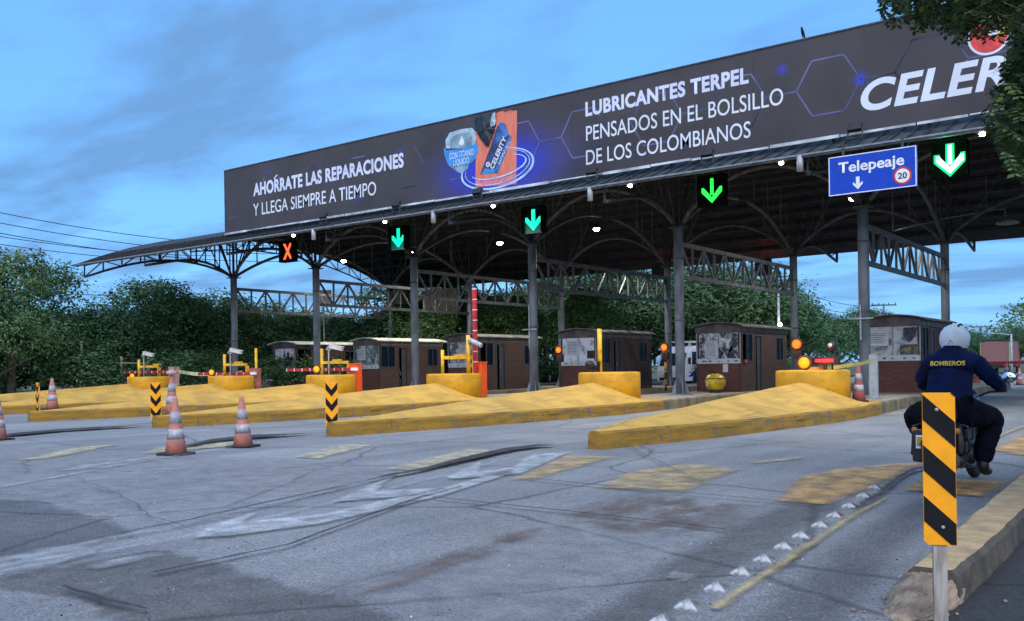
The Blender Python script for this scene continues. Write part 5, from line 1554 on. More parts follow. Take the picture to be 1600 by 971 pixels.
# ================================================================== CONES
def cone_parts(t, dirty, h=.92, square=.24, cap=False):
    k = h / .92
    segs = [(0.02, .175, 0), (.22, .145, 0), (.40, .118, 1), (.54, .098, 0), (.62, .086, 1), (.77, .064, 0), (.92, .035, 0)]
    segs = [(.03, .175), (.26, .138), (.42, .113), (.52, .098), (.70, .070), (.915, .036)]
    cm = dirty
    for a in range(len(segs) - 1):
        (z0, r0), (z1, r1) = segs[a], segs[a + 1]
        band = a in (1, 3)
        if band:
            g = MB(); g.lathe([(r0 + .004, z0 * k), (r1 + .004, z1 * k)], 24); g.build('reflective_band', M['reflect'], t)
    g = MB(); g.lathe([(r, z * k) for z, r in segs] + [(.028, .92 * k), (.0, .915 * k)], 24); g.build('cone_body', cm, t)
    g = MB(); s = square; g.prism([(-s, -s + .05), (-s + .05, -s), (s - .05, -s), (s, -s + .05), (s, s - .05), (s - .05, s), (-s + .05, s), (-s, s - .05)], 0, .035); g.build('rubber_base', M['rubber'], t, bevel=.008)
CG = 'traffic cones'
def cone(label, px, py, z=0.0, h=.92, m_='cone', rz=0.3, lean=0):
    p = at_z(px, py, z)
    t = thing('traffic_cone', label, 'traffic cone', p, rz, group=CG)
    cone_parts(t, M[m_], h)
    if lean: t.rotation_euler = (R(lean), R(-lean * .6), rz)
    return t
cone('front orange traffic cone of the overlapping pair near the left', 275, 711, 0, .93)
cone('orange traffic cone standing alone right of the overlapping pair', 380, 699, 0, .90, lean=1)
t = cone('orange traffic cone on an island edge at the far left, by the thin marker', 82, 640, .31, .92)
t = cone('rear orange traffic cone of the overlapping pair, with a wider cap', 269, 650, .25, 1.08)
g = MB(); g.lathe([(.05, 1.04), (.12, 1.05), (.125, 1.13), (.06, 1.14), (0, 1.14)], 16); g.build('cap', mat('cap_pink', (.45, .30, .28), .7), t)
cone('orange traffic cone cut off by the left edge of the picture', -3, 688, 0, .92)
cone('dirty red and white traffic cone on the nearest island beside the grey post', 1342, 628, .305, .98, 'cone_red')
cone('small far orange cone on the rear tip of the nearest island', 1573, 598, .31, .92)
cone('small far orange cone standing on the road at the right edge', 1593, 602, 0, .92)

# ================================================================== MARKERS
def chevron(label, px, py, rz, h0=.16, hp=.94, w=.265):
    p = at_z(px, py, 0)
    t = thing('chevron_marker', label, 'road marker', p, rz, group='chevron markers at the island noses')
    g = MB(); g.box(-.03, .03, .012, .06, 0, h0 + hp - .1); g.box(-.09, .09, -.05, .12, 0, .02); g.build('post', M['white'], t)
    g = MB(); g.box(-w / 2, w / 2, -.004, .01, h0, h0 + hp); pl = g.build('panel', M['sign_orange'], t)
    g = MB(); n = 3; step = hp / n; th = step * .46
    for k in range(n):
        zt = h0 + hp - .01 - k * step
        zc_ = zt - step * .50
        a = w / 2 - .008
        g.slab_xz([(-a, zt), (0, zc_), (a, zt), (a, zt - th), (0, zc_ - th), (-a, zt - th)], -.0085, -.0045)
    g.build('chevrons', M['sign_black'], pl)
    return t
chevron('black and orange chevron marker in the centre, at a bare island nose', 519, 679, R(38))
chevron('black and orange chevron marker left of the overlapping cones', 244, 665, R(44))
chevron('black and orange chevron marker seen nearly edge-on at the far left', 59, 656, R(-8))

# near striped hazard post
hp_ = (-1.05, 4.97)
t = thing('hazard_marker', 'large orange and black diagonally striped marker on a wooden post in the foreground', 'road marker', (hp_[0], hp_[1], 0), R(20))
p0 = at_y(1447, 615, 4.95); p1 = at_y(1494, 855, 4.95)
zt, zb = at_y(1470, 614, 4.95)[2], at_y(1470, 853, 4.95)[2]
w = 0.076
g = MB(); g.box(-.033, .033, .006, .045, 0, zt - .06); g.build('post', M['wood'], t, bevel=.003)
c_ = .02
g = MB(); g.slab_xz([(-w, zb + c_), (-w + c_, zb), (w - .005, zb), (w, zb + .005), (w, zt - c_), (w - c_, zt), (-w + .004, zt), (-w, zt - .004)], -.002, .003); pl = g.build('panel', M['sign_orange'], t)
def clip(poly, a, b_, c__):
    o = []
    for i in range(len(poly)):
        p, q = poly[i], poly[(i + 1) % len(poly)]
        fp, fq = a * p[0] + b_ * p[1] - c__, a * q[0] + b_ * q[1] - c__
        if fp <= 0: o.append(p)
        if fp * fq < 0:
            t_ = fp / (fp - fq); o.append((p[0] + (q[0] - p[0]) * t_, p[1] + (q[1] - p[1]) * t_))
    return o
g = MB()
rect = [(-w + .002, zb + .003), (w - .002, zb + .003), (w - .002, zt - .003), (-w + .002, zt - .003)]
H_ = zt - zb; k_ = 1.0 * (H_ / 238) / (2 * w / 45)   # pixel aspect
per = 80 / 240 * H_; bl = 40 / 240 * H_
slope = -45 / 240 * H_ / (2 * w)
for k in range(-1, 4):
    top = zt - per * k - 2 / 240 * H_
    # band: z between top-bl and top at x=-w, falling to the right
    P = clip(rect, -slope, 1, top + slope * w)
    P = clip(P, slope, -1, -(top - bl + slope * w)) if P else P
    if len(P) >= 3: g.slab_xz(P, -.0055, -.0025)
g.build('stripes', M['sign_black'], pl)
g = MB()
for zz in (zt - .085, zb + .09):
    g.lathe([(.009, 0), (.009, .004), (.004, .007), (0, .007)], 12, mtx=Matrix.Translation((-.01 if zz > .8 else .012, -.006, zz)) @ Matrix.Rotation(R(90), 4, 'X'))
g.build('bolts', M['frame'], pl)

# ================================================================== PYRAMID STUDS
ds = [(1035, 975), (1075, 950), (1120, 922), (1160, 897), (1195, 877), (1225, 857), (1252, 840), (1282, 823), (1305, 808), (1327, 793), (1349, 777), (1366, 764)]
ordn = ['first', 'second', 'third', 'fourth', 'fifth', 'sixth', 'seventh', 'eighth', 'ninth', 'tenth', 'eleventh', 'twelfth']
M['stud'] = mat('stud_white', (.40, .40, .41), .7, scale=26, col2=(.20, .195, .19), bump=.5, lo=.38, hi=.56)
M['stud_shade_side'] = mat('stud_shade_side', (.16, .145, .145), .7, scale=14, var=.25)  # darker copy of the white: shade painted on the right faces
M['stud_red'] = mat('stud_red_side', (.20, .055, .05), .6, scale=14, var=.25)
def stud_mesh(red):
    g = MB(); a, b__, h = .068, .062, .047
    v = [(-a, -b__, 0), (a, -b__, 0), (a, b__, 0), (-a, b__, 0), (-.012, -.012, h), (.012, -.012, h), (.012, .012, h), (-.012, .012, h), (-a, -b__, .012), (a, -b__, .012), (a, b__, .012), (-a, b__, .012)]
    g.add(v, [(8, 9, 5, 4), (11, 8, 4, 7)], 0); g.add(v, [(9, 10, 6, 5)], 1); g.add(v, [(10, 11, 7, 6), (4, 5, 6, 7), (0, 1, 9, 8), (1, 2, 10, 9), (2, 3, 11, 10), (3, 0, 8, 11)], 0)
    return g
for k, (px, py) in enumerate(ds):
    p = at_z(px, py, 0)
    red = k >= 8
    lab = f'{ordn[k]} pyramid road stud of the row, counting from the camera' + (', its right face red brown' if red else ', white, its right face darkened as painted shade')
    o = stud_mesh(red).build('road_stud', [M['stud'], M['stud_red'] if red else M['stud_shade_side']], None, bevel=.004, loc=(p[0], p[1], 0), rotz=R(random.uniform(-4, 8) + 3))
    tag(o, lab, 'road stud', 'pyramid road studs in a row')

# ================================================================== MOTORCYCLE AND RIDER
BKX, BKY = -2.16, 10.45         # rear wheel contact
bk = thing('motorcycle', 'dark motorcycle carrying a rider in a white helmet, seen from behind', 'motorcycle', (BKX, BKY, 0), R(-3))
def wheel(y, r, name='wheel'):
    q = Matrix.Translation((0, y, r)) @ Matrix.Rotation(R(90), 4, 'Y')
    g = MB(); n = 12
    prof = [(r - .075 + .0, -.045)] + [(r - .06 + .06 * math.cos(R(a)), .055 * math.sin(R(a))) for a in range(-80, 81, 20)] + [(r - .075, .045)]
    g.lathe(prof, 32, mtx=q); 
    w_ = g.build(name, M['rubber'], bk)
    g = MB(); g.lathe([(r - .10, -.04), (r - .07, -.042), (r - .07, .042), (r - .10, .04), (r - .10, -.04)], 32, mtx=q); g.lathe([(.05, -.07), (.05, .07)], 12, mtx=q)
    for k in range(6):
        a = R(60 * k); g.bar(q @ Vector((0, 0, 0)), q @ Vector(((r - .09) * math.cos(a), (r - .09) * math.sin(a), 0)), .035)
    g.build('rim', M['steel_dark'], w_)
wheel(0, .31); wheel(1.30, .31)
M['mc_black'] = mat('bike_black', (.014, .014, .017), .35, var=.2)
M['mc_grey'] = mat('engine_grey', (.06, .058, .056), .45, metal=.3, var=.3)
g = MB(); pts = [(-.0, -.33 * math.cos(R(a)) * 1.12, .31 + .37 * math.sin(R(a))) for a in range(20, 120, 12)]
for a, b__ in zip(pts, pts[1:]): g.bar(a, b__, .15, .015)
g.build('rear_fender', M['mc_black'], bk)
g = MB(); pts = [(0, 1.30 - .36 * math.cos(R(a)), .31 + .36 * math.sin(R(a))) for a in range(40, 140, 12)]
for a, b__ in zip(pts, pts[1:]): g.bar(a, b__, .13, .012)
g.build('front_fender', M['mc_black'], bk)
g = MB(); g.tube([(0, -.28, .80), (0, -.1, .82), (0, .2, .80), (0, .5, .76), (0, .62, .80)], [.07, .13, .15, .12, .06], 14); g.build('seat', mat('seat_vinyl', (.02, .02, .022), .6, bump=.2), bk, )
g = MB(); g.tube([(0, .55, .80), (0, .68, .88), (0, .88, .92), (0, 1.02, .86)], [.08, .16, .165, .08], 16); g.build('fuel_tank', mat('tank_blue', (.02, .025, .06), .25), bk)
g = MB(); g.tube([(.12, -.2, .72), (.12, .4, .62), (.10, .95, .90)], .02, 8); g.tube([(-.12, -.2, .72), (-.12, .4, .62), (-.10, .95, .90)], .02, 8); g.tube([(.1, .35, .62), (.1, .35, .28), (.1, .85, .28), (.05, .98, .75)], .02, 8); g.tube([(-.1, .35, .62), (-.1, .35, .28), (-.1, .85, .28), (-.05, .98, .75)], .02, 8); g.build('frame', M['mc_black'], bk)
g = MB(); g.box(-.14, .14, .42, .80, .27, .50); g.box(-.10, .10, .58, .78, .50, .68); g.lathe([(.0, -.19), (.11, -.18), (.12, 0), (.11, .18), (0, .19)], 16, mtx=Matrix.Translation((0, .55, .36)) @ Matrix.Rotation(R(90), 4, 'Y')); g.build('engine', M['mc_grey'], bk, bevel=.02)
g = MB(); g.bar((.13, 0, .31), (.11, .42, .34), .05, .07); g.bar((-.13, 0, .31), (-.11, .42, .34), .05, .07)
g.tube([(.16, .02, .34), (.15, .02, .70)], .03, 10); g.tube([(-.16, .02, .34), (-.15, .02, .70)], .03, 10); g.build('rear_suspension', M['mc_grey'], bk)
g = MB(); g.tube([(.08, 1.30, .31), (.08, 1.12, .92)], .028, 10); g.tube([(-.08, 1.30, .31), (-.08, 1.12, .92)], .028, 10); g.bar((-.1, 1.12, .92), (.1, 1.12, .92), .04); g.build('fork', M['mc_grey'], bk)
g = MB(); g.tube([(-.40, .97, 1.05), (-.22, 1.06, 1.03), (-.08, 1.10, .97), (.08, 1.10, .97), (.22, 1.06, 1.03), (.40, .97, 1.05)], .013, 8); hb = g.build('handlebar', M['mc_black'], bk)
g = MB(); 
for s_ in (-1, 1): g.tube([(s_ * .29, 1.02, 1.045), (s_ * .42, .96, 1.052)], .02, 10)
g.build('grips', M['rubber'], hb)
for s_ in (-1, 1):
    g = MB(); g.tube([(s_ * .30, 1.03, 1.05), (s_ * .40, 1.05, 1.15)], .008, 6); g.lathe([(.0, -.03), (.055, -.02), (.065, .0), (.062, .006)], 18, mtx=Matrix.Translation((s_ * .43, 1.04, 1.20)) @ Matrix.Rotation(R(90), 4, 'X') @ Matrix.Scale(1.35, 4, (1, 0, 0)))
    mr = g.build('mirror', M['mc_black'], bk)
    g = MB(); g.lathe([(.056, .008), (.0, .0081)], 18, mtx=Matrix.Translation((s_ * .43, 1.04, 1.20)) @ Matrix.Rotation(R(90), 4, 'X') @ Matrix.Scale(1.35, 4, (1, 0, 0))); g.build('mirror_glass', mat('mirror_glass', (.75, .8, .85), .03, metal=1.0, var=.0), mr)
    g = MB(); g.tube([(s_ * .12, -.30, .66), (s_ * .19, -.31, .66)], .008, 6); g.lathe([(.0, -.05), (.03, -.03), (.035, .0), (.03, .02), (0, .025)], 12, mtx=Matrix.Translation((s_ * .21, -.31, .66)) @ Matrix.Rotation(R(90), 4, 'X')); g.build('indicator', mat('indicator_amber', (.45, .16, .02), .3), bk)
g = MB(); g.lathe([(0, -.10), (.07, -.07), (.095, 0), (.095, .03), (0, .05)], 18, mtx=Matrix.Translation((0, 1.22, .90)) @ Matrix.Rotation(R(-90), 4, 'X')); g.build('headlight', M['mc_grey'], bk)
g = MB(); g.box(-.07, .07, -.36, -.30, .68, .74); g.build('tail_light', mat('tail_red', (.25, .01, .012), .25), bk, bevel=.012)
g = MB(); g.bar((0, -.25, .70), (-.05, -.40, .52), .05, .015); g.box(-.115, .115, -.435, -.425, .42, .56); g.build('plate_bracket', M['mc_black'], bk)
# side plate and rack left of the tail
g = MB(); g.tube([(-.10, -.1, .74), (-.24, -.26, .70), (-.25, -.28, .40), (-.12, -.05, .36)], .012, 8); g.tube([(.10, -.1, .74), (.28, -.16, .70), (.30, -.18, .44), (.12, -.05, .36)], .012, 8); rk = g.build('side_rack', M['mc_black'], bk)
g = MB(); g.box(-.23, -.02, -.36, -.22, .32, .66); g.build('side_bag', mat('bag_black', (.02, .02, .024), .8, var=.3), rk, bevel=.03)
g = MB(); g.box(-.18, .0, -.376, -.370, .47, .61); npl = g.build('number_plate', M['white'], bk)
g = MB(); g.box(-.17, -.01, -.381, -.3765, .495, .595); g.build('plate_field', mat('plate_yellow', (.45, .30, .03), .5), npl)
# exhaust with a rusty end
g = MB(); g.tube([(.10, .80, .32), (.15, .62, .22), (.17, .30, .24), (.17, -.02, .30)], [.024, .024, .028, .04], 10); g.tube([(.17, -.02, .30), (.17, -.35, .36)], [.06, .07], 14); ex = g.build('exhaust', M['mc_black'], bk)
g = MB(); g.lathe([(.072, 0), (.078, .03), (.06, .06), (.03, .062), (.028, .03)], 20, mtx=Matrix.Translation((.17, -.33, .355)) @ Matrix.Rotation(R(100), 4, 'X') @ Matrix.Scale(1.35, 4, (0, 1, 0))); g.build('exhaust_end', mat('rusty_steel', (.16, .075, .04), .7, scale=14, col2=(.07, .045, .03)), ex)
g = MB(); g.bar((-.30, .55, .33), (.30, .55, .33), .035); g.build('footpegs', M['rubber'], bk)

bk.scale = (.97, .97, .97)
# rider
rd = thing('person', 'rider in a navy jacket and white helmet on the motorcycle, seen from behind', 'person', (BKX, BKY, 0), R(-3))
rd.scale = (.97, .97, .97)
J = [(0, .24, .93, .14, .12), (0, .27, 1.10, .13, .10), (0, .33, 1.27, .13, .09), (0, .42, 1.42, .09, .07), (0, .44, 1.50, .062), (0, .47, 1.57, .075), (0, .49, 1.66, .095), (0, .50, 1.72, .075),
     (.19, .42, 1.385, .05), (.33, .58, 1.17, .055), (.355, .88, 1.09, .042), (.36, .97, 1.07, .04),
     (-.19, .42, 1.385, .05), (-.33, .58, 1.17, .055), (-.355, .88, 1.09, .042), (-.36, .97, 1.07, .04),
     (.12, .27, .88, .10), (.31, .68, .76, .07), (.265, .53, .38, .05), (.265, .53, .27, .04), (.25, .68, .24, .042),
     (-.12, .27, .88, .10), (-.42, .63, .76, .07), (-.29, .52, .38, .05), (-.275, .53, .27, .04), (-.26, .68, .24, .042)]
E_ = [(0, 1), (1, 2), (2, 3), (3, 4), (4, 5), (5, 6), (6, 7), (3, 8), (8, 9), (9, 10), (10, 11), (3, 12), (12, 13), (13, 14), (14, 15), (0, 16), (16, 17), (17, 18), (18, 19), (19, 20), (0, 21), (21, 22), (22, 23), (23, 24), (24, 25)]
# fingers closed round the grips: four and a thumb on each hand
jj = list(J); ee = list(E_)
for s_, hi in ((1, 11), (-1, 15)):
    for k in range(4):
        x_ = s_ * (.32 + .026 * k)
        base = len(jj)
        jj += [(x_, .985, 1.078, .012), (x_, 1.012, 1.066, .0105), (x_, 1.008, 1.034, .0095), (x_, .985, 1.024, .008)]
        ee += [(hi, base), (base, base + 1), (base + 1, base + 2), (base + 2, base + 3)]
    base = len(jj)
    jj += [(s_ * .305, .955, 1.055, .012), (s_ * .29, .985, 1.035, .010), (s_ * .295, 1.0, 1.022, .009)]
    ee += [(hi, base), (base, base + 1), (base + 1, base + 2)]
M['glove'] = mat('dark_skin_glove', (.03, .025, .022), .7)
skin('body', jj, ee, [M['skin']], rd)
# jacket: bulky, on torso and arms
M['navy'] = mat('navy_jacket', (.0035, .010, .052), .8, scale=5, col2=(.0025, .006, .030), bump=1.0, bscale=11, spec=.12)
JK = [(0, .20, .80, .25, .20), (0, .24, .96, .245, .19), (0, .27, 1.13, .235, .175), (0, .33, 1.28, .245, .165), (0, .39, 1.41, .185, .14), (0, .43, 1.50, .125, .12), (0, .445, 1.555, .12, .12),
      (.23, .41, 1.375, .105), (.36, .55, 1.20, .085), (.385, .66, 1.125, .08), (.375, .90, 1.095, .058), (.37, .94, 1.085, .052),
      (-.23, .41, 1.375, .105), (-.36, .55, 1.20, .085), (-.385, .66, 1.125, .08), (-.375, .90, 1.095, .058), (-.37, .94, 1.085, .052)]
EK = [(0, 1), (1, 2), (2, 3), (3, 4), (4, 5), (5, 6), (4, 7), (7, 8), (8, 9), (9, 10), (10, 11), (4, 12), (12, 13), (13, 14), (14, 15), (15, 16)]
jk = skin('jacket', JK, EK, [M['navy']], rd, sub=3)
# small cloth creases
for v in jk.data.vertices:
    c0_ = v.co.copy(); n_ = v.normal
    v.co += n_ * (.016 * mnoise.noise(c0_ * 7) + .013 * (1 - 2 * abs(mnoise.noise(Vector((c0_.x * 4 + c0_.z * 3, c0_.y * 8, c0_.z * 15 - c0_.x * 5))))) + .004 * mnoise.noise(c0_ * 30))
TR = [(0, .22, .84, .22, .18), (.14, .25, .84, .175), (.35, .68, .755, .135), (.28, .53, .42, .105), (.265, .53, .24, .10), (-.14, .25, .84, .175), (-.50, .60, .775, .13), (-.31, .52, .42, .10), (-.285, .53, .24, .095)]
tr = skin('trousers', TR, [(0, 1), (1, 2), (2, 3), (3, 4), (0, 5), (5, 6), (6, 7), (7, 8)], [mat('black_trousers', (.005, .0055, .011), .85, bump=1.0, bscale=13, spec=.08)], rd, sub=3)
for v in tr.data.vertices:
    c0_ = v.co.copy()
    v.co += v.normal * (.010 * mnoise.noise(c0_ * 8) + .011 * (1 - 2 * abs(mnoise.noise(Vector((c0_.x * 5, c0_.y * 7 + c0_.z * 4, c0_.z * 14))))))
for s_ in (1, -1):
    skin('boot', [(s_ * .265, .52, .34, .07), (s_ * .265, .50, .22, .06), (s_ * .275, .56, .155, .052), (s_ * .28, .70, .15, .045), (s_ * .28, .78, .15, .035), (s_ * .265, .46, .155, .048)], [(0, 1), (1, 2), (2, 3), (3, 4), (1, 5)], [mat('black_boot', (.012, .012, .012), .45)], rd)
# helmet: open shell, dark trim, visor in front
M['helmet'] = mat('helmet_white', (.62, .64, .68), .22, var=.05, scale=3)
g = MB(); vs = []; fs = []
nl, na = 16, 32
HC = Vector((0, .50, 1.645))
for j in range(nl + 1):
    ph = R(90) - (R(90) + R(42)) * j / nl
    for k in range(na):
        th = 2 * math.pi * k / na
        x_ = .158 * math.cos(ph) * math.cos(th); y_ = .185 * math.cos(ph) * math.sin(th); z_ = .165 * math.sin(ph)
        if ph < 0: z_ *= 1.12
        vs.append((HC.x + x_, HC.y + y_, HC.z + z_))
for j in range(nl):
    for k in range(na):
        th = 360 * (k + .5) / na
        ph = 90 - 132 * (j + .5) / nl
        if 40 < th < 140 and -30 < ph < 22: continue        # face opening towards the front
        fs.append((j * na + k, j * na + (k + 1) % na, (j + 1) * na + (k + 1) % na, (j + 1) * na + k))
g.add(vs, fs, 0, True); hm = g.build('helmet', M['helmet'], rd)
sol = hm.modifiers.new('shell', 'SOLIDIFY'); sol.thickness = .02; sol.offset = -1
g = MB(); pts = []
for k in range(33):
    th = 2 * math.pi * k / 32
    pts.append((HC.x + .158 * math.cos(R(-41)) * 1.01 * math.cos(th), HC.y + .185 * math.cos(R(-41)) * 1.01 * math.sin(th), HC.z + .165 * math.sin(R(-41)) * 1.12))
g.tube(pts, .012, 8, caps=False); g.build('trim', M['rubber'], hm)
g = MB(); vs = []; fs = []
for j in range(7):
    ph = R(-24 + 46 * j / 6)
    for k in range(13):
        th = R(38 + 104 * k / 12)
        vs.append((HC.x + .163 * math.cos(ph) * math.cos(th), HC.y + .190 * math.cos(ph) * math.sin(th), HC.z + .168 * math.sin(ph)))
for j in range(6):
    for k in range(12): fs.append((j * 13 + k, j * 13 + k + 1, (j + 1) * 13 + k + 1, (j + 1) * 13 + k))
g.add(vs, fs, 0, True); g.build('visor', mat('dark_visor', (.015, .016, .02), .08), hm)
g = MB(); g.tube([(HC.x + .16 * math.cos(R(a)) * .0 + .062, HC.y + .18 * math.cos(R(a)), HC.z + .171 * math.sin(R(a)) * .93) for a in range(35, 130, 8)], .010, 6); g.build('helmet_stripe', M['navy'], hm)
g = MB()
for (a_, b_2, w_, h_) in ((-.012, -.035, .022, .03), (.012, -.052, .012, .012), (-.028, -.055, .016, .010)):
    an = math.asin(b_2 / .165); yv = HC.y - .187 * math.cos(an)
    g.box(a_, a_ + w_, yv - .001, yv + .006, HC.z + b_2 - .01, HC.z + b_2 + h_ - .01)
g.build('helmet_mark', mat('decal_grey', (.3, .22, .24), .4), hm)
# face: mouth, nose and eyes behind the visor
g = MB(); g.lathe([(0, .025), (.015, 0), (.008, -.02)], 8, (0, .595, 1.635)); g.build('nose', M['skin'], rd)
g = MB()
for s_ in (-1, 1): g.lathe([(0, -.011), (.012, 0), (0, .011)], 8, (s_ * .032, .578, 1.665))
g.build('eyes', M['white'], rd)
# lettering on the back, curved on to the jacket
bpy.context.view_layer.update()
me = text_mesh('BOMBEROS', .03, .0, 1.02)
xs = [v.co.x for v in me.vertices]; mn, mx_ = min(xs), max(xs)
bm = bmesh.new(); bm.from_mesh(me)
bmesh.ops.triangulate(bm, faces=bm.faces)
for _ in range(1): bmesh.ops.subdivide_edges(bm, edges=[e for e in bm.edges if e.calc_length() > .25], cuts=2)
bm.to_mesh(me); bm.free()
from mathutils.bvhtree import BVHTree
dg = bpy.context.evaluated_depsgraph_get()
bv = BVHTree.FromPolygons([v.co.copy() for v in jk.data.vertices], [tuple(p.vertices) for p in jk.data.polygons])
for v in me.vertices:
    x_ = -.19 + (v.co.x - mn) / (mx_ - mn) * .36; z_ = 1.345 + v.co.y * .068
    hit = bv.ray_cast(Vector((x_, -1, z_)), Vector((0, 1, 0)))
    y_ = hit[0].y if hit[0] is not None else .2
    v.co = Vector((x_, y_ - .004, z_))
me.materials.clear(); me.materials.append(mat('yellow_lettering', (.72, .50, .05), .6, var=.2, scale=30))
link('lettering', me, jk)

# ================================================================== FAR VEHICLES
# white minibus beyond the plaza
t = thing('minibus', 'white minibus with blue windows and a red and blue stripe, beyond the booths', 'bus', (-25.2, 49.5, 0), R(-6))
g = MB()
def body_section(z0, z1, w0, w1, y0, y1): 
    g.add([(-w0, y0, z0), (w0, y0, z0), (w0, y1, z0), (-w0, y1, z0), (-w1, y0 + .0, z1), (w1, y0 + .0, z1), (w1, y1, z1), (-w1, y1, z1)], [(0, 3, 2, 1), (4, 5, 6, 7), (0, 1, 5, 4), (1, 2, 6, 5), (2, 3, 7, 6), (3, 0, 4, 7)])
prof = [(0, .35), (0, 1.0), (.10, 1.25), (.45, 2.05), (.75, 2.35), (1.2, 2.45), (6.4, 2.45), (6.5, 2.3), (6.5, .35)]
n = len(prof); W_ = 1.0
g = MB(); g.add([(-W_, y, z) for y, z in prof] + [(W_, y, z) for y, z in prof], [tuple(range(n)), tuple(range(n, 2 * n))[::-1]] + [(i, n + i, n + (i + 1) % n, (i + 1) % n) for i in range(n)])
g.build('body', mat('bus_white', (.62, .63, .66), .3, var=.04), t, bevel=.05)
M['bus_glass'] = mat('bus_glass', (.02, .035, .05), .08, var=.1)
g = MB(); g.add([(-.88, .105, 1.28), (.88, .105, 1.28), (.82, .43, 2.02), (-.82, .43, 2.02)], [(0, 1, 2, 3)]); g.v = [(x, y - .015, z) for x, y, z in g.v]; g.build('windscreen', M['bus_glass'], t)
for k in range(4):
    for s_ in (-1, 1):
        g = MB(); y0 = .75 + k * 1.4
        g.box(min(s_ * 1.0, s_ * 1.012), max(s_ * 1.0, s_ * 1.012), y0, y0 + 1.25, 1.35, 2.1); g.build('window', M['bus_glass'], t)
for s_ in (-1, 1):
    g = MB(); x0 = s_ * 1.016
    g.add([(x0, .3, .62), (x0, 1.0, .62), (x0, 2.2, 1.28), (x0, 1.5, 1.28)], [(0, 1, 2, 3)]); g.add([(x0, 1.2, .62), (x0, 1.5, .62), (x0, 2.7, 1.28), (x0, 2.4, 1.28)], [(0, 1, 2, 3)], 1); g.build('stripe', [mat('bus_blue', (.02, .035, .25), .4), M['red']], t)
    g = MB(); g.box(s_ * .62 - .17, s_ * .62 + .17, -.02, .03, .62, .80); g.build('headlight', mat('headlight_glass', (.55, .57, .6), .1), t)
    for yw in (1.15, 5.2):
        g = MB(); g.lathe([(.30, -.09), (.36, -.07), (.36, .07), (.30, .09), (0, .09)], 20, mtx=Matrix.Translation((s_ * .93, yw, .36)) @ Matrix.Rotation(R(90 * s_), 4, 'Y')); g.build('wheel', M['rubber'], t)
    g = MB(); g.bar((s_ * 1.0, .3, 1.55), (s_ * 1.22, .15, 1.6), .03); g.box(s_ * 1.22 - .07, s_ * 1.22 + .07, .08, .16, 1.35, 1.75); g.build('mirror', M['black'], t)
g = MB(); g.box(-.8, .8, -.03, .02, .40, .58); g.build('bumper', M['black'], t)
g = MB()
for s_ in (-.8, .8):
    g.bar((s_, .9, 2.72), (s_, 4.5, 2.72), .05)
    for y_ in (.9, 2.1, 3.3, 4.5): g.bar((s_, y_, 2.44), (s_, y_, 2.72), .05)
for y_ in (.9, 2.1, 3.3, 4.5): g.bar((-.8, y_, 2.72), (.8, y_, 2.72), .05)
g.build('roof_rack', M['offwhite'], t)
# person in red by the minibus
t = thing('person', 'person in a red shirt standing beside the white minibus', 'person', (-27.9, 50.5, 0), R(150))
J2 = [(0, 0, .95, .15, .11), (0, 0, 1.15, .15, .10), (0, 0, 1.35, .17, .11), (0, 0, 1.47, .055), (0, -.02, 1.56, .065), (0, -.02, 1.66, .08), (.19, 0, 1.38, .055), (.24, 0, 1.12, .045), (.25, -.05, .88, .035), (.25, -.06, .78, .03), (-.19, 0, 1.38, .055), (-.24, 0, 1.12, .045), (-.25, -.05, .88, .035), (-.25, -.06, .78, .03), (.09, 0, .9, .09), (.1, 0, .5, .065), (.1, .02, .09, .045), (.1, -.12, .05, .035), (-.09, 0, .9, .09), (-.1, 0, .5, .065), (-.1, .02, .09, .045), (-.1, -.12, .05, .035)]
E2 = [(0, 1), (1, 2), (2, 3), (3, 4), (4, 5), (2, 6), (6, 7), (7, 8), (8, 9), (2, 10), (10, 11), (11, 12), (12, 13), (0, 14), (14, 15), (15, 16), (16, 17), (0, 18), (18, 19), (19, 20), (20, 21)]
bd = skin('body', J2, E2, [M['skin'], M['red'], M['black']], t)
for f in bd.data.polygons:
    c_ = f.center; f.material_index = 2 if c_.z < .95 else (1 if c_.z < 1.46 and c_.z > 1.1 or (c_.z > .9 and abs(c_.x) < .17) else 0)
g = MB(); g.lathe([(.0, 1.775), (.06, 1.76), (.088, 1.70), (.09, 1.65), (.07, 1.6)], 14, (0, .0, 0)); g.build('hair', M['hair'], t)
# red cargo truck far ahead in the right lane
t = thing('cargo_truck', 'pinkish red rear of a cargo truck far ahead at the right', 'truck', (-15.3, 96, 0), R(0))
g = MB(); g.box(-1.2, 1.2, 0, 5.5, 1.0, 3.05); g.build('cargo_box', mat('faded_truck_red', (.26, .085, .085), .7, scale=3.5, col2=(.15, .10, .10), stretch=(1, 1, 2)), t, bevel=.03)
g = MB(); g.box(-1.0, 1.0, -.02, 5.5, .72, .98); g.bar((-1.0, -.05, .60), (1.0, -.05, .60), .12); g.build('chassis', M['black'], t)
g = MB(); g.box(-1.05, 1.05, 5.9, 7.6, .6, 2.6); g.build('cab', M['red'], t, bevel=.12)
g = MB(); pts = [(-1.0, -.03, 3.06), (-.8, -.03, 3.2), (.8, -.03, 3.2), (1.0, -.03, 3.06)]; g.tube(pts, .07, 8); g.build('top_rim', M['black'], t)
g = MB(); g.bar((1.22, -.02, .8), (1.22, -.02, 2.95), .10); g.bar((-1.22, -.02, .8), (-1.22, -.02, 2.95), .06); g.build('corner_posts', mat('green_post', (.25, .38, .12), .5), t)
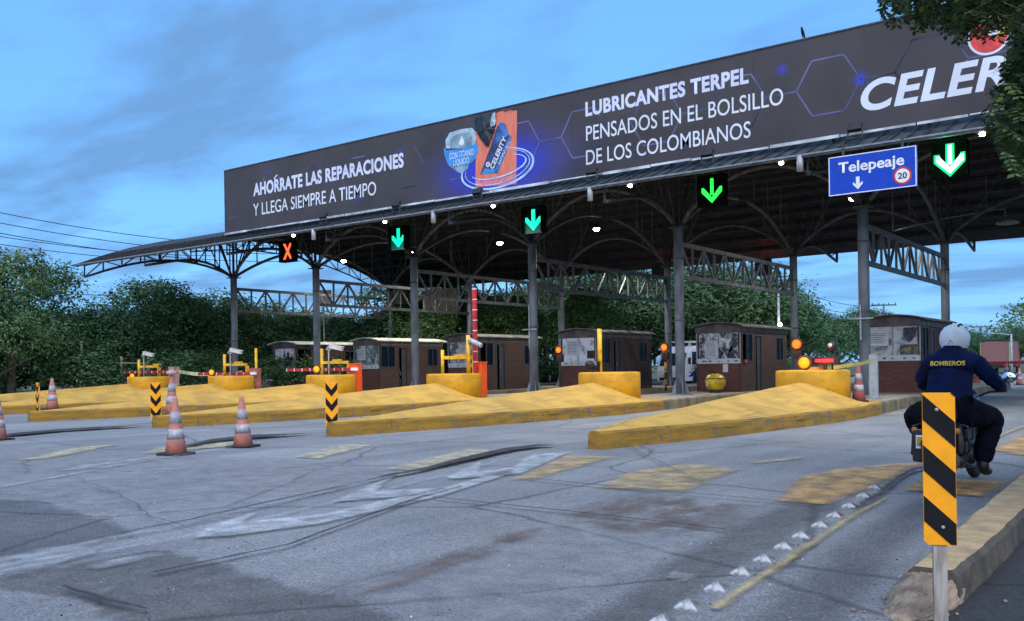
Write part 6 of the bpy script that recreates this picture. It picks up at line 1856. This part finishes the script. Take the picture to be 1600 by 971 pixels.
for s_ in (-1, 1):
    for yw in (.9, 2.0, 6.6):
        g = MB(); g.lathe([(.3, -.14), (.48, -.12), (.48, .12), (.3, .14), (0, .14)], 20, mtx=Matrix.Translation((s_ * .95, yw, .48)) @ Matrix.Rotation(R(90 * s_), 4, 'Y')); g.build('wheel', M['rubber'], t)
    g = MB(); g.box(s_ * .8 - .1, s_ * .8 + .1, -.05, -.021, .78, .9); g.build('tail_light', M['red'], t)
# far barrier arm
t = thing('barrier_box', 'far red barrier arm lowered across the right lane ahead of the rider', 'barrier gate', (-8.3, 47.2, .302), group='lane barrier gates')
g = MB(); g.box(-.18, .18, -.15, .15, 0, 1.0); g.build('cabinet', M['faded_red'], t, bevel=.02)
g = MB(); g.box(-.5, 2.9, -.24, -.18, .85, .97, 0); g.build('arm', M['red'], t)

# ================================================================== POLES, WIRES, FENCE
def light_pole(label, px, top, dist, lamp=None, arm=None):
    p = at_d(px, top, dist); base = (p[0], p[1], 0)
    t = thing('lamp_post', label, 'lamp post', base, group='distant light poles')
    g = MB(); g.tube([(0, 0, 0), (0, 0, p[2])], [.11, .07], 10); g.build('pole', M['pipe'], t)
    if arm:
        g = MB(); g.tube([(0, 0, p[2] - .1), (arm * .5, 0, p[2] + .05), (arm, 0, p[2] + .1)], .04, 8); g.box(arm - .25, arm + .25, -.1, .1, p[2] + .05, p[2] + .15); g.build('lamp_head', M['pipe'], t)
    if lamp is not None:
        q = at_d(px, lamp, dist)
        g = MB(); g.lathe([(0, -.12), (.10, -.06), (.12, 0), (.08, .1), (0, .12)], 14, c=(.12, -.1, q[2])); g.build('lamp_globe', emis('pole_lamp', (1, .9, .7), 30), t)
        g = MB(); g.bar((0, 0, q[2] + .14), (.14, -.1, q[2] + .14), .05); g.build('bracket', M['pipe'], t)
        add_light(t, 'POINT', (.35, -.8, q[2]), 60, (1, .88, .68), .15)
light_pole('tall thin lamp post with one glaring lamp, left of the post with the red signal', 1216, 455, 58, lamp=508)
light_pole('thick pale pole behind the raised red and white arm', 757, 440, 62)
light_pole('far lamp post with a flat head at the right edge, behind the truck', 1580, 522, 90, arm=-1.6)
def utility(label, px, top, dist):
    p = at_d(px, top, dist)
    t = thing('utility_pole', label, 'utility pole', (p[0], p[1], 0), YAW, group='utility poles')
    g = MB(); g.tube([(0, 0, 0), (0, 0, p[2] + .2)], [.16, .10], 8); g.build('pole', mat('pole_grey', (.12, .12, .12), .8), t)
    g = MB(); g.bar((-1.5, 0, p[2]), (1.5, 0, p[2]), .14); g.bar((-1.2, 0, p[2] - 1.0), (1.2, 0, p[2] - 1.0), .12)
    for x_ in (-1.4, -.6, .6, 1.4): g.tube([(x_, 0, p[2] + .05), (x_, 0, p[2] + .3)], .06, 6)
    g.build('crossarm', M['steel_dark'], t)
    return (p[0], p[1], p[2])
u1 = utility('far utility pole with a double crossarm, beside the nearest booth roof', 1381, 477, 120)
u2 = utility('far utility pole right of the rider helmet, over the treeline', 1533, 511, 150)
def wires(label, a, b__, n, dz, sag, r_=.02, dxy=.5):
    t = thing('power_line', label, 'power line', (0, 0, 0), group='overhead power lines')
    for k in range(n):
        pts = []
        for q in range(25):
            u = q / 24; p = Vector(a).lerp(Vector(b__), u); p.z += -sag * 4 * u * (1 - u) - dz * k; p.x += dxy * k; pts.append(p)
        g = MB(); g.tube(pts, r_, 5); g.build('wire', M['black'], t)
wires('bundle of three overhead wires crossing the sky at the left to the billboard', at_d(-250, 275, 60), at_d(470, 385, 78), 3, .62, 1.0, .025, .0)
wires('pair of lower overhead wires at the far left below the bundle', at_d(-250, 325, 60), at_d(330, 400, 85), 2, .5, .6, .025, .0)
wires('single low wire over the trees at the far left', at_d(-250, 425, 60), at_d(250, 462, 80), 1, .3, .4, .022, 0)
wires('wires leading from the pole by the booth roof to the lit lamp post', at_d(1150, 408, 70), u1, 4, .9, 1.2, .028, .0)
wires('cable strung low under the canopy between the poles at the centre right', at_d(900, 462, 57), at_d(1240, 458, 57), 1, .3, .9, .035, 0)
wires('second cable strung under the canopy, just above the low one', at_d(880, 436, 57), at_d(1240, 430, 57), 2, .35, .5, .03, 0)
# large grey sign board seen from behind, beyond the trusses
p = at_d(690, 470, 56)
t = thing('sign_board', 'large grey brown sign board seen from behind beneath the trusses', 'sign board', (p[0], p[1], 0), YAW)
g = MB(); g.box(-1.15, 1.05, 0, .08, p[2] - .72, p[2] + .75); g.build('panel', mat('board_back', (.25, .22, .19), .7, var=.1), t)
g = MB(); g.tube([(-.7, .12, 0), (-.7, .12, p[2] + .6)], .07, 8); g.tube([(.6, .12, 0), (.6, .12, p[2] + .6)], .07, 8); g.build('legs', M['pipe'], t)
# white pole-mounted sign, far, seen through the left truss
p = at_d(505, 465, 58)
t = thing('sign_board', 'small white board with a red mark seen through the left truss', 'sign board', (p[0], p[1], 0), YAW)
g = MB(); g.box(-.5, .5, 0, .05, p[2] - .4, p[2] + .45); g.build('panel', M['offwhite'], t); g = MB(); g.box(-.02, .22, -.008, -.003, p[2] + .1, p[2] + .35); g.build('mark', M['red'], t); g = MB(); g.tube([(0, .1, 0), (0, .1, p[2] + .3)], .05, 8); g.build('leg', M['pipe'], t)
# rail fence and leaning posts in front of the left trees
t = thing('fence', 'pale rail fence before the dark trees at the far left', 'fence', (0, 0, 0))
base = [at_d(px, 596, 52) for px in (95, 128, 147, 190, 232, 268)]
for k, p in enumerate(base):
    g = MB(); tip = (p[0] + (.55 if k in (0,) else (-.3 if k == 2 else 0)), p[1], 2.2 if k != 1 else 3.0); g.tube([(p[0], p[1], 0), tip], .06, 8); g.build('post', M['wood'], t)
g = MB()
for z_ in (1.1, 1.9): g.tube([(base[1][0], base[1][1], z_)] + [(p[0], p[1], z_ - .04 * k) for k, p in enumerate(base[2:])], .035, 6)
g.build('rails', M['wood'], t)
# pale parked car glimpsed between the left booths and the faded red box
p = at_d(418, 590, 54)
t = thing('parked_car', 'pale car half hidden left of the farthest booth', 'car', (p[0] - 1.6, p[1] + 1, 0), R(60))
prof = [(-2.1, .35), (-2.15, .75), (-1.35, .92), (-.75, 1.40), (.75, 1.42), (1.35, .98), (2.05, .88), (2.15, .4)]
n = len(prof); g = MB(); g.add([(-.82, y, z) for y, z in prof] + [(.82, y, z) for y, z in prof], [tuple(range(n)), tuple(range(n, 2 * n))[::-1]] + [(i, n + i, n + (i + 1) % n, (i + 1) % n) for i in range(n)]); g.build('body', mat('car_silver', (.45, .47, .5), .3, var=.04), t, bevel=.06)
for s_ in (-1, 1):
    g = MB(); g.add([(s_ * .826, -1.2, .95), (s_ * .826, 1.2, 1.0), (s_ * .826, .7, 1.36), (s_ * .826, -.7, 1.35)], [(0, 1, 2, 3)])
    g.build('window', M['bus_glass'], t)
for s_ in (-1, 1):
    for yw in (-1.35, 1.3):
        g = MB(); g.lathe([(.2, -.08), (.31, -.07), (.31, .07), (.2, .08), (0, .08)], 18, mtx=Matrix.Translation((s_ * .78, yw, .31)) @ Matrix.Rotation(R(90 * s_), 4, 'Y')); g.build('wheel', M['rubber'], t)

# ================================================================== TREES
def leaf_mat(name, c_dark, c_mid, c_light, rough=.65):
    m_ = bpy.data.materials.new(name); m_.use_nodes = True; t_ = m_.node_tree; b__ = t_.nodes['Principled BSDF']
    b__.inputs['Roughness'].default_value = rough; b__.inputs['Specular IOR Level'].default_value = .25
    ge = t_.nodes.new('ShaderNodeNewGeometry'); oi = t_.nodes.new('ShaderNodeObjectInfo')
    r_ = t_.nodes.new('ShaderNodeValToRGB'); e = r_.color_ramp.elements
    e[0].position = 0; e[0].color = (*c_dark, 1); e[1].position = 1; e[1].color = (*c_light, 1); k = e.new(.55); k.color = (*c_mid, 1)
    t_.links.new(ge.outputs['Random Per Island'], r_.inputs[0])
    tc_ = t_.nodes.new('ShaderNodeTexCoord'); n_ = t_.nodes.new('ShaderNodeTexNoise'); n_.inputs['Scale'].default_value = .8; n_.inputs['Detail'].default_value = 2
    t_.links.new(tc_.outputs['Object'], n_.inputs['Vector'])
    hs = t_.nodes.new('ShaderNodeHueSaturation')
    mm = t_.nodes.new('ShaderNodeMath'); mm.operation = 'MULTIPLY_ADD'; mm.inputs[1].default_value = 1.1; mm.inputs[2].default_value = .45
    t_.links.new(n_.outputs['Fac'], mm.inputs[0]); t_.links.new(mm.outputs[0], hs.inputs['Value'])
    m3 = t_.nodes.new('ShaderNodeMath'); m3.operation = 'MULTIPLY_ADD'; m3.inputs[1].default_value = .05; m3.inputs[2].default_value = .475
    t_.links.new(oi.outputs['Random'], m3.inputs[0]); t_.links.new(m3.outputs[0], hs.inputs['Hue'])
    t_.links.new(r_.outputs[0], hs.inputs['Color']); t_.links.new(hs.outputs[0], b__.inputs['Base Color'])
    b__.inputs['Subsurface Weight'].default_value = 0
    return m_
M['leaf'] = leaf_mat('tree_leaves', (.026, .070, .030), (.050, .118, .046), (.086, .17, .064))
M['leaf_pale_lit'] = leaf_mat('pale_lit_leaves', (.034, .085, .034), (.062, .135, .046), (.105, .185, .06))  # pale greens; on trees behind the canopy, lamp light put into the colour
M['bark'] = mat('bark', (.10, .08, .06), .9, scale=6, stretch=(3, 3, .6), var=.3, bump=.5)
def leaf_quads(g, c, nrm, size, rnd, mi=0):
    n_ = nrm.normalized()
    a = Vector((rnd.gauss(0, 1), rnd.gauss(0, 1), rnd.gauss(0, .6)))
    a = a - n_ * a.dot(n_)
    if a.length < 1e-4: a = n_.orthogonal()
    a.normalize(); b__ = n_.cross(a)
    L = size * rnd.uniform(.7, 1.4); W = L * rnd.uniform(.35, .55)
    d = n_ * L * .12
    g.add([c - a * L * .5, c - b__ * W * .5 + d, c + a * L * .5, c + b__ * W * .5 + d], [(0, 1, 2), (0, 2, 3)], mi)
def crown_mesh(name, seed, H, Rr, z0, nclump, per, size, mlist, loose=0.0):
    """leaf clumps spread through an uneven crown from z0 up to H"""
    rnd = random.Random(seed)
    lobes = []
    nl_ = 22 if name == 'dome_crown' else 15
    for k in range(nl_):               # lumps over an uneven dome
        an = k * 2.4 + rnd.uniform(-.4, .4); f_ = (k + .5) / nl_
        hz = 1 - 1.25 * f_             # from the top down past the equator
        rr = Rr * .68 * math.sqrt(max(.0, 1 - max(-.6, hz) ** 2)) * rnd.uniform(.75, 1.1)
        zc = z0 + (H - z0) * (.48 + .36 * hz + rnd.uniform(-.06, .06))
        lr = Rr * rnd.uniform(.26, .42)
        lobes.append((rr * math.cos(an), rr * math.sin(an), max(zc, z0 + .3), lr, min(lr * rnd.uniform(.6, .85), H - zc)))
    if name != 'dome_crown' and loose > .3: lobes = lobes[:9]
    g = MB()
    for k in range(nclump):
        lx, ly, lz, lr, lh = rnd.choice(lobes)
        v = Vector((rnd.gauss(0, 1), rnd.gauss(0, 1), rnd.gauss(0, 1) + .55)).normalized()
        q = rnd.uniform(.72, 1.0) + loose * rnd.random()
        c = Vector((lx + v.x * lr * q, ly + v.y * lr * q, max(.15, lz + v.z * lh * q)))
        cs = size * rnd.uniform(1.2, 2.6)
        for j in range(per):
            o = Vector((rnd.gauss(0, 1), rnd.gauss(0, 1), rnd.gauss(0, .65))) * cs * .75
            nn = (v * .8 + Vector((rnd.gauss(0, .5), rnd.gauss(0, .5), rnd.gauss(0.5, .5))))
            leaf_quads(g, c + o, nn, size, rnd)
    me = bpy.data.meshes.new(name); me.from_pydata(g.v, [], g.f)
    for m_ in mlist: me.materials.append(m_)
    return me
def trunk_mesh(name, seed, H, Rr):
    rnd = random.Random(seed); g = MB()
    top = H * .62
    g.tube([(0, 0, -.1), (.05, .0, H * .15), (rnd.uniform(-.2, .2), rnd.uniform(-.2, .2), H * .35), (rnd.uniform(-.4, .4), rnd.uniform(-.4, .4), top)], [H * .032, H * .026, H * .02, H * .008], 8)
    for k in range(6):
        an = k * 1.05 + rnd.uniform(-.3, .3); zb_ = H * rnd.uniform(.18, .42)
        g.tube([(0, 0, zb_), (Rr * .35 * math.cos(an), Rr * .35 * math.sin(an), zb_ + H * .14), (Rr * .7 * math.cos(an), Rr * .7 * math.sin(an), zb_ + H * .26)], [H * .013, H * .009, H * .003], 6)
    me = bpy.data.meshes.new(name); me.from_pydata(g.v, [], g.f); me.materials.append(M['bark'])
    me.polygons.foreach_set('use_smooth', [True] * len(me.polygons))
    return me
KINDS = {}
def kind(k):
    if k not in KINDS:
        H, Rr, z0, nc, per, size, mm_, lo_ = {
            'round': (7.0, 4.2, .4, 760, 16, .22, [M['leaf']], .04), 'dome': (7.0, 4.6, .3, 1000, 16, .22, [M['leaf']], .02),
            'round2': (7.0, 4.0, .3, 760, 16, .21, [M['leaf']], .05),
            'tall': (9.5, 3.4, 1.0, 700, 15, .22, [M['leaf']], .15),
            'loose': (8.5, 2.3, 2.0, 250, 12, .22, [M['leaf_pale_lit']], .45),
            'light': (7.5, 3.2, .8, 620, 15, .22, [M['leaf_pale_lit']], .1),  # paler leaves carry lamp light in their colour
            'bush': (3.0, 2.4, .0, 300, 14, .20, [M['leaf']], .15)}[k]
        sd = {'round': 11, 'round2': 23, 'tall': 37, 'loose': 41, 'dome': 67, 'light': 71, 'bush': 53}[k]
        KINDS[k] = (crown_mesh('dome_crown' if k == 'dome' else 'crown', sd, H, Rr, z0, nc, per, size, mm_, lo_), trunk_mesh('trunk', sd, H, Rr), H, Rr)
    return KINDS[k]
trnd = random.Random(77)
def tree(k, px, top, dist, label, group, wide=1.0, name='tree'):
    cm, tm, H, Rr = kind(k)
    p = at_d(px, top, dist)
    s_ = p[2] / H
    t = thing(name, label, 'tree' if name == 'tree' else 'shrub', (p[0], p[1], 0), trnd.uniform(0, 6.28), group=group)
    sx = max(.75, min(1.6, s_)) * wide
    t.scale = (sx, sx, s_)
    link('trunk', tm, t); link('crown', cm, t)
    return t
GT = 'trees beyond the toll plaza'
TL = [
 ('tall', -70, 380, 50, 'tall dark tree cut off by the left edge of the picture'), ('loose', 14, 376, 50, 'tall loose tree at the far left with bright leaf tufts against the sky'), ('loose', 72, 400, 54, 'slender light green tree with a leaning top at the far left'),
 ('dome', -20, 450, 49, 'broad dark tree filling the left edge under the loose ones'), ('round2', 60, 488, 53, 'dark low tree behind the thin marker at the left'), ('dome', 118, 488, 58, 'dark tree in the dip left of the big round crown'),
 ('round2', 176, 480, 56, 'left flank tree of the big round crown under the roof tip'), ('dome', 245, 440, 57, 'big round dark green tree under the left tip of the canopy'), ('round', 322, 458, 60, 'round tree right of the biggest crown at the left'), ('dome', 375, 482, 60, 'dark tree behind the leftmost column'),
 ('round', 425, 474, 66, 'taller tree just right of the leftmost column'), ('round', 450, 492, 60, 'dark tree behind the farthest booth'), ('round2', 520, 494, 61, 'dark tree behind the second column from the left'), ('round', 585, 490, 62, 'dark tree behind the roof of the second booth'),
 ('round', 655, 462, 60, 'green tree behind the third column from the left'), ('round2', 710, 440, 61, 'green tree left of the raised red and white arm'), ('light', 672, 474, 55, 'green tree under the grey brown board, lamp light painted into its leaves'), ('light', 795, 448, 56, 'green tree right of the raised arm'), ('tall', 850, 425, 62, 'tall tree behind the fourth column'),
 ('light', 918, 440, 55, 'bright light green tree right of the fourth column, lamp light painted into its leaves'), ('round', 900, 415, 66, 'dark tree behind the bright light green one'), ('tall', 962, 405, 64, 'tall dark tree above the middle booth'), ('round2', 1010, 420, 63, 'dark tree above the white minibus'), ('round', 1075, 410, 62, 'dark tree right of the fifth column'),
 ('tall', 1120, 402, 64, 'tall dark tree above the booth with the tank'), ('round2', 1165, 415, 66, 'dark tree left of the glaring lamp post'), ('round', 1212, 452, 72, 'tree right behind the glaring lamp post'), ('round', 1262, 492, 88, 'far low tree right of the post with the red signal'),
 ('round2', 1312, 496, 92, 'far low tree in the gap before the nearest column'), ('round', 1350, 484, 96, 'far tree behind the nearest column'), ('round2', 1515, 520, 120, 'far round tree just right of the rider helmet'), ('round', 1590, 512, 110, 'far tree at the right edge behind the truck'), ('tall', 1625, 500, 105, 'far taller tree cut by the right edge')]
for k, px, top, dist, lab in TL: tree(k, px, top, dist, lab, GT, 1.15 if k.startswith('round') else 1.0)
# second row, closing the gaps behind
for k in range(20):
    px = -60 + k * 66
    top = 492 + 9 * math.sin(k * 2.1) - (36 if px > 620 else 0) + (0 if px < 1200 else 36)
    tree('round' if k % 2 else 'round2', px, top, 74 + 4 * (k % 3), 'dark green tree of the dense second row behind the front trees', 'second row of trees', 1.5)
# undergrowth in front of the trunks
for k in range(24):
    px = -50 + k * 56
    if 1000 < px < 1100: continue
    tree('bush', px, 556 + 8 * math.sin(k * 1.7), 51 + 3 * (k % 3) + (6 if px > 600 else 0), 'dark low shrub of the hedge at the foot of the trees', 'hedge shrubs under the trees', 1.3, 'shrub')
# far wood closing the horizon
def wood():
    rnd = random.Random(5); g = MB()
    for k in range(8000):
        px = rnd.uniform(-250, 2100); dist = rnd.uniform(125, 190)
        zmax = 5.6 + 2.4 * mnoise.noise(Vector((px * .012, 0, 0))) + max(0, min(4.5, (px - 1540) * .05))
        z_ = zmax * (1 - rnd.random() ** 2.2)
        p = at_d(px, 560, dist); c = Vector((p[0], p[1], max(.2, z_)))
        for j in range(4): leaf_quads(g, c + Vector((rnd.gauss(0, .6), rnd.gauss(0, .6), rnd.gauss(0, .4))), Vector((rnd.gauss(0, .6), -.6 + rnd.gauss(0, .5), .5)), .6, rnd)
    me = bpy.data.meshes.new('far_wood'); me.from_pydata(g.v, [], g.f); me.materials.append(M['leaf'])
    return struct(link('far_wood', me), 'stuff')
wood()

# overhanging neem-like tree at the upper right; its trunk stands on the pavement out of the picture
t = thing('tree', 'leafy dark green branch tree overhanging the upper right corner of the picture', 'tree', (0, 0, 0))
TX, TY = 3.6, 8.2
nr_ = random.Random(12)
g = MB(); g.tube([(TX, TY, -.1), (TX + .05, TY, 1.2), (TX - .05, TY + .1, 2.6), (TX - .3, TY + .2, 4.2), (TX - .5, TY + .3, 6.2)], [.24, .19, .17, .13, .05], 12); g.build('trunk', M['bark'], t)
EDGE = [(1355, -400), (1368, -60), (1372, 30), (1405, 48), (1446, 46), (1458, 34), (1480, 58), (1502, 72), (1518, 60), (1545, 54), (1572, 50), (1584, 66), (1566, 88), (1558, 104), (1570, 124), (1536, 140), (1556, 160), (1520, 186), (1548, 205), (1556, 236), (1585, 280), (1700, 340), (2600, 420), (2600, -400)]
def inside(px, py, poly):
    c = False; n = len(poly)
    for i in range(n):
        (x1, y1), (x2, y2) = poly[i], poly[(i + 1) % n]
        if (y1 > py) != (y2 > py) and px < (x2 - x1) * (py - y1) / (y2 - y1) + x1: c = not c
    return c
g = MB(); tw = MB()
cnt = 0
branches = []
for k in range(14):
    px = nr_.uniform(1400, 1900); py = nr_.uniform(-200, 230)
    if not inside(px, py, EDGE): continue
    e = Vector(at_d(px, py, nr_.uniform(7.5, 10.5))); s0 = Vector((TX - .2, TY + .15, nr_.uniform(3.0, 5.0)))
    mid = s0.lerp(e, .5) + Vector((0, 0, .5)); branches.append((s0, mid, e))
    tw.tube([s0, mid, e], [.045, .025, .006], 6)
tw.build('branches', M['bark'], t)
tries = 0
while cnt < 9000 and tries < 260000:
    tries += 1
    px = nr_.uniform(1370, 2300); py = nr_.uniform(-350, 330); dist = nr_.uniform(7.2, 10.8)
    if not inside(px, py, EDGE): continue
    if px < 1620:      # leave gaps near the rim
        nv = mnoise.noise(Vector((px * .016, py * .016, 2.0)))
        dens = .80 + 1.3 * nv + max(0, (px - 1480)) / 200
        if py < 60 and px < 1530: dens += .18
        if nr_.random() > dens: continue
    elif nr_.random() < .35: continue
    c = Vector(at_d(px, py, dist))
    # a sprig: a drooping rib with two ranks of leaflets
    an = nr_.uniform(0, 6.28); L = nr_.uniform(.16, .30)
    dr = Vector((math.cos(an), math.sin(an), nr_.uniform(-.9, -.1))).normalized()
    qx, qy = to_px(*(c + dr * L * 1.1))
    if not inside(qx, qy, EDGE): continue
    cnt += 1
    side = dr.cross(Vector((0, 0, 1))).normalized()
    up = side.cross(dr).normalized()
    nn = 6
    g.tube([c, c + dr * L], .0022, 3, mi=1, caps=False)
    for j in range(nn):
        u = (j + .6) / nn
        q = c + dr * L * u + Vector((0, 0, -.05 * u * u))
        for s_ in (-1, 1):
            d_ = (side * s_ + dr * .55 + Vector((0, 0, nr_.uniform(-.55, .05)))).normalized()
            ll = nr_.uniform(.045, .075); wv = ll * .30
            w_ = d_.cross(up).normalized() * wv
            g.add([q, q + d_ * ll * .45 + w_, q + d_ * ll, q + d_ * ll * .4 - w_], [(0, 1, 2), (0, 2, 3)], 0)
g.build('crown', [leaf_mat('neem_leaves', (.016, .045, .018), (.034, .078, .024), (.11, .14, .035)), M['bark']], t)
